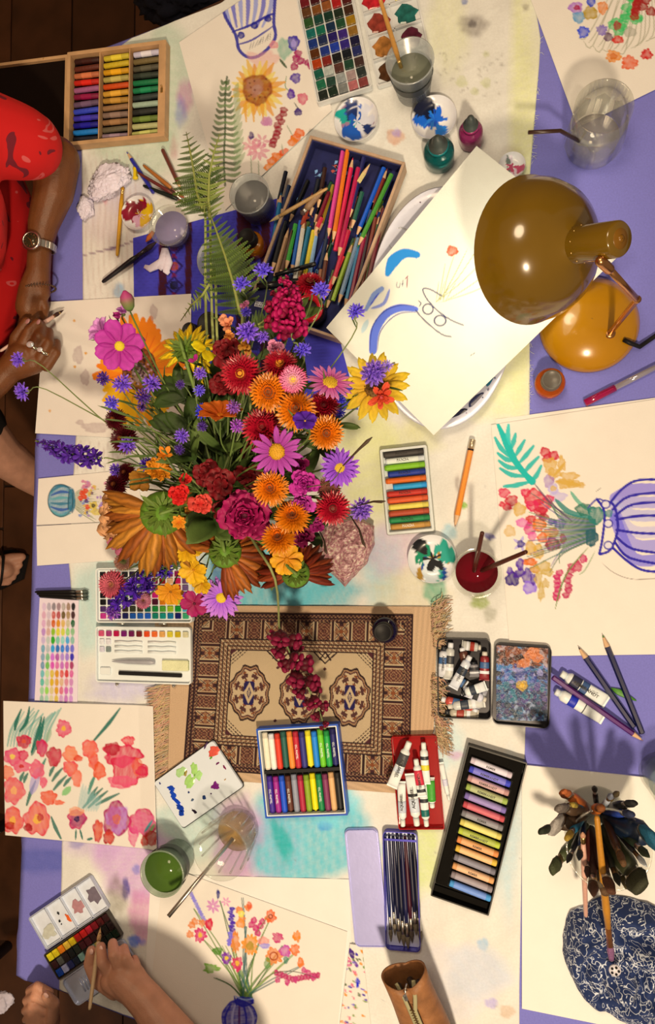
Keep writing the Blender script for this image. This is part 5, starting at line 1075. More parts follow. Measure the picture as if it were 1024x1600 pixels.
# ------------------------------------------------------------------ platter, sketch sheet and desk lamp
q = P(690, 487, .004); pr = 192*mpp(690, 487, .02); KX = .60
o = empty('mixing_platter', 'oval white ceramic platter with paint marks beneath the large sketch sheet', 'platter', q)
mb = MB(); CER = mat(ph(225, 215, 215), rough=.2, noise=.05, coat=.4)
mb.lathe([(0, pr*.5), (.002, pr*.62), (.012, pr*.93), (.021, pr), (.0222, pr*.985), (.014, pr*.90), (.005, pr*.62), (.0035, .0005)], 72, cap=False, sx=KX); obj('plate_body', mb, CER, o)
for k in range(46):
    a = R.uniform(0, 2*PI); m = MB(); m.box((0, 0, 0), (R.uniform(.004, .010), .0018, .0004)); obj('rim_mark', m, pm_(hx(['303858', '806878', '405068', '604048'][k % 4])), o, TM(KX*pr*.955*math.cos(a), pr*.955*math.sin(a), .0178) @ RZ(a+R.uniform(-1, 1)))
for a, c in ((4.4, '1880b8'), (4.15, '1890c0'), (5.0, '282838'), (5.3, '383850'), (4.7, 'b03050'), (5.6, '206070')):
    m = MB(); m.prism([(.017*math.cos(t), .008*math.sin(t)) for t in [2*PI*k/12 for k in range(12)]], 0, .0010, inset=.2); obj('paint_smear', m, pm_(hx(c), .2), o, TM(KX*pr*.92*math.cos(a), pr*.92*math.sin(a), .0148) @ RZ(a+PI/2) @ RX(0))
v, _, _ = vessel('water_dish', 'small clear dish resting in the big white platter', 'dish', (626, 378), .0095, .010, 16, 19, GLASS, liquid=hx('b8a890'), lz=.6, lrough=.1)
SKH = .0375
sheet('sketch_sheet', [(745, 228), (965, 402), (678, 680), (510, 512)], SKH, .0007, ph(246, 234, 200), p_sketch, PM, 'large cream sheet with a begun blue sketch under the desk lamp', 'drawing', 1.4)
# lamp
LQ = P(920, 508, .0012)
lamp = empty('desk_lamp', 'mustard yellow desk lamp with bell shade and brass arm', 'lamp', LQ)
MUST = mat(ph(190, 125, 5), rough=.22, noise=.03, coat=.6); BR = mat((.65, .32, .12), rough=.25, metal=1, noise=.05)
rb = 80*mpp(920, 508, .015); mb = MB()
mb.lathe([(0, rb*.97), (.002, rb), (.006, rb*.985), (.014, rb*.90), (.022, rb*.72), (.029, rb*.45), (.032, rb*.18), (.0325, .0005)], 64, cap=False); obj('base', mb, MUST, lamp)
mb = MB(); mb.lathe([(0, rb*.985), (-.0006, rb*.985), (-.0006, .001)], 64, cap=False); obj('base_pad', mb, BLACKP, lamp)
NK = P(938, 374, .275); RC = P(826, 392, .215)      # neck end and middle of the shade's mouth
def sv(p): return p-LQ
jt_ = P(952, 420, .235); el = P(996, 468, .15); ft = P(953, 521, .027)
mb = MB(); mb.tube([sv(ft), sv(ft).lerp(sv(el), .5)+Vector((0, 0, 0)), sv(el), sv(el).lerp(sv(jt_), .5), sv(jt_)], .0040, 12); obj('arm', mb, BR, lamp)
mb = MB(); mb.ball(sv(el), .0052, 12, 8); obj('elbow_joint', mb, BR, lamp); mb = MB(); mb.capsule(sv(jt_), sv(jt_.lerp(P(930, 400, .262), .6)), .006, .006); obj('swivel_joint', mb, BR, lamp); mb = MB(); mb.lathe([(-.001, .008), (.003, .0075), (.004, .004)], 16, c=tuple(sv(ft))); obj('foot_collar', mb, BR, lamp)
ax = (RC-NK).normalized(); ax = (P(843, 391, .172)-P(970, 373, .262)).normalized()
Rm = ax.to_track_quat('Z', 'Y').to_matrix().to_4x4()
MUST_SHADOW = mat(ph(112, 78, 6), rough=.2, noise=.03, coat=.6); Lsh = .125; mouth_r = .094  # lamp head's shadow is put into this darkened copy of the mustard paint
S0 = Matrix.Translation(sv(P(970, 373, .262))) @ Rm @ SM(.86, .86, .90)
prof = [(0, .0005), (0, .020), (.003, .0225), (.066, .0240), (.070, .030), (.076, .046), (.086, .066), (.102, .084), (.125, .0955), (.150, .1010)]
inn = [(z+.0004, r-.0016) for z, r in reversed(prof[1:])]
mb = MB(); mb.lathe(prof[:4], 40, M=S0, cap=False); obj('socket_housing', mb, MUST_SHADOW, lamp)
mb = MB(); mb.lathe(prof[3:]+[(.1505, .1018), (.152, .1012), (.151, .0990)], 64, M=S0, cap=False); obj('shade', mb, MUST_SHADOW, lamp)
mb = MB(); mb.lathe([(z, r) for z, r in inn if z > .06], 64, M=S0, cap=False); obj('shade_lining', mb, mat(ph(245, 238, 215), rough=.5, noise=.02), lamp)
mb = MB(); mb.lathe([(-.0008, .0005), (-.0008, .012), (.0006, .013)], 24, M=S0, cap=False); mb.lathe([(-.003, .0005), (-.003, .004), (.0, .005)], 16, M=S0, cap=False); obj('end_knob', mb, mat(ph(120, 75, 10), rough=.3), lamp)
for k in range(10):
    a = 2*PI*k/10; m = MB(); m.ball((0, 0, 0), .0014, 8, 5); obj('vent_stud', m, GOLD, lamp, S0 @ TM(.0236*math.cos(a), .0236*math.sin(a), .058))
mb = MB(); mb.ball((0, 0, 0), .024, 20, 14); mb.lathe([(-.05, .012), (-.02, .014)], 16)
obj('bulb', mb, mat((1, .82, .55), noise=0, emit=4.), lamp, S0 @ TM(0, 0, .112))
bl = lamp_light('desk_bulb_light', 'POINT', (LQ+(S0 @ Vector((0, 0, .142)))), .42, (1, .84, .60), .03)
bl.parent = lamp; bl.location = S0 @ Vector((0, 0, .142)); 
mb = MB(); mb.tube([sv(P(975, 531, .024)), sv(P(985, 536, .024)), sv(P(1000, 542, .008)), sv(P(1020, 528, .0052)), sv(P(1060, 500, .0052)), sv(P(1120, 520, .0052))], .0032, 10); obj('power_cord', mb, BLACKP, lamp)
# ------------------------------------------------------------------ pencil box
cen, ang, w_, h_ = qf((484, 219), (636, 250), (402, 440), .030)
h_ *= 1.22; d_ = (P(402, 440, .03)-P(484, 219, .03)).normalized(); cen = (P(484, 219, .03)+P(636, 250, .03))/2+d_*h_/2
bx = empty('pencil_box', 'long wooden box lined with navy flowered cloth and filled with pencils', 'pencil box', (cen.x, cen.y, TZ+.0062), math.atan2(-d_.x, d_.y)*1.0+0*ang+math.atan2(0, 1))
bx.rotation_euler.z = math.atan2(d_.x, -d_.y)
PB = Matrix.Translation(bx.location) @ RZ(bx.rotation_euler.z); H_ = .028; t = .004
mb = MB()
for a in ((-w_/2+t/2, 0, t, h_), (w_/2-t/2, 0, t, h_), (0, h_/2-t/2, w_-2*t, t), (0, -h_/2+t/2, w_-2*t, t)): mb.box((a[0], a[1], H_/2), (a[2], a[3], H_), bev=.0006)
obj('wooden_sides', mb, mat(ph(190, 150, 110), rough=.6, noise=.2, nsc=50), bx)
NAVY = ph(28, 32, 75)
mb = MB(); mb.box((0, 0, .002), (w_-2*t, h_-2*t, .004))
for a in ((-w_/2+t+.001, 0, .002, h_-2*t), (w_/2-t-.001, 0, .002, h_-2*t), (0, h_/2-t-.001, w_-2*t-.004, .002), (0, -h_/2+t+.001, w_-2*t-.004, .002)): mb.box((a[0], a[1], H_/2-.0015), (a[2], a[3], H_-.005))
obj('cloth_lining', mb, mat(NAVY, rough=.8, noise=.3, nsc=60), bx)
LB = pm_(hx('88b0d0'), .8)
for k in range(30):   # printed sprigs
    x, y = R.uniform(-w_/2+.01, w_/2-.01), R.uniform(-h_/2+.02, h_/2-.008)
    m = MB(); m.tube([(0, 0, 0), (.004, .006, 0), (.003, .013, 0)], .0005, 4, flatten=.3)
    for s_ in (-1, 1):
        m.prism([(s_*.002, .003), (s_*.007, .006), (s_*.005, .010), (s_*.002, .008)][::s_], -.0001, .0002)
    obj('printed_sprig', m, LB if k % 4 else pm_(hx('c05040')), bx, TM(x, y, .0043) @ RZ(R.uniform(0, 6)))
pcs = [((536, 235), (512, 375), 'e84890', 'hot pink'), ((544, 230), (520, 380), 'f07818', 'bright orange'), ((552, 245), (524, 392), 'e82850', 'scarlet'), ((560, 262), (528, 405), 'c01848', 'raspberry'), ((570, 240), (545, 345), '282858', 'dark navy'), ((579, 255), (560, 285), 'e8c878', 'short cream'), ((600, 262), (556, 372), '1858b8', 'royal blue'), ((612, 272), (558, 388), '48902c', 'leaf green long'),
       ((606, 262), (580, 330), '8a3020', 'red brown'), ((462, 350), (446, 425), '40a838', 'green'), ((470, 345), (455, 432), '1868b8', 'mid blue'), ((476, 340), (461, 436), 'e8d8b8', 'ivory'), ((483, 355), (466, 440), '287890', 'teal'), ((490, 360), (473, 446), 'e8c830', 'yellow'), ((496, 352), (480, 452), '90b0c8', 'grey blue'), ((503, 340), (488, 372), 'd03040', 'red stub'), ((452, 290), (438, 345), '183050', 'ink blue'), ((440, 300), (424, 395), '2880a8', 'turquoise'), ((447, 268), (432, 330), '101828', 'black'),
       ((545, 360), (518, 450), 'c8203c', 'rose red'), ((552, 378), (520, 470), '98b030', 'lime'), ((560, 372), (528, 478), '7890a0', 'slate'), ((566, 365), (538, 485), '1a88a8', 'cyan'), ((573, 352), (545, 482), 'a02040', 'maroon'), ((580, 345), (553, 478), '301828', 'aubergine'), ((587, 340), (560, 474), '803828', 'chestnut'), ((594, 334), (566, 468), '3a6830', 'dark green'), ((600, 326), (572, 455), '702028', 'wine'),
       ((505, 400), (495, 470), 'a86840', 'tan'), ((512, 390), (500, 468), '603020', 'dark brown'), ((536, 400), (506, 470), 'e83838', 'bright red'), ((458, 360), (436, 440), '604030', 'umber'), ((452, 355), (430, 432), 'c89868', 'pale wood'), ((446, 345), (424, 428), '202020', 'graphite'), ((514, 300), (490, 365), '7a1828', 'dark red'), ((520, 330), (500, 420), '182840', 'midnight'), ((530, 300), (506, 400), '5a1838', 'plum'), ((566, 300), (548, 362), '2a6048', 'bottle green'), ((588, 300), (574, 350), '384878', 'denim blue'), ((508, 262), (496, 330), '3a2018', 'cocoa'), ((498, 280), (484, 342), '20242c', 'charcoal'), ((489, 300), (472, 352), 'a83820', 'brick')]
for i, (a, b, c, n) in enumerate(pcs):
    if i % 3 == 2: a, b = b, a
    lv = .0175+ (.0072 if i < 8 else .0)*.6 + (i % 2)*.003
    pencil(f'{n} pencil in the cloth-lined wooden box', a, b, lv, lv, hx(c, .9), .0035, group='pencils in the cloth-lined box', lead=hx(c, .8))
cn_ = 'black:181818 cobalt:1c3c98 moss:506828 salmon:d87860 sepia:4a3020 pewter:808088 mustard:b89028 forest:1c5030'.split()
for k in range(32):
    n_, c_ = cn_[k % 8].split(':'); u = (k+.5)/32; row = k % 3
    y0_ = h_*(.30-.22*row+R.uniform(-.02, .02)); x_ = -w_/2+.012+(w_-.024)*((k*7 % 32)+.5)/32; ln = R.uniform(.055, .080)
    A_ = PB @ Vector((x_, y0_, .0060)); B_ = PB @ Vector((x_+R.uniform(-.006, .010), y0_-ln, .0060)); A_.z = B_.z = TZ+.0062+.0042+.0036
    if k % 4 == 1: A_, B_ = B_, A_
    pencil(f'{n_} pencil deep in the cloth-lined box, {["near its left wall", "left of its middle", "right of its middle", "near its right wall"][(k*7 % 32)//8]}', PX(A_), PX(B_), .0104, .0104, hx(c_, .8), .0033, group='buried pencils in the cloth-lined box', lead=hx(c_, .7))
brush('pale wooden brush lying across the pencils in the box', (512, 294), (421, 347), .0300, .0335, hx('c89858'), hx('c8a870'), r=.0030, fl=.12, bl=.18)
brush('stubby brown-handled stump brush in the pencil box', (505, 296), (470, 336), .026, .022, hx('a07850'), hx('584038'), r=.0052, fl=.2, bl=.1)
# markers behind the bouquet
def marker(label, p0, p1, h, c, capc, r=.0052, group=None):
    o, L = axroot('marker_pen', label, 'pen', p0, p1, h+r, h+r, group)
    m = MB(); m.lathe([(0, r*.7), (.001, r), (L*.62, r), (L*.62, r*.9)], 16, 'x'); obj('barrel', m, pm_(c, .25), o)
    m = MB(); m.lathe([(L*.62, r*1.08), (L-.002, r*1.02), (L, r*.8)], 16, 'x'); m.box((L*.78, 0, r*1.15), (L*.3, .0022, .0012)); obj('cap', m, pm_(capc, .25), o)
marker('black marker pen lying below the pencil box', (402, 448), (470, 440), .0335, hx('101014'), hx('101014'))
marker('thin black pen lying across the end of the pencils', (430, 430), (494, 412), .0335, hx('141416'), hx('141416'), .0034)
# navy cloth pouch with a white woven tag
po = empty('cloth_pouch', 'dark navy fabric pouch with a small white lettered tag behind the bouquet', 'pouch', P(412, 482, .0235))
mb = MB(); mb.box((0, 0, .010), (.075, .045, .018), bev=.008); obj('pouch_body', mb, mat(NAVY, rough=.8, noise=.2), po)
mb = MB(); mb.box((0, 0, .0195), (.016, .008, .0006)); tg = obj('tag', mb, pm_(hx('e0d8d0')), po, RZ(-.25))
for k, s_ in enumerate(('TEC ONE', 'KLAAT')): obj('lettering', text_mesh(s_, .0042, BLACKP, bold=.03), None, tg, TM(0, .0020-.0038*k, .0199))
# ------------------------------------------------------------------ cups and jars
o, rb_, rt_ = vessel('plastic_cup', 'frosted plastic cup of grey water holding a brush, top centre', 'cup', (647, 142), .0045, .072, 26, 37, FROST, liquid=hx('8c8868'), lz=.62, lip=.0016)
mb = MB(); mb.lathe([(.030, rb_*1.155), (.046, rb_*1.25)], 40, cap=False); obj('printed_band', mb, mat(ph(60, 60, 52), rough=.5), o)
q = o.location; 
def held(root, label, a, b, ha, hb, **k): return brush(label, a, b, ha, hb, **k)
brush('long wooden brush with a pale blue handle end in the top cup', (594, -2), (632, 122), .150, .026, hx('c88838'), hx('806030'), r=.0036, fl=.22, bl=.1, ferr=GOLD)
o, rb_, rt_ = vessel('water_glass', 'faceted drinking glass holding a brown stick, upper right', 'glass', (926, 226), .0015, .095, 42, 47, GLASS, wall=.0025, liquid=None, thick_base=.008)
mb = MB()
for k in range(9):
    a = 2*PI*k/9; m = MB(); m.prism([(-.009, 0), (.009, 0), (.010, .04), (0, .052), (-.010, .04)], 0, .0014); obj('facet', m, GLASS, o, RZ(a) @ TM(rb_+.0016, 0, .012) @ RZ(PI/2) @ RX(PI/2-.06))
mb = MB(); mb.lathe([(.0085, rb_-.004), (.020, rb_-.0032)], 36); obj('water', mb, thin_glass(body=.35, bcol=hx('c8b8a8')), o)
so, L = axroot('stirring_stick', 'thin dark brown stick resting in the faceted glass', 'stick', (826, 207), (917, 207), .108, .080); mb = MB(); mb.tube([(0, 0, 0), (L*.52, 0, .004), (L, 0, -.02)], .0026, 8); obj('stick', mb, mat((.035, .015, .010), rough=.3), so)
vessel('plastic_cup', 'small cloudy plastic cup of grey water below the fern painting', 'cup', (405, 326), .0045, .052, 25, 30, FROST, liquid=hx('908878'), lz=.7, lip=.0016)
vessel('plastic_cup', 'pale plastic cup under the fern fronds left of the amber ink', 'cup', (360, 424), .0050, .055, 28, 33, FROST, liquid=hx('b8b090'), lz=.25, lip=.0014)
o, rb_, rt_ = vessel('glass_jar', 'low round glass jar of murky mauve water beside the white rag', 'jar', (275, 364), .0050, .030, 24, 30, GLASS, liquid=hx('a898a8'), lz=.6, lip=.001, wall=.002)
o, rb_, rt_ = vessel('plastic_cup', 'green-tinted plastic cup of olive water beside the enamel palette', 'cup', (279, 1337), .0050, .062, 25, 33, thin_glass(body=.55, bcol=ph(150, 165, 120), rough=.2), liquid=hx('5c7828'), lz=.86, lip=.0016, lrough=.12)
mb = MB(); mb.lathe([(.030, rb_*1.17), (.044, rb_*1.25)], 40, cap=False); obj('printed_band', mb, mat(ph(60, 65, 50), rough=.5), o)
o, rb_, rt_ = vessel('glass_jar', 'ribbed glass tumbler with a steel straw and yellow water', 'jar', (374, 1294), .0045, .085, 30, 42, GLASS, wall=.0022, liquid=thin_glass(body=.32, bcol=hx('d8a040')), lz=.14, lip=.001, thick_base=.006)
for k in range(14):
    a = 2*PI*k/14; m = MB(); m.tube([(rb_+.0006, 0, .008), (rb_+(rt_-rb_)*.55+.0006, 0, .050), (rb_+(rt_-rb_)*.8, 0, .066)], .0016, 6); obj('rib', m, GLASS, o, RZ(a))
so, L = axroot('steel_straw', 'bent steel straw leaning out of the ribbed tumbler', 'straw', (263, 1432), (364, 1310), .115, .030); mb = MB(); mb.tube([(0, 0, 0), (L*.42, 0, .003), (L*.47, 0, .004), (L, 0, 0)], .0030, 12); obj('tube', mb, STEEL, so)
o, rb_, rt_ = vessel('plastic_cup', 'clear round cup of deep red water holding two brown brushes', 'cup', (745, 892), .0045, .065, 31, 39, CLEARP, liquid=hx('780818'), lz=.5, lip=.0012, lrough=.06)
for a, b, lab in (((754, 832), (741, 893), 'upright'), ((823, 862), (752, 892), 'leaning to the right')):
    so, L = axroot('paintbrush', f'thin brown brush {lab} in the cup of red water', 'brush', a, b, .118, .034); mb = MB(); mb.lathe([(0, .0022), (.001, .0028), (L*.7, .0034), (L, .0030)], 10, 'x'); obj('handle', mb, mat((.07, .018, .012), rough=.3), so); mb = MB(); mb.lathe([(L, .0028), (L+.010, .0024)], 10, 'x'); obj('ferrule', mb, STEEL, so)
vessel('glass_jar', 'thick glass jar cut by the right edge above the brush pot', 'jar', (1032, 1206), .0020, .085, 34, 36, GLASS, wall=.003, liquid=hx('88988c'), lz=.6, lip=.002, thick_base=.008, lrough=.05)
# ------------------------------------------------------------------ dishes
dish('mixing_dish', 'round white dish swirled with turquoise, white and mauve paint', (558, 191), .0052, 34, '20a090 e8e0e0 a07888 18a088 1858a8 e0d8d8 183060'.split(), 3)
dish('mixing_dish', 'round white scalloped dish with blue and navy paint', (679, 188), .0052, 35, '1858c0 2880d0 101830 1868c8'.split(), 11)
dish('mixing_dish', 'round white dish with yellow and dark red paint', (219, 336), .0052, 25, 'f0c010 901028 e0a8b0 801020 e0b030'.split(), 5)
dish('mixing_dish', 'white dish with green, ochre and blue dabs beside the red water', (676, 873), .0052, 38, '108858 b88830 204888 30a080 e0e0d8 181818'.split(), 21)
dish('mixing_dish', 'pinkish rimmed dish half hidden behind the desk lamp', (800, 262), .0052, 21, 'e0c8c0 c04860 707868'.split(), 8)
# ------------------------------------------------------------------ inks
DG = lambda c: mat(hx(c), rough=.03, noise=0, trans=.55, ior=1.45)
RUB = mat(ph(62, 66, 56), rough=.45)
ink_bottle('ink_bottle', 'teal ink bottle with a grey rubber dropper', (687, 250), .0045, 24, .060, DG('10685c'), RUB, rubber=True, collar=pm_(hx('0c6860'), .2))
ink_bottle('ink_bottle', 'pink ink bottle with a grey rubber dropper', (736, 220), .0045, 19, .060, DG('b03868'), RUB, rubber=True, collar=pm_(hx('902850'), .2))
ink_bottle('ink_bottle', 'round violet-black ink bottle standing on the rug', (604, 982), RUGH+.0006, 20, .045, DG('180c38'), BLACKP, capr=.72)
ink_bottle('ink_bottle', 'orange ink bottle with a grey cap below the yellow lamp base', (858, 602), .0018, 24, .042, DG('e86818'), mat((.10, .09, .08), rough=.35), capr=.66, collar=pm_(hx('e88850'), .3))
ink_bottle('ink_bottle', 'amber ink bottle with a black cap beside the pencil box', (400, 388), .0050, 18, .050, DG('e08010'), BLACKP, capr=.7, collar=GOLD)
ink_bottle('ink_bottle', 'large black ink bottle left of the crimson flowers', (342, 518), .0050, 21, .050, DG('080808'), BLACKP, capr=.8)
ink_bottle('ink_bottle', 'squat black ink bottle touching the sunflower painting', (308, 524), .0062, 13, .035, DG('0a0808'), BLACKP, capr=.85)
rr_ = empty('red_jar', 'dark jar with a glossy red rim behind the crimson snapdragon', 'jar', P(490, 492, .0105)); r_ = 22*mpp(492, 492, .03)
mb = MB(); mb.lathe([(0, r_*.9), (.002, r_), (.028, r_), (.030, r_*.9)], 32); obj('body', mb, mat((.02, .012, .014), rough=.2), rr_)
mb = MB(); mb.tube([(r_*.8*math.cos(2*PI*k/32), r_*.8*math.sin(2*PI*k/32), .0315) for k in range(33)], .0048, 10, cap=False); obj('red_rim', mb, pm_(hx('c01020'), .12, coat=.6), rr_)
# ------------------------------------------------------------------ loose pencils and brushes
pencil('orange pencil with a pale gold end beside the cream tray', (739, 687), (711, 823), .0040, .0040, hx('f08818'), .0042, gold=True, lead=hx('a06848'))
pencil('navy pencil with green tip and lime band at the lower right', (1004, 1146), (942, 992), .0050, .0050, hx('101438'), .0040, lead=hx('488830'))
pencil('navy pencil with a dark tip left of the green-tipped one', (991, 1136), (904, 1011), .0050, .0050, hx('12143c'), .0040, lead=hx('302020'))
pencil('violet pencil lying across the two white paint tubes', (864, 1058), (1006, 1158), .0150, .0040, hx('581860'), .0038, lead=hx('a07068'))
for a, b, h, c, n, g in (((240, 301), (197, 236), .0045, '282888', 'blue', 'dark'), ((254, 234), (285, 300), .0105, '6a3020', 'brown', 'red-brown')):
    pencil(f'{n} pencil among the brushes above the white rag', a, b, h, h, hx(c), .0032, lead=hx(c))
brush('orange-brown brush crossing under the blue pencil', (224, 258), (290, 312), .0045, .0045, hx('b06828'), hx('a05028'), r=.0032)
brush('dark red brush lying beside the yellow clip', (216, 270), (296, 318), .0105, .0045, hx('6a2820'), hx('a0a0a0'), r=.0028)
brush('dark green brush with a silver ferrule pointing to the fern', (224, 290), (305, 322), .0045, .0045, hx('101c14'), hx('9a9a90'), r=.0034)
brush('yellow-handled brush lying upright left of the red and yellow dish', (183, 400), (192, 290), .0045, .0045, hx('d89818'), hx('c88818'), r=.0034, fl=.1, bl=.06, ferr=GOLD)
brush('long black brush with a gold end above the sunflower painting', (160, 441), (246, 377), .0060, .0100, hx('141014'), hx('2a1820'), r=.0042, fl=.3, bl=.2, ferr=mat((.05, .04, .05), rough=.3, metal=.7))
o, L = axroot('paintbrush', 'orange bristle tip poking out beside the glass jar of mauve water', 'brush', (228, 378), (240, 362), .010, .012); mb = MB(); mb.lathe([(0, .0008), (L*.4, .004), (L, .003)], 10, 'x'); obj('bristles', mb, mat(hx('c06020'), rough=.8, bump=.5, bsc=900), o)
for i, y in enumerate((928, 932, 936)):
    brush(f'black-handled brush above the colour chart, {["top", "middle", "bottom"][i]} of three', (55+i*3, 925+i*3), (139, 924+i*6), .0045+.0*i, .0045, hx('0c0c0c'), hx('505848'), r=.0030, fl=.2, bl=.1, wide=1.1)
brush('fine wooden brush held in the ringed hand', (0, 549), (100, 484), .060, .012, hx('d8a888'), hx('3a1c14'), r=.0032, fl=.08, bl=.16, ferr=GOLD)
brush('short wooden brush held in the hand over the metal tin', (140, 1578), (157, 1449), .085, .018, hx('d8b078'), hx('b88850'), r=.0034, fl=.1, bl=.18, ferr=GOLD)
o, L = axroot('felt_pen', 'felt pen with a dark pink cap and clear barrel below the lamp', 'pen', (914, 630), (1040, 566), .006, .006)
mb = MB(); mb.lathe([(0, .0035), (.001, .0052), (L*.38, .0052), (L*.38, .003)], 16, 'x'); mb.box((L*.2, 0, .0056), (L*.3, .002, .001)); obj('cap', mb, pm_(hx('a01040'), .15, coat=.5), o)
mb = MB(); mb.lathe([(L*.38, .0043), (L, .0043)], 16, 'x'); obj('barrel', mb, mat(hx('b8a8a0'), rough=.1, noise=0, metal=.5), o)
# yellow clip, leaf, tissue, rag
o = empty('yellow_clip', 'tiny yellow bulldog clip beside the brown brushes', 'clip', P(213, 272, .0045)); mb = MB(); mb.box((0, 0, .003), (.005, .016, .006), bev=.001); obj('clip_body', mb, pm_(hx('e8c010')), o); mb = MB()
for s_ in (-1, 1): mb.ball((0, s_*.0075, .003), .0042, 10, 6, (1.2, .8, .7))
obj('grip', mb, pm_(hx('e8c010')), o)
def crumple(name, label, c, h, sx, sy, sz, m, seed, rot=0., ns=3.0, cat='cloth', n=40, extra=None, mcol=None):
    rr = random.Random(seed); off = Vector((rr.uniform(0, 50),)*3); from mathutils import noise as NZ
    mb = MB(); vs = []; nm = n//2
    for i in range(nm+1):
        for j in range(n):
            th, p_ = PI*i/nm, 2*PI*j/n; d = Vector((math.sin(th)*math.cos(p_), math.sin(th)*math.sin(p_), math.cos(th)))
            k = 1+.30*NZ.noise(d*1.3+off)+.22*abs(NZ.noise(d*ns+off))-.28*abs(NZ.noise(d*ns*1.9+off*2))
            v = Vector((d.x*sx*k, d.y*sy*k, max(0, d.z*k+.55)*sz)); vs.append(v)
    fs = [(i*n+j, i*n+(j+1) % n, (i+1)*n+(j+1) % n, (i+1)*n+j) for i in range(nm) for j in range(n)]
    mb.add(vs, [f[::-1] for f in fs]); o = tag(obj(name, mb, m), label, cat); o.location = P(*c, h); o.rotation_euler = (0, 0, rot); return o
TIS = mat(ph(235, 215, 205), rough=.85, noise=.10, nsc=60, bump=1., bsc=90)
crumple('tissue', 'crumpled white tissue with pink stains at the upper left', (172, 287), .0050, .036, .026, .012, TIS, 4, .5, 4.5, 'tissue', 90)
crumple('tissue', 'small crumpled tissue end just below the larger one', (136, 326), .0050, .014, .018, .008, TIS, 9, .2, 5, 'tissue', 60)
rg = empty('rag', 'small white twisted rag end hanging below the glass jar of mauve water', 'rag', P(258, 398, .006)); mb = MB()
for a in (((0, 0), (-4, 20), (-24, 30), (-32, 26)), ((0, 0), (4, 22), (2, 34), (6, 38)), ((0, -2), (-2, 20), (-10, 30))):
    b0 = P(258, 398, .007); mb.tube([P(258+x, 398-8+y, .008)-P(258, 398, .006) for x, y in a], [.006, .009, .006, .003][:len(a)], 10, flatten=.4)
obj('fabric', mb, TIS, rg)
lf = empty('leaf', 'small green leaf lying by the two navy pencils', 'leaf', P(965, 1085, .0020)); mb = MB()
a, b = P(955, 1075, .003)-lf.location, P(995, 1095, .003)-lf.location; mb.tube([a, a.lerp(b, .3)+Vector((0, 0, .001)), a.lerp(b, .6)+Vector((0, 0, .001)), b], [.001, .0045, .0038, .0006], 8, flatten=.15); obj('blade', mb, pm_(hx('508828'), .5), lf)
# ------------------------------------------------------------------ rock
def rock():
    from mathutils import noise as NZ
    bm = bmesh.new(); pts = [(500, 838), (512, 815), (535, 812), (562, 806), (585, 822), (587, 850), (572, 880), (538, 917), (500, 880), (496, 862)]
    q0 = P(542, 860, .0045); V_ = []
    for z, sc_ in ((.0, .93), (.012, 1.0), (.024, .90), (.031, .62)):
        for x, y in pts:
            p = P(542+(x-542)*sc_, 860+(y-860)*sc_, .0045+z)-q0; p += Vector((R.uniform(-.0015, .0015), R.uniform(-.0015, .0015), R.uniform(-.002, .002) if z else 0)); V_.append(p)
    for x, y, z in ((530, 845, .039), (555, 838, .036), (540, 875, .034)): V_.append(P(x, y, z)-q0)
    for v in V_: bm.verts.new(v)
    bmesh.ops.convex_hull(bm, input=bm.verts); bmesh.ops.delete(bm, geom=[v for v in bm.verts if not v.link_faces], context='VERTS')
    bmesh.ops.triangulate(bm, faces=bm.faces); bmesh.ops.subdivide_edges(bm, edges=bm.edges, cuts=5, use_grid_fill=True)
    for v in bm.verts:
        if v.co.z > .002: d = v.co.normalized(); v.co += d*(.0022*NZ.noise(v.co*90)+.0012*NZ.noise(v.co*260))
    me = bpy.data.meshes.new('mesh'); bm.to_mesh(me); bm.free()
    m = mat(ph(170, 120, 110), rough=.35, noise=.65, nsc=55, bump=1., bsc=120, spec=.8)
    nt = m.node_tree; b = nt.nodes['Principled BSDF']
    n = nt.nodes.new('ShaderNodeTexNoise'); n.inputs['Scale'].default_value = 22; n.inputs['Detail'].default_value = 8; cr = nt.nodes.new('ShaderNodeValToRGB')
    cr.color_ramp.elements[0].position = .35; cr.color_ramp.elements[0].color = (*ph(130, 85, 75), 1); cr.color_ramp.elements[1].position = .66; cr.color_ramp.elements[1].color = (*ph(215, 190, 150), 1)
    e = cr.color_ramp.elements.new(.5); e.color = (*ph(185, 120, 115), 1); nt.links.new(n.outputs[0], cr.inputs[0]); nt.links.new(cr.outputs[0], b.inputs['Base Color'])
    o = tag(obj('rock', me, m), 'rough pinkish-brown lump of rock lying beside the bouquet', 'rock'); o.location = q0
rock()
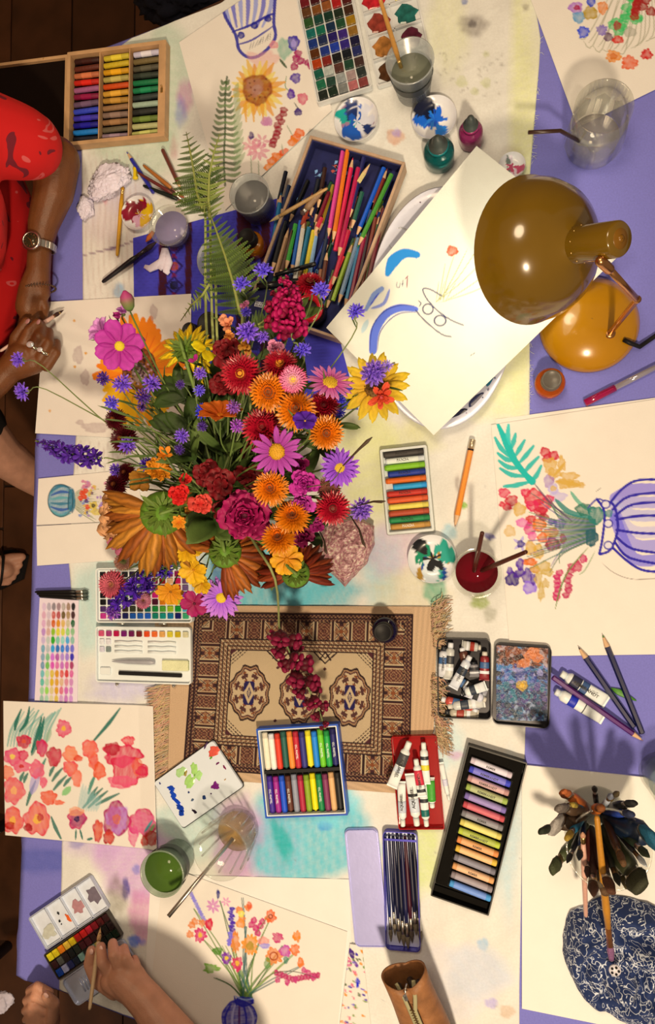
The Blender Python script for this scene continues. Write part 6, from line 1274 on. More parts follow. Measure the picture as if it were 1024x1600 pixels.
# ------------------------------------------------------------------ leather pouch
def lpouch():
    a, b = P(640, 1530, .030), P(668, 1640, .026); o, L = axroot('leather_pouch', 'tan leather pencil roll with a brass zip at the bottom edge', 'pouch', (634, 1531), (700, 1690), .092, .026)
    LE = mat(ph(150, 95, 50), rough=.55, noise=.30, nsc=60, bump=.35, bsc=300); wd, ht_ = .031, .022; n = 40; vs = []; S_ = 14
    prof = lambda k, t: (lambda an: (wd*(1+.10*t)*math.cos(an)*(1-.03*math.sin(t*9)), ht_*math.sin(an)-(.006*math.exp(-((an-PI/2)/.16)**2))))(2*PI*k/n)
    for i in range(S_+1):
        t = i/S_
        for k in range(n):
            y, z = prof(k, t); vs.append((t*L-.010*abs(y)/wd*(1-t), y, z+ht_-.026))
    vi = [(v[0]+(.0005 if i < n else 0), v[1]*.94, (v[2]+.026-ht_)*.92+ht_-.026) for i, v in enumerate(vs)]
    N = len(vs); f = [(i*n+k, i*n+n+k, i*n+n+(k+1) % n, i*n+(k+1) % n) for i in range(S_) for k in range(n)]
    fi = [tuple(N+j for j in reversed(q)) for q in f]; rim = [(k, (k+1) % n, N+(k+1) % n, N+k) for k in range(n)]
    mb = MB(); mb.add(vs+vi, f+fi+rim); obj('leather_body', mb, LE, o)
    mb = MB()
    for s_ in (-1, 1): mb.tube([(-.004, s_*.012, .006), (.012, s_*.007+.002, .018), (.030, s_*.0035, .0215), (L*.6, s_*.003, .0215), (L, s_*.003, .0215)], [.0028]*5, 8, flatten=.35)
    obj('zip_tape', mb, mat(ph(165, 150, 100), rough=.7), o)
    mb = MB()
    for k in range(44): mb.box((.026+k*.0022, (.0012 if k % 2 else -.0012), .0229), (.0012, .0034, .0010))
    tag(obj('zip_teeth', mb, mat(hx('a08050'), rough=.3, metal=.8), o), kind='stuff')
    mb = MB(); mb.box((-.001, .0, .0265), (.010, .005, .0022), bev=.001); mb.tube([(-.002, 0, .028), (-.012, .003, .024), (-.014, .006, .018)], .0010, 6); obj('zip_slider', mb, STEEL, o)
    mb = MB()
    for y, z, c in ((-.012, .002, 0), (.004, -.004, 1), (.016, .002, 0)): mb.tube([(.006, y, z-.001), (L*.8, y, z-.001)], .0045, 8)
    obj('dark_inside', mb, mat((.03, .015, .01), rough=.6), o)
lpouch()
# ------------------------------------------------------------------ navy printed bundle
def bundle():
    from mathutils import noise as NZ
    m = bpy.data.materials.new('navy_print'); m.use_nodes = True; nt = m.node_tree; b = nt.nodes['Principled BSDF']; b.inputs['Roughness'].default_value = .8
    tc = nt.nodes.new('ShaderNodeTexCoord'); N = nt.nodes.new
    wn = N('ShaderNodeTexNoise'); wn.inputs['Scale'].default_value = 26; wn.inputs['Detail'].default_value = 2
    mx = N('ShaderNodeMix'); mx.data_type = 'VECTOR'; mx.inputs['Factor'].default_value = .09
    nt.links.new(tc.outputs['Object'], wn.inputs['Vector']); nt.links.new(tc.outputs['Object'], mx.inputs[4]); nt.links.new(wn.outputs['Color'], mx.inputs[5])
    outs = []
    for sc_, feat, lo, hi in ((75, 'F1', .0, 0), (120, 'F1', 0, 0)):
        v = N('ShaderNodeTexVoronoi'); v.inputs['Scale'].default_value = sc_; nt.links.new(mx.outputs[1], v.inputs['Vector']); outs.append(v)
    # leafy curls: thin rings around the cells of the first, small seeds from the second
    def ramp(src, stops):
        r = N('ShaderNodeValToRGB'); e = r.color_ramp.elements; e[0].position, e[0].color = stops[0][0], (stops[0][1],)*3+(1,); e[1].position, e[1].color = stops[-1][0], (stops[-1][1],)*3+(1,)
        for p_, v_ in stops[1:-1]: k = e.new(p_); k.color = (v_,)*3+(1,)
        nt.links.new(src, r.inputs[0]); return r
    r1 = ramp(outs[0].outputs['Distance'], [(0, .0), (.37, 0), (.39, 1), (.41, 1), (.43, 0)]); r2 = ramp(outs[1].outputs['Distance'], [(0, 1), (.19, 1), (.22, 0), (.5, 0)])
    w2 = N('ShaderNodeTexNoise'); w2.inputs['Scale'].default_value = 42; nt.links.new(tc.outputs['Object'], w2.inputs['Vector']); r3 = ramp(w2.outputs[0], [(0, 0), (.482, 0), (.49, 1), (.498, 1), (.506, 0)])
    m1 = N('ShaderNodeMath'); m1.operation = 'MAXIMUM'; nt.links.new(r1.outputs[0], m1.inputs[0]); nt.links.new(r2.outputs[0], m1.inputs[1])
    m2 = N('ShaderNodeMath'); m2.operation = 'MAXIMUM'; nt.links.new(m1.outputs[0], m2.inputs[0]); nt.links.new(r3.outputs[0], m2.inputs[1])
    c = N('ShaderNodeMix'); c.data_type = 'RGBA'; c.inputs[6].default_value = (*ph(20, 42, 80), 1); c.inputs[7].default_value = (*ph(225, 220, 205), 1)
    nt.links.new(m2.outputs[0], c.inputs[0]); nt.links.new(c.outputs[2], b.inputs['Base Color'])
    q0 = P(985, 1500, .007); o = tag(empty('cloth_bundle', 'crumpled navy cloth bundle printed with white leaves in the lower right corner', 'cloth bundle', q0)) if False else empty('cloth_bundle', 'crumpled navy cloth bundle printed with white leaves in the lower right corner', 'cloth bundle', q0)
    out = [(890, 1425), (912, 1418), (938, 1404), (962, 1402), (1000, 1410), (1060, 1440), (1090, 1500), (1080, 1580), (1030, 1612), (985, 1600), (955, 1585), (915, 1562), (893, 1525), (880, 1488), (884, 1450)]
    po_ = [P(x, y, .012)-q0 for x, y in out]; na, nr = 180, 60; vs = []
    angs = [(math.atan2(p.y, p.x), p.length) for p in po_]; angs.sort(); A_ = np.array([a for a, _ in angs]); L_ = np.array([l for _, l in angs]); A2 = np.concatenate([A_-2*PI, A_, A_+2*PI]); L2 = np.tile(L_, 3)
    hole = P(1008, 1462, .03)-q0
    for i in range(nr+1):
        t = i/nr
        for j in range(na):
            a = -PI+2*PI*j/na; Rr = float(np.interp(a, A2, L2))*(1-.03*abs(NZ.noise(Vector((math.cos(a)*4, math.sin(a)*4, 0)))))
            x, y = math.cos(a)*Rr*t, math.sin(a)*Rr*t; p = Vector((x*14, y*14, 1.7))
            fold = abs(NZ.noise(p))*.9+abs(NZ.noise(p*2.3))*.5+.30*NZ.noise(p*5)
            z = .056*(1-t**3.2)**.55*(.62+.72*fold)
            dh = math.hypot((x-hole.x)/.045, (y-hole.y)/.016); z *= 1-.65*math.exp(-dh**2)
            z -= .008*math.exp(-((math.hypot(x+.028, y+.002)-.035)/.006)**2)*(t < .9)
            vs.append((x, y, max(z, .0003)))
    fs = [(i*na+j, (i+1)*na+j, (i+1)*na+(j+1) % na, i*na+(j+1) % na) for i in range(nr) for j in range(na)]; fs.append(tuple(reversed([nr*na+j for j in range(na)])))
    mb = MB(); mb.add(vs, fs); obj('printed_fabric', mb, m, o)
    pe = empty('charm', 'tiny pierced white button with five holes on the navy bundle', 'button', P(961, 1515, .062)); mb = MB(); mb.lathe([(0, .007), (.0015, .0078), (.003, .007)], 24); obj('disc', mb, pm_(hx('d8c8b8'), .4), pe)
    for k in range(5): a = 2*PI*k/5; mb = MB(); mb.lathe([(0, .0017), (.0006, .0017)], 10, c=(.0045*math.cos(a), .0045*math.sin(a), .003)); obj('hole', mb, BLACKP, pe)
bundle()
# ------------------------------------------------------------------ pot of brushes
o, rb_, rt_ = vessel('brush_pot', 'clear plastic tub crammed with splayed used brushes', 'pot', (930, 1277), .0085, .105, 52, 66, CLEARP, lip=.002)
potb = o.location
tips = [((863, 1293), 'wide flat dark brush reaching furthest left', '3a2818', 'b8a890', .0115, 2.6, 1), ((845, 1299), 'dark green filbert tip at the far left', '2c2c10', '202814', .006, 1.5, 0), ((879, 1237), 'brush with an orange-dipped flat end, uppermost left', 'b05820', 'c06028', .007, 2.2, 0), ((862, 1361), 'olive flat brush pointing down and left', '484c28', '484c28', .0068, 2, 1), ((886, 1349), 'thin black brush beside the olive flat brush', '181818', '181818', .003, 1, 0), ((928, 1402), 'round brown mop with dark hairs, lowest left of the pot', '301810', '4a2818', .0062, 1, 0), ((938, 1384), 'brown filbert near the pot front', '402818', '5a4830', .0060, 1.3, 0), ((946, 1396), 'tawny round brush hanging low in front', '4a2818', '6a4828', .0068, 1.2, 0), ((956, 1394), 'chestnut flat brush low in front', '3a2018', '5a3018', .0070, 1.6, 0), ((969, 1385), 'small dark round brush right of the front brushes', '202018', '141a14', .0042, 1, 0), ((981, 1387), 'slim olive brush right of centre', '483818', '4a3c18', .0044, 1.5, 0), ((1003, 1388), 'broad olive flat brush at the lower right', '303018', '3a3820', .0125, 2.6, 1), ((1012, 1355), 'thin black brush with a white end pointing right', '181818', 'd8d8c8', .003, 1, 0), ((1030, 1316), 'wide teal flat brush at the right edge', '102030', '186070', .0150, 2.6, 1), ((992, 1254), 'dark square brush end at the upper right', '141414', '1c1c18', .0062, 1.6, 0), ((957, 1241), 'pale handled brush end standing near the pot rim', 'a8a8a0', '888888', .0036, 1, 0), ((968, 1237), 'brown handle end standing near the pot rim', '5a4828', '5a4828', .0032, 1, 0), ((929, 1228), 'thin dark stick pointing out of the top of the pot', '141010', '141010', .0022, 1, 0), ((893, 1258), 'teal and gold brush in the upper left of the pot', '186878', 'b89838', .0058, 1.4, 0), ((872, 1262), 'blunt brown brush above the wide dark one', '4a3420', '7a6a58', .0075, 1.8, 0), ((886, 1310), 'ochre pointed brush left of the pot', '205868', 'b08828', .0050, 1.2, 0), ((995, 1370), 'slim black brush between the olive brushes', '141414', '242420', .0036, 1, 0), ((918, 1372), 'pinkish handled small brush in front', '904030', '3a2018', .0038, 1, 0), ((1016, 1340), 'greenish round brush on the right', '1c2818', '243018', .0048, 1, 0), ((905, 1345), 'dark blue brush between the left ones', '182848', '182028', .0040, 1, 0), ((988, 1272), 'dark blue and white handled brush leaning right', '203878', '283048', .0060, 1.3, 0), ((940, 1262), 'dull orange handled brush lying across the pot mouth', 'b05818', '8a4818', .0062, 1.2, 0), ((975, 1350), 'brown sable brush in front of the pot on the right', '3a2010', '6a4420', .0052, 1.2, 0)]
for i, (t_, lab, hc, bc, r_, fl_, big) in enumerate(tips):
    ht_ = .150+.026*math.sin(i*1.7)
    dx, dy = t_[0]-947, t_[1]-1290; d_ = math.hypot(dx, dy)
    a0 = math.atan2(dy, dx); tip = P(*t_, ht_)
    ctr = Vector((potb.x, potb.y, 0)); dv = Vector((tip.x-ctr.x, tip.y-ctr.y, 0)); dn = dv.normalized() if dv.length > 1e-4 else Vector((1, 0, 0))
    base = Vector((potb.x, potb.y, TZ+.014+.003*(i % 4)))+dn*rb_*.32+Vector((-dn.y, dn.x, 0))*R.uniform(-.006, .006)
    pb = PX(base); brush(lab+' in the tub', pb, t_, base.z-TZ-.004, ht_, hx(hc), hx(bc, .8), r=max(.0036, r_*1.05), fl=.22, bl=.17 if not big else .19, flat=fl_, wide=1.0 if not big else 1.25, group='brushes splayed in the tub', ferr=STEEL if i % 3 else mat((.25, .16, .08), rough=.35, metal=.9))
brush('pale pink wooden brush handle lying from the tub onto the navy bundle', (916, 1432), (911, 1300), .066, .140, hx('d09878'), hx('c08860'), r=.0036, fl=.1, bl=.05, ferr=GOLD)
brush('long orange-handled brush with mauve hairs pointing down over the navy bundle', (933, 1275), (956, 1500), .165, .085, hx('b87820'), hx('80506a'), r=.0046, fl=.22, bl=.10, flat=1.5, ferr=mat(hx('d08040'), rough=.25, metal=.9))
# ------------------------------------------------------------------ the vase and its flowers
VB = P(432, 792, .0045)
vase = empty('glass_vase', 'clear glass vase under the bouquet at the centre of the table', 'vase', VB)
mb = MB(); mb.lathe([(0, .034), (.002, .038), (.06, .050), (.12, .046), (.18, .038), (.205, .046), (.206, .044), (.18, .0355), (.12, .043), (.06, .047), (.008, .036), (.007, .0005)], 40, cap=False); obj('body', mb, GLASS, vase)
mb = MB(); mb.lathe([(.0085, .0355), (.06, .0465), (.10, .0440), (.11, .0435)], 40); obj('water', mb, thin_glass(body=.1), vase)
MOUTH = VB+Vector((0, 0, .205))
def lerp3(a, b, t): return tuple(a[i]+(b[i]-a[i])*t for i in range(3))
def petal(W=.3, c0=(1, 1, 1), c1=(1, 1, 1), cup=.25, droop=0., pw=1.0, ruffle=0., notch=0., nl=7, nw=4, x0=.12, streak=.12, thick=.02, seed=0):
    vs = []; cs = []; rr = random.Random(seed)
    for s_ in (1, -1):
        for i in range(nl+1):
            t = i/nl; wd = W*(math.sin(PI*min(1, .08+.92*t**pw*.97+.0))**.75 if t < 1 else .12)
            wd = W*max(.10, (math.sin(PI*(.06+.90*t**pw)))**.7)
            for j in range(nw+1):
                v = -1+2*j/nw; x = x0+(1-x0)*t-(notch*(1-abs(v))*.5+.10*v*v)*(t > .9); y = v*wd/2
                z = cup*(v*v)*wd*.7+droop*t*t+ruffle*math.sin(v*5+seed+t*6)*t*t+(thick/2*s_)*(1-.7*t)
                vs.append((x, y, z)); k = 1+streak*(1 if (j+i//2) % 2 else -1)*(.6+.4*rr.random()); cs.append(tuple(min(.95, c*k*.86) for c in lerp3(c0, c1, t)))
    N = (nl+1)*(nw+1); f = []
    for i in range(nl):
        for j in range(nw):
            a = i*(nw+1)+j; f.append((a, a+nw+1, a+nw+2, a+1)); f.append((N+a, N+a+1, N+a+nw+2, N+a+nw+1))
    for i in range(nl): a = i*(nw+1); f.append((a, N+a, N+a+nw+1, a+nw+1)); a += nw; f.append((a, a+nw+1, N+a+nw+1, N+a))
    e = nl*(nw+1); f += [(e+j, N+e+j, N+e+j+1, e+j+1) for j in range(nw)]
    return MB().add(vs, f, cs)
PETM = VC(.55, noise=.10, nsc=40, spec=.3)
_pet = {}
def pmesh(**k):
    key = tuple(sorted(k.items()))
    if key not in _pet: _pet[key] = petal(**k).mesh(PETM)
    return _pet[key]
STEM = VC(.6, noise=.15, nsc=80)
G1, G2, G3 = ph(95, 110, 45), ph(130, 140, 75), ph(60, 80, 30)
def headM(px, h, r, tilt=(0, 0), spin=0., face=1.):
    p = P(*px, h); n = (CAMP-p).normalized()*.75*face+Vector((0, 0, .25))*face+Vector((tilt[0], tilt[1], 0))
    q = n.normalized().to_track_quat('Z', 'Y').to_matrix().to_4x4()
    return p, n.normalized(), Matrix.Translation(p) @ q @ RZ(spin) @ SM(r)
def stem(root, p, n, col=G1, r=.0011, via=None, to=None, back=.03, leaves=0):
    k = R.random()*6.28; m_ = MOUTH+Vector((math.cos(k), math.sin(k), 0))*R.uniform(.004, .030); e = VB+Vector((math.cos(k+2.5), math.sin(k+2.5), 0))*R.uniform(.004, .022)+Vector((0, 0, R.uniform(.02, .05)))
    if to: m_, e = to[0], to[1]
    d = (m_-p); a = p-n*back; 
    pts = [p-n*.002, a]
    if via: pts += via
    last = pts[-1]; mid = last.lerp(m_, .5)+Vector((R.uniform(-.008, .008), R.uniform(-.008, .008), R.uniform(.0, .012)+.05*d.length))
    pts += [mid, m_, e]
    # Catmull-Rom smoothing
    out = []
    for i in range(len(pts)-1):
        p0, p1, p2, p3 = pts[max(i-1, 0)], pts[i], pts[i+1], pts[min(i+2, len(pts)-1)]
        for s_ in range(4):
            t = s_/4; out.append(.5*((2*p1)+(p2-p0)*t+(2*p0-5*p1+4*p2-p3)*t*t+(3*p1-p0-3*p2+p3)*t**3))
    out.append(pts[-1]); L0 = root.location; mb = MB(); mb.col = col
    mb.tube([o-L0 for o in out], [r*(.8+.5*i/len(out)) for i in range(len(out))], 6); obj('stem', mb, STEM, root)
    if leaves:
        for q in range(leaves):
            i = 3+int(q*(len(out)-8)/max(1, leaves)); c = out[i]-L0; dd = (out[i-1]-out[i]).normalized(); sd = dd.cross(Vector((0, 0, 1))).normalized()*(1 if q % 2 else -1)
            M = Matrix.Translation(c) @ (dd*1.2+sd*R.uniform(.4, .9)+Vector((0, 0, R.uniform(-.2, .3)))).to_track_quat('X', 'Z').to_matrix().to_4x4() @ SM(R.uniform(.022, .040))
            obj('leaf', pmesh(W=.075, c0=G3, c1=G1, droop=-.15, x0=0, streak=.05, thick=.01), None, root, M)
    return out
def froot(name, label, p, cat='flower', group=None):
    return empty(name, label, cat, VB.copy() if False else p, group=group)
def loc(root, M): return Matrix.Translation(-root.location) @ M
def disc(root, M, r, col, h=.10, col2=None, name='flower_disc'):
    mb = MB(); mb.lathe([(-.05, r*.8), (0, r), (h*.7, r*.75), (h, r*.3), (h*.9, .0005)], 18, cap=False, cols=None)
    n0 = len(mb.c); 
    for k in range(46):
        t = math.sqrt((k+.5)/46)*r*.95; a = k*2.4; mb.col = col if k % 2 else (col2 or tuple(c*.75 for c in col)); z = h*(1-(t/r)**2*.6)
        mb.add([(t*math.cos(a)+dx, t*math.sin(a)+dy, z+dz) for dx, dy, dz in ((-r*.09, 0, -.02), (r*.09, 0, -.02), (0, r*.09, -.02), (0, -r*.09, -.02), (0, 0, r*.2))], [(0, 3, 4), (3, 1, 4), (1, 2, 4), (2, 0, 4)])
    mb.c[:n0] = [col]*n0; return obj(name, mb, PETM, root, loc(root, M))
def rayed(name, label, px, h, rpx, n, W, c0, c1, dr, dc, tilt=(0, 0), spin=0., rings=1, cup=.15, droop=-.05, elev=.08, dh=.10, dc2=None, stemc=G1, sq=1., leaves=2, pw=1.0, notch=0., ruffle=0., via=None, miss=()):
    r = rpx*mpp(*px, h); p, nn, M = headM(px, h, r, tilt, spin); o = froot(name, label, p)
    for g in range(rings):
        for k in range(n):
            if k in miss: continue
            a = 2*PI*(k+.5*g)/n+R.uniform(-.06, .06); s_ = R.uniform(.92, 1.04)*(1-.16*g)
            me = pmesh(W=W, c0=c0, c1=c1, cup=cup, droop=droop, x0=dr*.7, pw=pw, notch=notch, ruffle=ruffle, seed=k % 3)
            obj('petal', me, None, o, loc(o, M @ RZ(a) @ RY(-elev-.16*g+R.uniform(-.07, .07)) @ SM(s_)))
    if dr: disc(o, M, dr, dc, dh, dc2)
    mb = MB(); mb.col = G1; mb.lathe([(-.22, .05), (-.14, .16), (-.04, dr*.95+.05), (-.015, dr*.8)], 12); obj('calyx', mb, STEM, o, loc(o, M))
    stem(o, p-nn*r*.2, nn, stemc, leaves=leaves, via=via); return o
def straw(label, px, h, rpx, c0, c1, dc, tilt=(0, 0), rings=8, n=30, stemc=G1, dr=.26, side=0., seed=1, name='strawflower', open_=1.0, dcap=None):
    r = 1.12*rpx*mpp(*px, h); p, nn, M = headM(px, h, r, tilt, seed*1.3); o = froot(name, label, p); rr = random.Random(seed); mb = MB()
    for g in range(rings):
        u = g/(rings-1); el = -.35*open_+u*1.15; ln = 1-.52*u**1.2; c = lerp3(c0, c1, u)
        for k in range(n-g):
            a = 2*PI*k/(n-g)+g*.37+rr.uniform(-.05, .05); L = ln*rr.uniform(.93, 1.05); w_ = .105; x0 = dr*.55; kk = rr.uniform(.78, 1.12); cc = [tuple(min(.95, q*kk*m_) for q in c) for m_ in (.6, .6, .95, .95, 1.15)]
            pts = [(x0, -w_*.5, 0), (x0, w_*.5, 0), (L*.7, w_*.72, .04), (L*.7, -w_*.72, .04), (L, 0, .10)]
            mb.add([Vector(q) for q in pts], [(0, 3, 2, 1), (3, 4, 2)], cc, M=RZ(a) @ RY(-el)@ TM(0, 0, .02*g))
    tag(obj('bracts', mb, VC(.35, noise=.08, nsc=60), o, loc(o, M)), kind='stuff')
    disc(o, M @ TM(0, 0, .10+.02*rings), dr, dc, .10, dcap)
    stem(o, p-nn*r*.25, nn, stemc, r=.0012); return o
def floret_mesh(c0, c1, n=5):
    mb = MB(); vs, cs = [(0, 0, 0)], [c0]; ring = []
    mb.lathe([(0, .03), (.5, .07), (.62, .16)], 5, 'x', cap=False, cols=[c0, c0, c1])
    for k in range(n):
        a = 2*PI*k/n
        def q(x, r, d): return (x, r*math.cos(a+d), r*math.sin(a+d))
        mb.add([q(.60, .15, -.5), q(.60, .15, .5), q(.82, .27, .35), q(1.0, .36, 0), q(.82, .27, -.35)], [(0, 4, 3, 2, 1)], [c1, c1, c1, lerp3(c1, (1, 1, 1), .12), c1])
    return mb.mesh(VC(.6, noise=.12, nsc=60))
_fl = {}
def corn(label, px, h, rpx, c=None, tilt=(0, 0), stemc=G2, n=13, name='cornflower', via=None, calyx=True, leaves=0, cc=None, spread=1.05):
    c = c or ph(95, 60, 190)
    if c not in _fl: _fl[c] = floret_mesh(tuple(q*.55 for q in c), c)
    r = rpx*mpp(*px, h); p, nn, M = headM(px, h, r, tilt, R.uniform(0, 6)); o = froot(name, label, p)
    for k in range(n):
        u = k/n; a = k*2.4; el = .12+spread*(1-u)**.8 if k < n*.7 else .05+.4*(1-u); el = PI/2-spread*math.sqrt((k+.6)/n)*1.25
        obj('floret', _fl[c], None, o, loc(o, M @ RZ(a) @ RY(-el) @ SM(R.uniform(.8, 1.02)*(1 if k > n*.3 else .8), 1.15, 1.15)))
    if calyx: mb = MB(); mb.col = cc or ph(150, 150, 95); mb.lathe([(-.62, .06), (-.55, .22), (-.36, .33), (-.12, .25), (.02, .16)], 12); obj('calyx', mb, STEM, o, loc(o, M))
    stem(o, p-nn*r*.55, nn, stemc, r=.0009, via=via, leaves=leaves); return o
def ruffled(name, label, px, h, rpx, c0, c1, n=20, tilt=(0, 0), W=.75, stemc=G1, open_=1.0, ruf=.10, core=None):
    r = rpx*mpp(*px, h); p, nn, M = headM(px, h, r, tilt, R.uniform(0, 6)); o = froot(name, label, p)
    for k in range(n):
        u = k/n; a = k*2.4+R.uniform(-.2, .2); s_ = (1-.62*u)*R.uniform(.9, 1.08); el = .02+1.15*u**1.1*open_
        obj('petal', pmesh(W=W, c0=c0, c1=c1, cup=.42, droop=.10, pw=1.5, ruffle=ruf, x0=.02, seed=k % 4, notch=.1, streak=.10), None, o, loc(o, M @ TM(0, 0, .05*u) @ RZ(a) @ RY(-el) @ SM(s_)))
    if core: disc(o, M @ TM(0, 0, .15), .16, core, .08)
    mb = MB(); mb.col = G1; mb.lathe([(-.30, .05), (-.22, .20), (-.05, .26), (0, .15)], 12); obj('calyx', mb, STEM, o, loc(o, M))
    stem(o, p-nn*r*.3, nn, stemc, r=.0013, leaves=1); return o
def sunback(label, px, h, rpx, cs, a0, a1, n, tilt=(0, 0), name='sunflower', via=None, sep=.46):
    n = int(n*1.25)
    """sunflower seen from behind: petals fan away under a green star of sepals"""
    r = rpx*mpp(*px, h); p, nn, M = headM(px, h, r, tilt); o = froot(name, label, p)
    for g in range(2):
        for k in range(n):
            a = math.radians(a0+(a1-a0)*(k+.5*g)/(n-1))+R.uniform(-.07, .07); c = cs[(k+g) % len(cs)]
            obj('petal', pmesh(W=.20, c0=tuple(min(.9, q*1.15) for q in c), c1=tuple(q*.8 for q in c), cup=-.5, droop=-.22-.1*g, x0=.2, pw=.9, seed=k % 3, streak=.40), None, o, loc(o, M @ TM(0, 0, -.05*g) @ RZ(a) @ RY(.12+R.uniform(-.1, .12)) @ SM(R.uniform(.85, 1.05))))
    mb = MB(); mb.col = ph(95, 130, 30); mb.lathe([(-.10, .30), (-.02, .33), (.06, .25), (.10, .10), (.15, .07)], 18); obj('receptacle', mb, STEM, o, loc(o, M))
    for k in range(20):
        a = k*2.4; obj('sepal', pmesh(W=.24, c0=ph(85, 110, 25), c1=ph(110, 125, 45), cup=.2, droop=.12, x0=.0, pw=.7, seed=k % 2, streak=.15), None, o, loc(o, M @ TM(0, 0, .05) @ RZ(a) @ RY(-.12-.35*(k/20)) @ SM(sep*R.uniform(.7, 1)*(1-.3*k/20))))
    mb = MB(); mb.lathe([(-.22, .28), (-.14, .34), (-.08, .30)], 20); mb.c = [ph(60, 30, 20)]*len(mb.v); obj('flower_disc', mb, STEM, o, loc(o, M))
    stem(o, p+nn*r*.12, -nn*.3+Vector((0, 0, .7)) if False else nn*-.6, ph(110, 130, 50), r=.0022, via=via, back=.018); return o
def spike(name, label, pts, hs, c0, c1, n, size, blossom='snap', stemc=G2, tovase=True, width=1.0, taper=.35, rnd=1.):
    """flower spike: blossoms around a stalk through the given points, first = tip"""
    W_ = [P(*q, h) for q, h in zip(pts, hs)]; o = froot(name, label, W_[0])
    key = (blossom, c0, c1)
    if key not in _fl:
        mb = MB()
        if blossom == 'snap':
            for s_ in (-1, 1):
                mb.col = c0; mb.ball((.55, s_*.16, .10), .24, 8, 6, (1.3, 1, .8)); mb.col = c1; mb.ball((.85, s_*.24, .24), .22, 8, 5, (.8, 1.1, .5)); mb.ball((.80, s_*.26, -.14), .22, 8, 5, (1.0, 1.1, .45))
            mb.col = tuple(q*.7 for q in c0); mb.ball((.30, 0, 0), .20, 8, 6, (1.6, .9, .9)); mb.col = c1; mb.ball((.95, 0, -.12), .16, 8, 5)
        else:
            for k in range(5):
                a = 2*PI*k/5; pt = petal(W=.50, c0=c0, c1=c1, cup=.3, x0=.05, pw=1.3, nl=4, nw=2, thick=.03)
                mb.add([Matrix.Translation((.35, 0, 0)) @ RY(PI/2) @ RZ(a) @ RY(-.35) @ SM(.62) @ Vector(v) for v in pt.v], pt.f, pt.c)
            mb.col = c0; mb.tube([(.0, 0, 0), (.2, 0, 0), (.36, 0, 0)], [.04, .08, .14], 6); mb.tube([(.3, 0, .05), (.0, 0, .25), (-.25, 0, .30)], [.08, .05, .02], 5)
        _fl[key] = mb.mesh(PETM)
    me = _fl[key]; m = len(W_)-1
    for k in range(n):
        t = (k+.3)/n*m; i = min(int(t), m-1); c = W_[i].lerp(W_[i+1], t-i); d = (W_[i]-W_[i+1]).normalized(); u = k/n
        a = k*2.4; s1 = d.cross(Vector((0, 0, 1))).normalized(); s2 = s1.cross(d); out = s1*math.cos(a)+s2*math.sin(a)*.9+Vector((0, 0, .25))
        x = (out*width+d*.45).normalized(); sz = size*(taper+(1-taper)*min(1, u*2.2))*R.uniform(.85, 1.1)
        M = Matrix.Translation(c-o.location) @ x.to_track_quat('X', 'Z').to_matrix().to_4x4() @ RX(R.uniform(-.6, .6)*rnd) @ SM(sz)
        obj('blossom', me, None, o, M)
    mb = MB(); mb.col = stemc
    ln = list(reversed([])); pts_ = [q-o.location for q in W_]
    mb.tube(pts_, [.0006]+[.0013]*(len(pts_)-1), 6); obj('stalk', mb, STEM, o)
    mb = MB(); mb.col = G2; mb.ball((0, 0, 0), .0024, 8, 6, (1, 1, 1.6)); obj('bud', mb, STEM, o)
    if tovase: stem(o, W_[-1], (W_[-2]-W_[-1]).normalized(), stemc, back=.015)
    return o

# --- large rayed heads
MAGc, MAG2 = ph(205, 58, 155), ph(175, 30, 125)
rayed('cosmos', 'large magenta cosmos with a yellow centre over the sunflower painting', (187, 541), .27, 40, 8, .62, MAG2, MAGc, .20, ph(225, 190, 40), cup=.1, pw=1.25, notch=.08, leaves=1, stemc=G1)
rayed('cosmos', 'pale pink half-open cosmos just behind the large magenta one', (163, 521), .255, 26, 6, .6, ph(225, 110, 180), ph(240, 165, 205), .12, ph(215, 170, 60), tilt=(-.7, .5), cup=.5, pw=1.2, elev=.6)
rayed('cosmos', 'closed magenta cosmos bud petals right above the large cosmos', (184, 500), .27, 13, 5, .7, ph(150, 25, 90), ph(200, 50, 130), .1, G1, tilt=(0, .9), elev=1.0, cup=.6)
rayed('cosmos', 'narrow mauve cosmos petals pointing up beside the green bud', (193, 490), .27, 18, 3, .5, ph(190, 90, 150), ph(215, 140, 185), .08, G1, tilt=(0, .4), elev=1.1, cup=.6, spin=1.3)
o, = [froot('flower_bud', 'round green and pink bud at the very top of the left stems', P(199, 470, .29))]; mb = MB(); mb.lathe([(-.012, .003), (-.008, .0065), (0, .0085), (.006, .007), (.012, .002)], 12, cols=[G1, ph(110, 130, 60), ph(130, 110, 70), ph(170, 70, 100), ph(190, 60, 110)]); obj('bud', mb, PETM, o, TM(0, 0, 0) @ RX(-.9)); stem(o, o.location, Vector((0, .6, .6)), G1)
rayed('daisy', 'large magenta-purple daisy with a wide golden centre right of the stems', (433, 706), .37, 42, 17, .225, ph(150, 35, 120), ph(190, 75, 160), .32, ph(205, 145, 30), tilt=(-.1, .0), dh=.16, rings=1, miss=(3,), pw=1.15)
rayed('daisy', 'violet daisy with a golden centre above the rock', (531, 731), .34, 33, 20, .19, ph(120, 40, 160), ph(175, 90, 215), .30, ph(205, 160, 40), tilt=(.15, -.1), rings=2, pw=1.15)
rayed('daisy', 'pink daisy tilted almost edge-on at the upper right of the bouquet', (516, 598), .35, 38, 20, .19, ph(205, 60, 130), ph(235, 140, 180), .34, ph(215, 165, 40), tilt=(.25, .85), rings=1, droop=-.02)
rayed('daisy', 'bright lilac daisy with a yellow centre over the rug top edge', (346, 934), .17, 34, 18, .22, ph(170, 80, 205), ph(215, 130, 235), .27, ph(225, 185, 40), tilt=(0, -.1), rings=2, dh=.14, pw=1.15)
YS = ph(235, 185, 20)
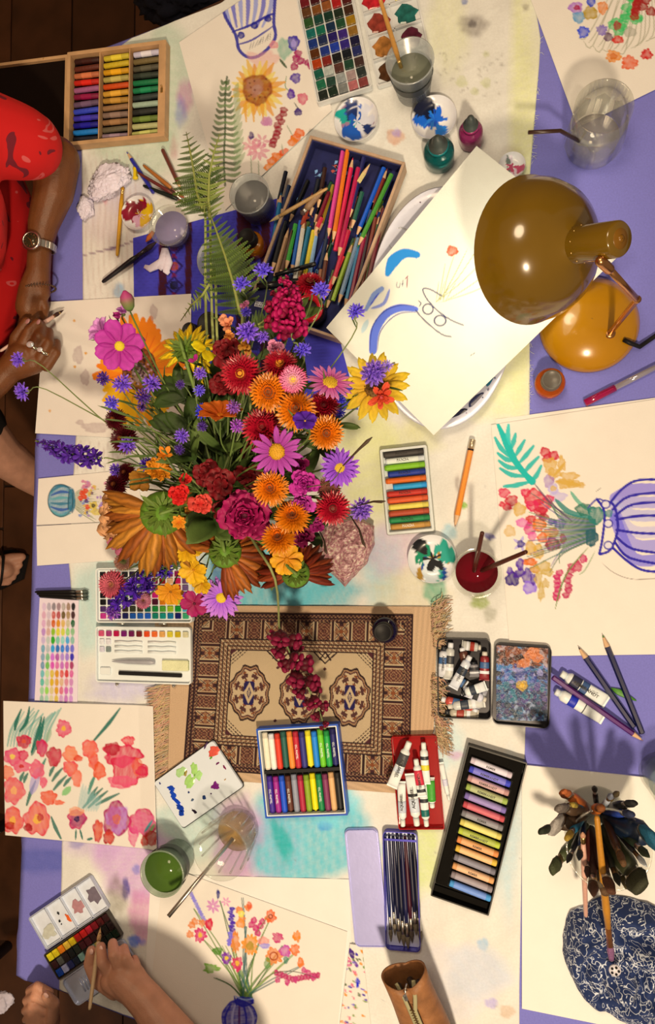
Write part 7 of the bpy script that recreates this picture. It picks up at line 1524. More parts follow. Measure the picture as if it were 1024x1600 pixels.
rayed('sunflower', 'yellow sunflower behind the lilac and orange blooms over the sketch', (587, 606), .27, 56, 15, .30, ph(215, 150, 20), ph(240, 200, 40), .34, ph(120, 80, 30), tilt=(.05, .1), pw=.85, droop=-.08, rings=1)
ruffled('zinnia', 'orange-red zinnia in front of the yellow sunflower', (596, 620), .30, 26, ph(200, 40, 20), ph(235, 90, 50), 16, W=.42, tilt=(.1, -.3), ruf=.02, core=ph(180, 60, 60))
corn('lilac scabious head above the orange-red zinnia', (584, 583), .31, 22, ph(150, 100, 190), n=22, name='scabious')
corn('small lilac sprig right of the scabious over the sketch', (606, 571), .30, 11, ph(165, 125, 205), n=8, name='scabious')
rayed('cosmos', 'golden orange cosmos hanging low above the rug', (448, 874), .26, 28, 8, .62, ph(235, 140, 10), ph(250, 180, 25), .16, ph(215, 130, 10), pw=1.3, notch=.14, cup=.25, rings=1, tilt=(0, -.15))
rayed('cosmos', 'orange cosmos seen edge-on in the middle of the bouquet', (344, 650), .32, 36, 7, .60, ph(225, 90, 15), ph(240, 120, 35), .18, ph(230, 120, 20), tilt=(0, 1.3), pw=1.3, cup=.3, elev=.35)
rayed('marigold', 'orange marigold with upright petals left of the red blooms', (246, 736), .27, 24, 9, .5, ph(230, 130, 15), ph(245, 150, 30), .10, ph(200, 120, 20), tilt=(.4, .5), pw=1.3, ruffle=.08, rings=2, elev=.5)
rayed('marigold', 'thin orange petals standing above the orange marigold', (257, 712), .28, 16, 5, .5, ph(235, 120, 15), ph(245, 140, 30), .08, ph(200, 120, 20), tilt=(.2, .5), pw=1.3, elev=.7)
rayed('marigold', 'orange petal cup peeking out left of the big brown sunflower', (220, 750), .22, 20, 5, .8, ph(225, 130, 30), ph(245, 165, 50), .10, ph(200, 120, 20), pw=1.4, elev=.2, leaves=0)
rayed('marigold', 'orange marigold fan lying over the paint pans', (267, 924), .14, 24, 9, .5, ph(240, 145, 20), ph(250, 165, 30), .12, ph(160, 100, 20), tilt=(-.2, -.7), pw=1.3, elev=.3)
rayed('cosmos', 'crimson cosmos petals left of the lilac daisy', (304, 943), .16, 24, 5, .8, ph(150, 10, 60), ph(180, 25, 95), .10, ph(90, 20, 40), pw=1.4, tilt=(-.1, -.3), leaves=0)
for i, (x, y, h, r, t, s_) in enumerate(((294, 860, .24, 22, (.3, .2), 'uppermost'), (303, 890, .22, 24, (-.2, -.4), 'middle'), (316, 912, .19, 18, (-.3, -.4), 'lowest'))):
    rayed('marigold', f'{s_} of three golden blooms below the big brown sunflower', (x, y), h, r, 6, .7, ph(225, 155, 10), ph(245, 185, 25), .10, ph(190, 120, 10), tilt=t, pw=1.4, elev=.3, ruffle=.05)
rayed('marigold', 'little orange bloom on the green heart of the brown sunflower', (280, 816), .30, 13, 8, .5, ph(225, 120, 20), ph(240, 150, 30), .2, ph(190, 90, 10), rings=2, elev=.5)
# yellow sunflower side view with green sepals
sunback('yellow sunflower turned away, left of the dark red strawflower', (290, 548), .30, 52, [YS, ph(245, 200, 30)], 150, 400, 9, tilt=(-.2, .3), sep=.6)
o = rayed('sunflower', 'two bright yellow petals standing up near the black ink bottles', (324, 546), .33, 30, 4, .62, ph(225, 180, 10), ph(245, 215, 20), .12, G1, tilt=(.3, .4), elev=.5, spin=1.2, pw=1.1, miss=(2, 3))
rayed('cosmos', 'single magenta petal among the green sepals', (305, 564), .33, 11, 3, .7, ph(150, 20, 90), ph(190, 40, 130), .05, G1, elev=.6, tilt=(-.3, .4), miss=(1,))
OB = [ph(165, 95, 25), ph(190, 120, 35), ph(150, 75, 20)]; RB = [ph(125, 50, 15), ph(150, 70, 20), ph(175, 95, 30)]
sunback('huge bronze sunflower seen from behind, petals fanned to the left', (254, 802), .27, 98, OB, 75, 300, 15, tilt=(.10, .0))
sunback('rust-brown sunflower seen from behind above the lilac daisy', (352, 862), .255, 74, RB, 150, 400, 16, tilt=(.0, .15))
sunback('dark rust sunflower seen from behind at the lower right of the bouquet', (462, 896), .245, 66, [ph(115, 35, 12), ph(140, 55, 20)], 210, 415, 13, tilt=(-.05, .1))
# --- strawflowers
OR0, OR1 = ph(222, 128, 10), ph(222, 95, 8); BRC = ph(120, 60, 15)
for i, (x, y, h, r, t, lab) in enumerate(((420, 613, .38, 29, (0, 0), 'orange strawflower, uppermost left of the orange group'), (463, 640, .375, 31, (0, .2), 'orange strawflower with a wide brown centre behind the purple pansy'), (510, 676, .37, 27, (.1, -.1), 'orange strawflower right of the purple pansy'), (423, 763, .37, 27, (-.05, .1), 'orange strawflower just below the large magenta-purple daisy'), (457, 806, .35, 27, (0, .4), 'orange strawflower under the magenta carnations'), (435, 840, .33, 26, (-.1, .4), 'orange strawflower right above the golden cosmos'))):
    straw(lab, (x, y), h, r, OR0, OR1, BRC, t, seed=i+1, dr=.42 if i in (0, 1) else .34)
RD0, RD1 = ph(185, 15, 35), ph(150, 8, 30)
for i, (x, y, h, r, t, dc, lab) in enumerate(((377, 584, .37, 30, (-.1, 0), ph(215, 140, 30), 'deep red strawflower with a golden centre at the upper left of the centre'), (438, 570, .36, 26, (0, .4), ph(225, 140, 30), 'red strawflower with an orange centre under the pink carnation'), (485, 443, .30, 22, (.1, .9), ph(170, 90, 60), 'red strawflower seen from the side beside the pencil box'), (410, 668, .35, 30, (0, .1), ph(140, 20, 20), 'glossy dark red strawflower left of the orange group'), (506, 634, .34, 24, (.1, .1), ph(110, 15, 20), 'dark red strawflower between the pink daisy and the orange ones'), (520, 794, .34, 27, (.1, -.1), ph(110, 50, 35), 'red strawflower with a faded brown centre at the rock'))):
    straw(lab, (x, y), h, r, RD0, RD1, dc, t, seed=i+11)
straw('small pink and white strawflower with a bright yellow centre', (458, 593), .385, 21, ph(225, 60, 110), ph(240, 170, 180), ph(235, 190, 30), seed=31, dr=.36)
straw('dry brown strawflower above the red one at the rock', (514, 762), .335, 19, ph(110, 50, 40), ph(140, 80, 60), ph(90, 50, 30), seed=32)
DK0, DK1 = ph(95, 12, 22), ph(70, 8, 18)
for i, (x, y, r, lab) in enumerate(((179, 655, 17, 'spiky maroon strawflower nearest the sunflower painting, topmost of the maroon ones'), (192, 686, 22, 'spiky maroon strawflower with a cornflower resting on it'), (196, 738, 15, 'spiky maroon strawflower left of the orange marigold'), (180, 757, 18, 'spiky maroon strawflower, lowest of the maroon group'))):
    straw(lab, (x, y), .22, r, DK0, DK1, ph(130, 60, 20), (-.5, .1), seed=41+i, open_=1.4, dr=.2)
straw('pink-red strawflower lying on the dark paint pans', (175, 913), .10, 20, ph(190, 50, 70), ph(215, 110, 110), ph(150, 90, 50), (-.2, 0), seed=51)
straw('tiny pinkish strawflower right of the purple larkspur on the pans', (224, 938), .10, 12, ph(200, 90, 110), ph(225, 150, 150), ph(150, 90, 50), (.2, .2), seed=52)
straw('brownish spiky bud above the white paint set', (193, 877), .13, 14, ph(150, 100, 70), ph(190, 130, 110), G1, (0, .4), seed=53, dr=.4)
# --- ruffled heads
ruffled('carnation', 'magenta-pink carnation in the heart of the right side', (476, 755), .365, 26, ph(150, 15, 90), ph(205, 50, 145), 22)
ruffled('carnation', 'lower magenta-pink carnation nearly touching the red strawflower', (474, 787), .345, 23, ph(160, 20, 100), ph(215, 70, 160), 18, tilt=(.0, -.3))
ruffled('carnation', 'small deep magenta carnation right of the big daisy', (470, 729), .35, 18, ph(130, 10, 60), ph(180, 25, 100), 14)
ruffled('peony', 'large crimson-magenta peony between the two brown sunflowers', (383, 806), .32, 48, ph(110, 5, 35), ph(180, 20, 85), 26, core=ph(90, 10, 40))
ruffled('carnation', 'dark crimson ruffled bloom under the lowest orange strawflower', (474, 838), .27, 22, ph(90, 8, 35), ph(140, 20, 70), 14)
ruffled('carnation', 'light pink fringed carnation under the crimson snapdragon', (431, 546), .345, 19, ph(215, 90, 120), ph(238, 150, 165), 16, ruf=.16)
ruffled('carnation', 'tiny pink fringed bloom beside the navy pouch', (383, 478), .30, 10, ph(225, 100, 130), ph(240, 150, 170), 9, ruf=.16)
ruffled('rose', 'peach and pink ruffled bloom beside the large bronze sunflower', (186, 806), .20, 44, ph(215, 130, 60), ph(235, 170, 110), 14, tilt=(-.9, .0), open_=.6)
ruffled('rose', 'magenta-edged ruffled bloom at the lower left of the peach one', (190, 842), .18, 32, ph(150, 20, 70), ph(215, 120, 130), 10, tilt=(-.7, -.5), open_=.6)
for i, (x, y, h, r, lab, c) in enumerate(((354, 548, .34, 28, 'dark velvety red bloom above the deep red strawflower', 0), (350, 600, .30, 26, 'dark red bloom left below the deep red strawflower', 0), (322, 738, .30, 24, 'dark red loose bloom above the scarlet ones', 0), (345, 757, .31, 30, 'wide dark red bloom at the centre left', 0), (387, 745, .28, 24, 'shadowed dark red bloom left of the orange strawflowers', 0), (280, 772, .33, 20, 'bright scarlet bloom nearest the bronze sunflower', 1), (291, 748, .32, 11, 'small scarlet bloom on top of the scarlet group', 1), (314, 787, .31, 21, 'fringed scarlet and coral bloom beside the green leaf', 2), (345, 796, .28, 18, 'little crimson bloom beside the peony', 0), (497, 822, .30, 15, 'small magenta bloom over the upper edge of the rock', 3), (395, 705, .26, 22, 'shadowed crimson bloom behind the large daisy', 0))):
    cc = [(ph(85, 3, 12), ph(135, 8, 22)), (ph(190, 15, 15), ph(225, 30, 25)), (ph(195, 25, 20), ph(235, 80, 60)), (ph(120, 10, 60), ph(180, 30, 110))][c]
    ruffled('poppy', lab, (x, y), h, r, cc[0], cc[1], 9, W=1.0, open_=.5, ruf=.10)
ruffled('poppy', 'peach bloom left of the upper cornflowers, uppermost of three', (357, 507), .33, 18, ph(225, 120, 70), ph(245, 160, 110), 7, tilt=(-.2, .4), open_=.8)
ruffled('poppy', 'peach-orange bloom touching the black ink bottle', (358, 527), .335, 15, ph(230, 130, 40), ph(245, 160, 80), 7, open_=.8)
ruffled('poppy', 'amber bloom between the peach ones and the red strawflower', (383, 541), .345, 16, ph(230, 140, 30), ph(245, 175, 70), 7, open_=.8)
# --- cornflowers
PU, PB_, DP = ph(140, 88, 198), ph(116, 86, 205), ph(90, 45, 138)
cf = [((31, 562), .22, 13, PU, (-.7, .2), 'cornflower at the far left above the ringed hand side, upper of two'), ((37, 612), .21, 14, PU, (-.7, -.1), 'cornflower at the far left, lower of two long-stemmed ones'),
      ((163, 592), .25, 12, DP, (-.4, .2), 'dark violet cornflower below the large magenta cosmos'), ((192, 600), .26, 16, PU, (-.2, 0), 'violet cornflower over the painted sunflower, left of two clusters'), ((176, 630), .25, 13, PB_, (-.4, 0), 'blue-violet cornflower just above the maroon flowers'), ((238, 600), .27, 15, PU, (.1, .3), 'violet cornflower over the painted sunflower centre'), ((224, 620), .26, 13, DP, (0, 0), 'deep violet cornflower under the one on the painted centre'), ((222, 636), .255, 8, DP, (0, -.2), 'tiny deep violet cornflower bud low on the painted sunflower'),
      ((312, 584), .33, 11, PU, (.3, .3), 'small violet cornflower beside the yellow petals'), ((312, 610), .32, 10, PB_, (.2, .2), 'small blue cornflower below the yellow petals'), ((282, 601), .31, 8, DP, (-.2, .2), 'dim violet cornflower among the dark leaves'), ((285, 681), .29, 12, PU, (-.1, 0), 'violet cornflower lying on the green stems'), ((281, 702), .28, 9, DP, (-.1, -.3), 'dark cornflower on the stems below the violet one'), ((316, 666), .30, 9, DP, (0, 0), 'dark cornflower under the orange edge-on cosmos'), ((317, 643), .31, 13, ph(50, 50, 190), (-.2, .2), 'vivid blue bloom left of the edge-on orange cosmos'),
      ((199, 696), .24, 14, PU, (-.1, .1), 'lilac-blue cornflower resting on the maroon flowers'), ((182, 735), .22, 12, PU, (-.5, 0), 'mauve cornflower low at the maroon flowers'),
      ((412, 424), .31, 16, PB_, (0, .9), 'blue-violet cornflower nearest the pencil box end'), ((378, 446), .31, 15, PB_, (-.1, .9), 'blue-violet cornflower beside the fern'), ((502, 456), .31, 17, PB_, (.2, .8), 'blue-violet cornflower in front of the side-on red strawflower'), ((556, 489), .28, 16, PB_, (.2, .9), 'lone blue-violet cornflower over the corner of the sketch'), ((388, 520), .35, 19, PU, (0, .5), 'full violet cornflower right of the peach blooms'), ((473, 548), .35, 15, PB_, (.1, .5), 'violet-blue cornflower right of the pink carnation'), ((411, 528), .34, 11, PU, (.1, .5), 'half hidden violet cornflower near the pink carnation'), ((385, 488), .30, 9, PB_, (0, .4), 'small violet bloom under the navy pouch'),
      ((533, 624), .29, 9, ph(70, 60, 190), (.4, 0), 'small blue bloom right of the pink daisy'), ((531, 645), .28, 10, ph(50, 40, 160), (.4, -.1), 'small deep blue bloom nearest the sketch corner'), ((365, 636), .33, 12, ph(160, 90, 170), (0, 0), 'mauve bloom right of the edge-on orange cosmos'), ((371, 666), .33, 12, ph(180, 80, 180), (0, 0), 'mauve bloom below the edge-on orange cosmos'), ((564, 795), .20, 20, ph(165, 110, 195), (.3, 0), 'lilac scabious at the upper right of the rock'),
      ((258, 890), .17, 15, ph(85, 30, 170), (0, 0), 'vivid purple bloom between the brown sunflower and the pans'), ((233, 914), .14, 11, ph(70, 25, 140), (0, 0), 'purple bloom over the dark pans, right of the larkspur'), ((207, 909), .12, 9, ph(60, 20, 120), (0, 0), 'dark purple bloom over the dark pans'), ((178, 956), .09, 13, ph(150, 80, 170), (-.3, -.2), 'mauve bloom at the lower corner of the pan tray'), ((266, 870), .19, 10, ph(110, 50, 140), (.2, .3), 'slim mauve bloom left of the golden blooms'), ((228, 726), .26, 12, ph(80, 30, 150), (0, .2), 'purple bloom left of the orange marigold')]
for px_, h, r, c, t, lab in cf: corn(lab, px_, h, r, c, t, n=12 if r < 18 else 18, name='scabious' if 'scabious' in lab else 'cornflower', calyx=('bloom' not in lab), leaves=0 if px_[0] < 250 else 1)
# pansy
rayed('pansy', 'purple pansy on top of the orange strawflowers', (477, 658), .41, 20, 5, .95, ph(60, 15, 110), ph(100, 35, 160), .08, ph(210, 150, 30), pw=1.5, elev=.15, tilt=(0, .6), cup=.2)
# --- spikes
spike('snapdragon', 'crimson snapdragon spike standing by the end of the pencil box', [(444, 436), (452, 470), (452, 500), (458, 532)], [.34, .345, .35, .35], ph(135, 6, 50), ph(175, 14, 75), 22, .0175)
spike('snapdragon', 'darker crimson snapdragon just left of the tall one', [(432, 455), (434, 490), (440, 525)], [.32, .33, .335], ph(105, 5, 30), ph(140, 12, 45), 12, .016)
spike('snapdragon', 'wine-red snapdragon hanging down over the rug medallions', [(508, 1137), (497, 1105), (480, 1072), (462, 1040), (448, 1008), (436, 978)], [.055, .075, .09, .105, .115, .13], ph(85, 3, 25), ph(125, 8, 45), 20, .024, stemc=G2, tovase=False)
sn = bpy.data.objects['snapdragon.002']; stem(sn, P(436, 978, .13), (P(440, 1000, .12)-P(428, 905, .26)).normalized(), ph(140, 140, 75), r=.0016, back=-.004, via=[P(430, 905, .26)])
spike('larkspur', 'purple larkspur spike pointing left above the small sketchbook', [(58, 690), (82, 698), (108, 708), (134, 714), (160, 716)], [.19, .2, .2, .2, .2], ph(80, 35, 135), ph(115, 60, 175), 26, .020, 'lark', width=1.2)
spike('larkspur', 'vivid violet larkspur lying across the dark paint pans', [(170, 958), (184, 944), (200, 930), (218, 915), (238, 900)], [.09, .1, .11, .13, .15], ph(75, 28, 150), ph(108, 45, 190), 20, .022, 'lark', width=1.2)
# --- seed grasses
for i, (a, b, h, lab) in enumerate((((582, 683), (536, 728), .42, 'dark grass seed head pointing up right over the violet daisy'), ((603, 783), (560, 790), .25, 'curved dark grass blade reaching to the cream tray'), ((511, 866), (500, 830), .22, 'dark grass blade lying over the left of the rock'), ((572, 856), (548, 806), .22, 'dark grass blade lying over the middle of the rock'))):
    p, q = P(*a, h), P(*b, h-.02); o = froot('grass_stalk', lab, p, 'grass'); mb = MB(); mb.col = ph(70, 50, 30); d = q-p
    mb.tube([Vector((0, 0, 0)), d*.15+Vector((0, 0, .002)), d*.5+Vector((.002, .002, .003)), d], [.0004, .0018, .0012, .0006], 6); obj('seed_head', mb, STEM, o); stem(o, q, (p-q).normalized(), ph(90, 80, 40), r=.0006)
# --- leaves and green filler
def leafy(label, px, h, n=9, L=.045, W=.30, c=(G3, G1), name='leafy_stem'):
    p = P(*px, h); o = froot(name, label, p, 'foliage'); out = stem(o, p, (p-MOUTH).normalized(), G3, r=.0013, back=.01)
    for k in range(n):
        i = min(len(out)-6, int(k*(len(out)-6)/n)); c_ = out[i]-o.location; dd = (out[max(0, i-1)]-out[i+1]).normalized(); sd = dd.cross(Vector((0, 0, 1))).normalized()*(1 if k % 2 else -1)
        M = Matrix.Translation(c_) @ (dd*.8+sd*R.uniform(.5, 1.1)+Vector((0, 0, R.uniform(-.3, .5)))).to_track_quat('X', 'Z').to_matrix().to_4x4() @ SM(L*R.uniform(.7, 1.15))
        obj('leaf', pmesh(W=W, c0=c[0], c1=c[1], droop=-.18, x0=0, streak=.07, thick=.012, seed=k % 3), None, o, M)
DGR = (ph(34, 46, 14), ph(58, 76, 24))
for px_, h, lab, W, L in (((288, 618), .26, 'dark broad-leaved sprig under the yellow petals', .45, .040), ((296, 662), .25, 'dark broad leaf mass under the green stems', .5, .048), ((330, 590), .28, 'dark leafy sprig left of the red strawflower', .45, .045), ((335, 818), .27, 'broad green leaves between the brown sunflowers', .6, .045), ((262, 865), .18, 'long green leaf left of the golden blooms', .25, .05), ((400, 560), .28, 'leafy sprig under the pink carnation', .3, .045), ((500, 700), .27, 'leafy sprig right of the big daisy', .35, .04), ((480, 600), .27, 'green sprig under the pink and white strawflower', .3, .045), ((360, 640), .26, 'dark sprig behind the mauve blooms', .3, .045), ((345, 700), .27, 'narrow leaved sprig over the vase mouth', .22, .05), ((300, 715), .26, 'narrow leaved sprig left of the vase mouth', .2, .05), ((380, 880), .2, 'green sprig beneath the rust sunflower', .3, .04), ((430, 890), .20, 'green leaf left of the golden cosmos stem', .4, .035), ((530, 660), .24, 'sprig reaching towards the sketch corner', .3, .035), ((455, 500), .26, 'green sprig behind the crimson snapdragon', .3, .04), ((380, 690), .25, 'dark filler sprig at the heart of the bouquet', .4, .05), ((430, 740), .24, 'dark filler sprig under the carnations', .4, .05), ((480, 820), .2, 'dark filler sprig by the rock', .4, .04), ((310, 760), .24, 'dark filler sprig under the scarlet blooms', .4, .05), ((400, 640), .26, 'dark filler sprig under the orange strawflowers', .45, .05)):
    leafy(lab, px_, h, 9, L, W, DGR if 'dark' in lab else (G3, G1))
for i in range(26):            # bare green stems between the heads
    t = i/25; a = (195+R.uniform(0, 80), 620+t*130); h = R.uniform(.22, .30); p = P(*a, h); o = froot('flower_stalk', f'thin bare green stalk, {i+1} from the top among those fanning left of the vase mouth', p, 'stalk', 'bare stalks fanning to the left')
    o['label'] = 'thin bare green stalk fanning to the left of the vase mouth'; stem(o, p, (p-MOUTH).normalized(), R.choice([G1, G2, G3, ph(120, 120, 60)]), r=R.uniform(.0007, .0012), back=.01, leaves=1 if i < 12 else 3)
# --- ferns
def pinna_mesh(c0, c1, n=13):
    mb = MB(); mb.col = c0; mb.tube([(0, 0, 0), (1, 0, 0)], [.014, .004], 4)
    for k in range(n):
        t = (k+.5)/n; w_ = .17*(1-t)**.7*(1 if k else .8)+.02
        for s_ in (-1, 1):
            x = t; vs = [(x-.036, 0, .004), (x+.036, 0, .004), (x+.050, s_*w_*.8, .010), (x+.022, s_*w_, .006), (x-.014, s_*w_*.75, .010)]
            mb.add(vs, [(0, 1, 2, 3, 4) if s_ > 0 else (0, 4, 3, 2, 1)], [c0, c0, c1, c1, c1])
    return mb.mesh(VC(.6, noise=.15, nsc=30))
PG = [pinna_mesh(ph(60, 78, 18), ph(88, 108, 28)), pinna_mesh(ph(105, 120, 40), ph(145, 150, 65)), pinna_mesh(ph(45, 62, 15), ph(66, 88, 22))]
def fern(label, pts, hs, L, n, g=0, lean=.9, wid=None):
    W_ = [P(*q, h) for q, h in zip(pts, hs)]; o = froot('fern_frond', label, W_[0], 'fern'); m = len(W_)-1; L0 = o.location
    for k in range(n):
        t = (k+.5)/n; i = min(int(t*m), m-1); c = W_[i].lerp(W_[i+1], t*m-i); d = (W_[i]-W_[i+1]).normalized(); s1 = d.cross(Vector((0, 0, 1))).normalized()
        for s_ in (-1, 1):
            l_ = L*(.12+.88*min(1, t*1.7))*R.uniform(.92, 1.05)*(1-.25*max(0, t-.8)/.2)
            x = (s1*s_+d*(.45*lean)+Vector((0, 0, -.12+R.uniform(-.06, .06)))).normalized()
            obj('pinna', PG[(g if R.random() > .25 else 2)], None, o, Matrix.Translation(c-L0) @ x.to_track_quat('X', 'Z').to_matrix().to_4x4() @ SM(l_, l_*.9, l_))
    mb = MB(); mb.col = ph(150, 150, 70); mb.tube([q-L0 for q in W_], [.0004]+[.0012+.0003*i for i in range(m)], 6); obj('rachis', mb, STEM, o)
    stem(o, W_[-1], (W_[-2]-W_[-1]).normalized(), ph(150, 150, 75), r=.0018, back=.01)
fern('tall fern frond reaching highest towards the pastel case', [(291, 206), (298, 240), (304, 275), (309, 305), (318, 330)], [.20, .21, .22, .23, .24], .036, 15)
fern('fern frond curving up over the fern painting', [(344, 208), (334, 240), (327, 275), (326, 310), (328, 340)], [.24, .24, .24, .24, .25], .022, 15, 1)
fern('main fern frond running down from the cups to the cornflowers', [(322, 318), (338, 360), (352, 400), (364, 440), (376, 492)], [.25, .26, .27, .28, .29], .036, 18)
fern('side fern frond pointing down left past the sunflower painting', [(282, 502), (300, 476), (316, 462), (330, 440)], [.22, .235, .25, .26], .014, 11, 1)
fern('short fern tip beside the pink carnation', [(425, 490), (408, 505), (392, 512)], [.30, .30, .30], .018, 7)
fern('short dark fern tip above the violet cornflower', [(440, 516), (420, 510), (400, 512)], [.30, .30, .30], .018, 7, 2)
# ------------------------------------------------------------------ people
def flesh(name, chains, vox, m, parent, smooth=5):
    mb = MB(); L0 = parent.location
    for ch in chains:
        q = [(P(x, y, h)-L0, r) for x, y, h, r in ch]
        for (a, ra), (b, rb_) in zip(q, q[1:]): mb.capsule(a, b, ra, rb_, 16)
    o = obj(name, mb, m, parent); remesh(o, vox, smooth); me = bake(o); me.materials.clear(); me.materials.append(m)
    me.polygons.foreach_set('use_smooth', np.ones(len(me.polygons), bool)); return o
def skin(c, c2, sc_=45):
    m = mat(c, rough=.45, noise=.14, nsc=sc_, bump=.25, bsc=500, name='skin'); b = m.node_tree.nodes['Principled BSDF']
    b.inputs['Subsurface Weight'].default_value = .12; b.inputs['Subsurface Radius'].default_value = (.004, .002, .001); b.inputs['Subsurface Scale'].default_value = 1.0; return m
def nail(parent, px, h, m, rot, s=1.0):
    mb = MB(); mb.ball((0, 0, 0), .0050*s, 10, 6, (1.15, .8, .28)); obj('fingernail', mb, m, parent, Matrix.Translation(P(*px, h)-parent.location) @ RZ(rot))
# --- the painter on the left in red
S1 = skin(ph(112, 62, 26), None)
p1 = empty('person', 'person in a red patterned dress holding a fine brush at the left edge', 'person', (P(-40, 380).x, P(-40, 380).y, .46))
flesh('body', [
    [(-95, 205, .22, .050), (10, 222, .12, .042), (88, 250, .055, .036), (84, 300, .048, .031), (68, 350, .042, .024), (62, 388, .038, .0185), (60, 425, .040, .0185)],      # watched arm
    [(60, 425, .040, .0185), (50, 455, .038, .021), (44, 480, .034, .020)], [(60, 425, .040, .0185), (62, 455, .036, .017)],
    [(44, 480, .034, .011), (38, 506, .034, .0085), (32, 520, .026, .0075)], [(54, 478, .034, .010), (50, 500, .030, .0085), (44, 512, .020, .007)], [(62, 462, .034, .010), (70, 480, .028, .008), (68, 494, .020, .007)],
    [(-100, 640, .16, .046), (-60, 630, .09, .034), (-8, 600, .050, .022), (14, 578, .050, .021)],                                     # painting arm
    [(14, 578, .050, .021), (34, 556, .052, .022)], [(14, 578, .048, .020), (52, 566, .046, .019)], [(14, 578, .05, .018), (30, 545, .050, .016)],
    [(34, 541, .056, .0096), (45, 518, .062, .0083), (59, 504, .056, .0070)],                   # index to the brush
    [(49, 551, .056, .0096), (61, 526, .061, .0084), (65, 507, .044, .0070)], [(63, 560, .052, .0092), (76, 536, .053, .0081), (77, 518, .038, .0068)], [(73, 573, .044, .0084), (88, 551, .043, .0073), (89, 535, .030, .0062)],
    [(22, 558, .050, .0120), (25, 528, .056, .0096), (42, 503, .054, .0078)],                   # thumb
    [(-95, 205, .22, .06), (-150, 330, .18, .10), (-150, 560, .14, .10), (-100, 640, .16, .055)], [(-150, 330, .18, .12), (-145, 480, -.08, .12)]], .0021, S1, p1, 3)
NL = pm_(ph(165, 110, 95), .3)
nail(p1, (60, 503), .0620, NL, 1.0, .8); nail(p1, (43, 502), .0600, NL, .8, .9)
dm = bpy.data.materials.new('red_print'); dm.use_nodes = True; nt = dm.node_tree; b = nt.nodes['Principled BSDF']; b.inputs['Roughness'].default_value = .8
tc = nt.nodes.new('ShaderNodeTexCoord'); n = nt.nodes.new('ShaderNodeTexNoise'); n.inputs['Scale'].default_value = 17; n.inputs['Detail'].default_value = 1.5; n.inputs['Distortion'].default_value = 1.2
cr = nt.nodes.new('ShaderNodeValToRGB'); cr.color_ramp.interpolation = 'CONSTANT'; e = cr.color_ramp.elements; e[0].position = 0; e[0].color = (*ph(120, 6, 30), 1); e[1].position = .40; e[1].color = (*ph(215, 8, 14), 1)
k = e.new(.66); k.color = (*ph(225, 90, 80), 1); k = e.new(.70); k.color = (*ph(220, 14, 16), 1)
nt.links.new(tc.outputs['Object'], n.inputs['Vector']); nt.links.new(n.outputs[0], cr.inputs[0]); nt.links.new(cr.outputs[0], b.inputs['Base Color'])
flesh('dress', [[(-120, 195, .24, .072), (-40, 205, .18, .062), (30, 222, .125, .054), (44, 226, .112, .050)], [(-60, 270, .06, .085), (-28, 320, .03, .080), (-40, 430, .02, .082), (-60, 500, .0, .085)], [(-150, 330, .18, .12), (-150, 500, .05, .13)], [(-30, 300, .05, .07), (-10, 380, .02, .055)], [(-100, 205, .22, .082), (-150, 330, .18, .125), (-150, 560, .14, .120), (-104, 640, .16, .078)], [(-150, 330, .18, .14), (-145, 480, -.08, .14)]], .005, dm, p1, 8)
wt = empty('wristwatch', 'silver wristwatch with a round dark dial on the left arm', 'watch', P(62, 385, .040)); d = (P(60, 425, .04)-P(68, 350, .042)).normalized(); Wm = d.to_track_quat('Z', 'Y').to_matrix().to_4x4()
lk = MB(); lk.box((0, 0, 0), (.0035, .0058, .011), bev=.0008); lkm = lk.mesh(STEEL); 
for k in range(24): a = 2*PI*k/24; obj('band_link', lkm, None, wt, Wm @ RZ(a) @ TM(.0235, 0, 0))
up = Wm.inverted() @ Vector((.1, 0, 1)); a = math.atan2(up.y, up.x); Cm = Wm @ RZ(a) @ TM(.0235, 0, 0) @ RY(PI/2)
mb = MB(); mb.lathe([(-.002, .0125), (.002, .0145), (.0045, .0145), (.0055, .0120), (.0048, .0118)], 28); obj('case', mb, STEEL, wt, Cm)
mb = MB(); mb.lathe([(.0045, .0118), (.0049, .0118)], 28); obj('dial', mb, mat((.05, .04, .02), rough=.2, metal=.3), wt, Cm)
for k in range(12): t = 2*PI*k/12; mb = MB(); mb.box((.0092*math.cos(t), .0092*math.sin(t), .0052), (.0022, .0008, .0004), M=None); obj('hour_mark', mb, GOLD, wt, Cm)
for ln, an in ((.006, 1.0), (.009, 3.6)): mb = MB(); mb.box((ln/2, 0, .0055), (ln, .0008, .0003)); obj('hand', mb, GOLD, wt, Cm @ RZ(an))
bc = empty('bracelet', 'thin dark bead bracelet on the watched wrist nearer the hand', 'bracelet', P(61, 452, .038)); d2 = Vector((.1, -1, 0)).normalized(); W2 = d2.to_track_quat('Z', 'Y').to_matrix().to_4x4(); mb = MB(); mb.ball((0, 0, 0), .0018, 8, 5); bm_ = mb.mesh(mat((.10, .06, .04), rough=.3, metal=.6))
for k in range(36): a = 2*PI*k/36; obj('bead', bm_, None, bc, W2 @ TM(.0265*math.cos(a), .021*math.sin(a), 0))
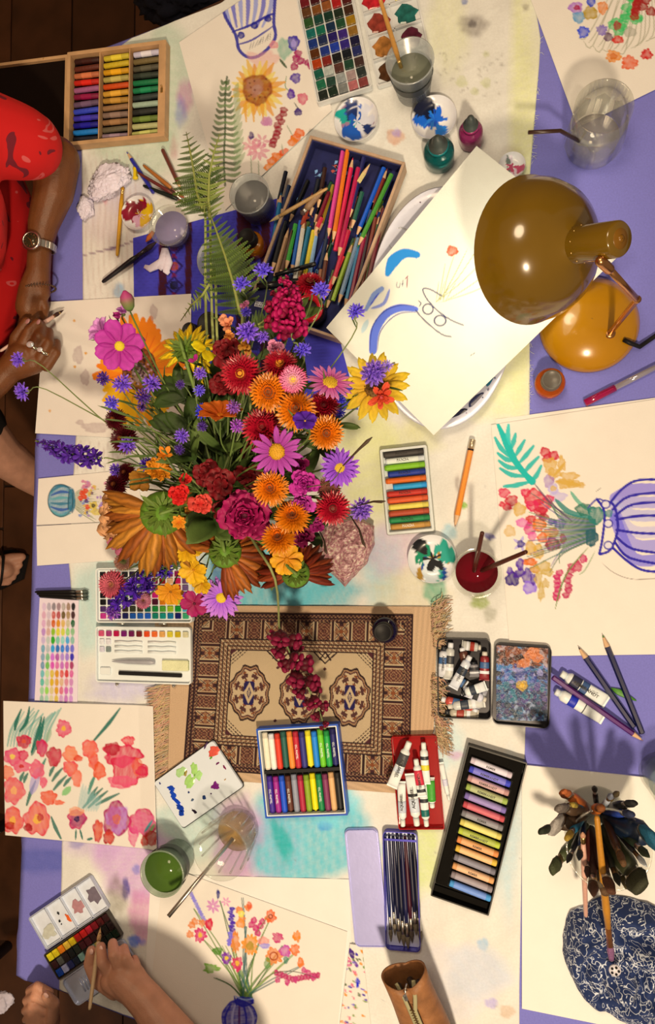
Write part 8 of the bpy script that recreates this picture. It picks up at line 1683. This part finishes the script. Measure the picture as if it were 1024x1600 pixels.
for i, (x, y, h, s_) in enumerate(((54, 541, .0605, 'wide silver ring with a big stone on the middle finger'), (69, 549, .0545, 'silver ring on the finger beside the wider ring'))):
    rg_ = empty('finger_ring', s_, 'ring', P(x, y, h-.003)); d3 = (P(59, 530, .06)-P(48, 552, .056)).normalized(); W3 = d3.to_track_quat('Z', 'Y').to_matrix().to_4x4()
    mb = MB(); mb.lathe([(-.0025, .0100), (-.0025, .0112), (.0025, .0112), (.0025, .0100)], 20, M=W3, cap=False); obj('band', mb, mat((.75, .70, .55), rough=.2, metal=1), rg_)
    mb = MB(); mb.ball((0, 0, .0115), .0052 if i == 0 else .004, 10, 6, (1.3, 1, .5)); obj('stone', mb, mat(ph(235, 225, 200), rough=.1, metal=.4), rg_)
# --- the painter at the bottom left
S3 = skin(ph(205, 140, 100), None)
p3 = empty('person', 'person reaching in from the bottom, painting from the small metal tin', 'person', (P(150, 1800).x, P(150, 1800).y, .46))
flesh('body', [
    [(330, 1720, .06, .040), (275, 1628, .062, .033), (232, 1568, .056, .0255), (214, 1548, .052, .0245)],
    [(214, 1548, .052, .0250), (192, 1528, .050, .0225)], [(220, 1552, .050, .021), (210, 1528, .046, .018)], [(214, 1552, .050, .021), (176, 1532, .048, .018)], [(214, 1548, .05, .02), (202, 1520, .048, .017)],
    [(176, 1526, .050, .0098), (160, 1503, .056, .0088), (158, 1480, .044, .0074)],
    [(190, 1516, .052, .0098), (178, 1492, .057, .0088), (176, 1474, .042, .0074)], [(207, 1519, .050, .0094), (196, 1497, .053, .0084), (194, 1482, .038, .0072)], [(221, 1532, .046, .0086), (213, 1512, .046, .0078), (210, 1499, .032, .0066)],
    [(180, 1548, .048, .0130), (152, 1532, .042, .0108), (140, 1506, .042, .0092), (143, 1486, .042, .0078)],
    [(60, 1720, -.06, .036), (66, 1640, -.01, .030), (68, 1598, .014, .0240)], [(68, 1598, .014, .023), (64, 1572, .018, .022)], [(74, 1596, .014, .020), (74, 1572, .018, .016)], [(64, 1598, .014, .022), (56, 1578, .012, .018)],
    [(76, 1552, .030, .0080), (58, 1541, .034, .0074), (46, 1548, .020, .0066)], [(74, 1565, .032, .0080), (54, 1556, .037, .0074), (41, 1563, .020, .0066)], [(70, 1579, .030, .0078), (50, 1572, .034, .0072), (39, 1579, .018, .0062)], [(66, 1592, .026, .0072), (48, 1588, .028, .0066), (40, 1593, .014, .0058)],
    [(82, 1590, .026, .0105), (84, 1568, .038, .0090), (72, 1556, .047, .0076)],
    [(330, 1720, .06, .045), (330, 1840, .22, .055), (200, 1850, .24, .09)], [(60, 1720, -.06, .042), (50, 1840, .20, .052), (200, 1850, .24, .09)], [(200, 1850, .24, .11), (200, 1900, -.15, .14)]], .0021, S3, p3, 3)
N3 = pm_(ph(225, 170, 140), .3)
nail(p3, (143, 1487), .0495, N3, 1.5, .85); nail(p3, (158, 1482), .0510, N3, 1.7, .8); nail(p3, (72, 1555), .0545, N3, 2.6, .85)
flesh('dark_top', [[(335, 1760, .10, .062), (330, 1840, .22, .072), (200, 1850, .24, .11)], [(56, 1760, -.02, .058), (50, 1840, .2, .070), (200, 1850, .24, .11)], [(200, 1850, .24, .13), (200, 1900, -.15, .16)]], .007, mat((.02, .02, .03), rough=.9), p3)
# --- the sitter whose leg and sandal show on the left
S2 = skin(ph(215, 150, 110), None)
p2 = empty('person', 'person in black at the left edge, only a bare shin and sandalled foot showing', 'person', (P(-60, 800).x, P(-60, 800).y, 0))
flesh('body', [[(-60, 650, -.20, .062), (0, 708, -.30, .046), (40, 738, -.38, .040), (90, 768, -.50, .036), (110, 790, -.60, .032)], [(110, 790, -.60, .032), (118, 800, -.70, .028)],
               [(-110, 905, -.64, .034), (-60, 900, -.67, .032), (-10, 892, -.695, .030), (8, 890, -.70, .024)], [(-5, 880, -.70, .020), (20, 872, -.715, .0150), (34, 870, -.722, .0120)], [(0, 888, -.71, .016), (30, 883, -.722, .0105)], [(0, 896, -.71, .015), (26, 893, -.724, .0100)], [(0, 903, -.71, .014), (21, 902, -.726, .0092)], [(-6, 909, -.71, .013), (14, 910, -.727, .0085)],
               [(-110, 905, -.64, .036), (-160, 880, -.30, .055), (-170, 740, -.12, .08)], [(-60, 650, -.20, .062), (-170, 740, -.12, .08)], [(118, 800, -.70, .028), (160, 800, -.715, .022)]], .004, S2, p2)
flesh('trousers', [[(-170, 740, -.12, .11), (-70, 650, -.18, .080), (-45, 668, -.24, .070)], [(-170, 740, -.12, .11), (-165, 830, -.28, .085), (-120, 900, -.58, .062)], [(-170, 740, -.1, .11), (-90, 800, -.33, .08)]], .007, mat((.012, .011, .013), rough=.85, bump=.4), p2)
sd = empty('sandal', 'black strappy sandal on the bare foot at the left edge', 'sandal', P(0, 888, -.748)); L0 = sd.location
mb = MB(); mb.prism([((P(x, y, -.74)-L0).x, (P(x, y, -.74)-L0).y) for x, y in ((-110, 925), (0, 922), (36, 905), (44, 868), (20, 858), (-110, 880))], .002, .014); obj('sole', mb, BLACKP, sd)
for x in (2, -26): mb = MB(); mb.tube([P(x, 862+8*math.sin(0), -.725)-L0, P(x+3, 872, -.682)-L0, P(x+2, 890, -.668)-L0, P(x, 908, -.690)-L0, P(x-3, 918, -.728)-L0], .0065, 8, flatten=.5); obj('strap', mb, BLACKP, sd)
# --- chair at the lower left
ch = empty('chair', 'dark painted chair partly under the table at the lower left', 'chair', (P(-70, 1370, -.75).x, P(-70, 1370, -.75).y, 0)); NAVC = mat((.012, .014, .035), rough=.4)
for x in (-.17, .17):
    for y in (-.17, .17): mb = MB(); mb.lathe([(.002, .014), (.44, .018)], 12, c=(x, y, 0)); obj('leg', mb, NAVC, ch)
for y in (-.17, .17): mb = MB(); mb.tube([(-.17, y, .25), (.17, y, .25)], .011, 10); obj('stretcher', mb, NAVC, ch)
mb = MB(); mb.box((0, 0, .45), (.39, .39, .03), bev=.01); obj('seat', mb, NAVC, ch)
for y in (-.16, -.05, .05, .16): mb = MB(); mb.box((-.19, y, .66), (.02, .035, .40), bev=.004); obj('back_slat', mb, NAVC, ch)
mb = MB(); mb.box((-.19, 0, .88), (.025, .40, .06), bev=.006); obj('top_rail', mb, NAVC, ch)
crumple('dark_jacket', 'dark navy jacket slumped beyond the top table edge beside the pastel case', (310, -14), -.55, .13, .09, .09, mat((.010, .012, .028), rough=.9, bump=.6, bsc=60), 14, .4, 3.0, 'jacket', 70)
crumple('white_cloth', 'blurred white cloth corner low at the lower left corner', (4, 1562), -.45, .032, .024, .016, TIS, 31, .3, 3.0, 'cloth', 50)
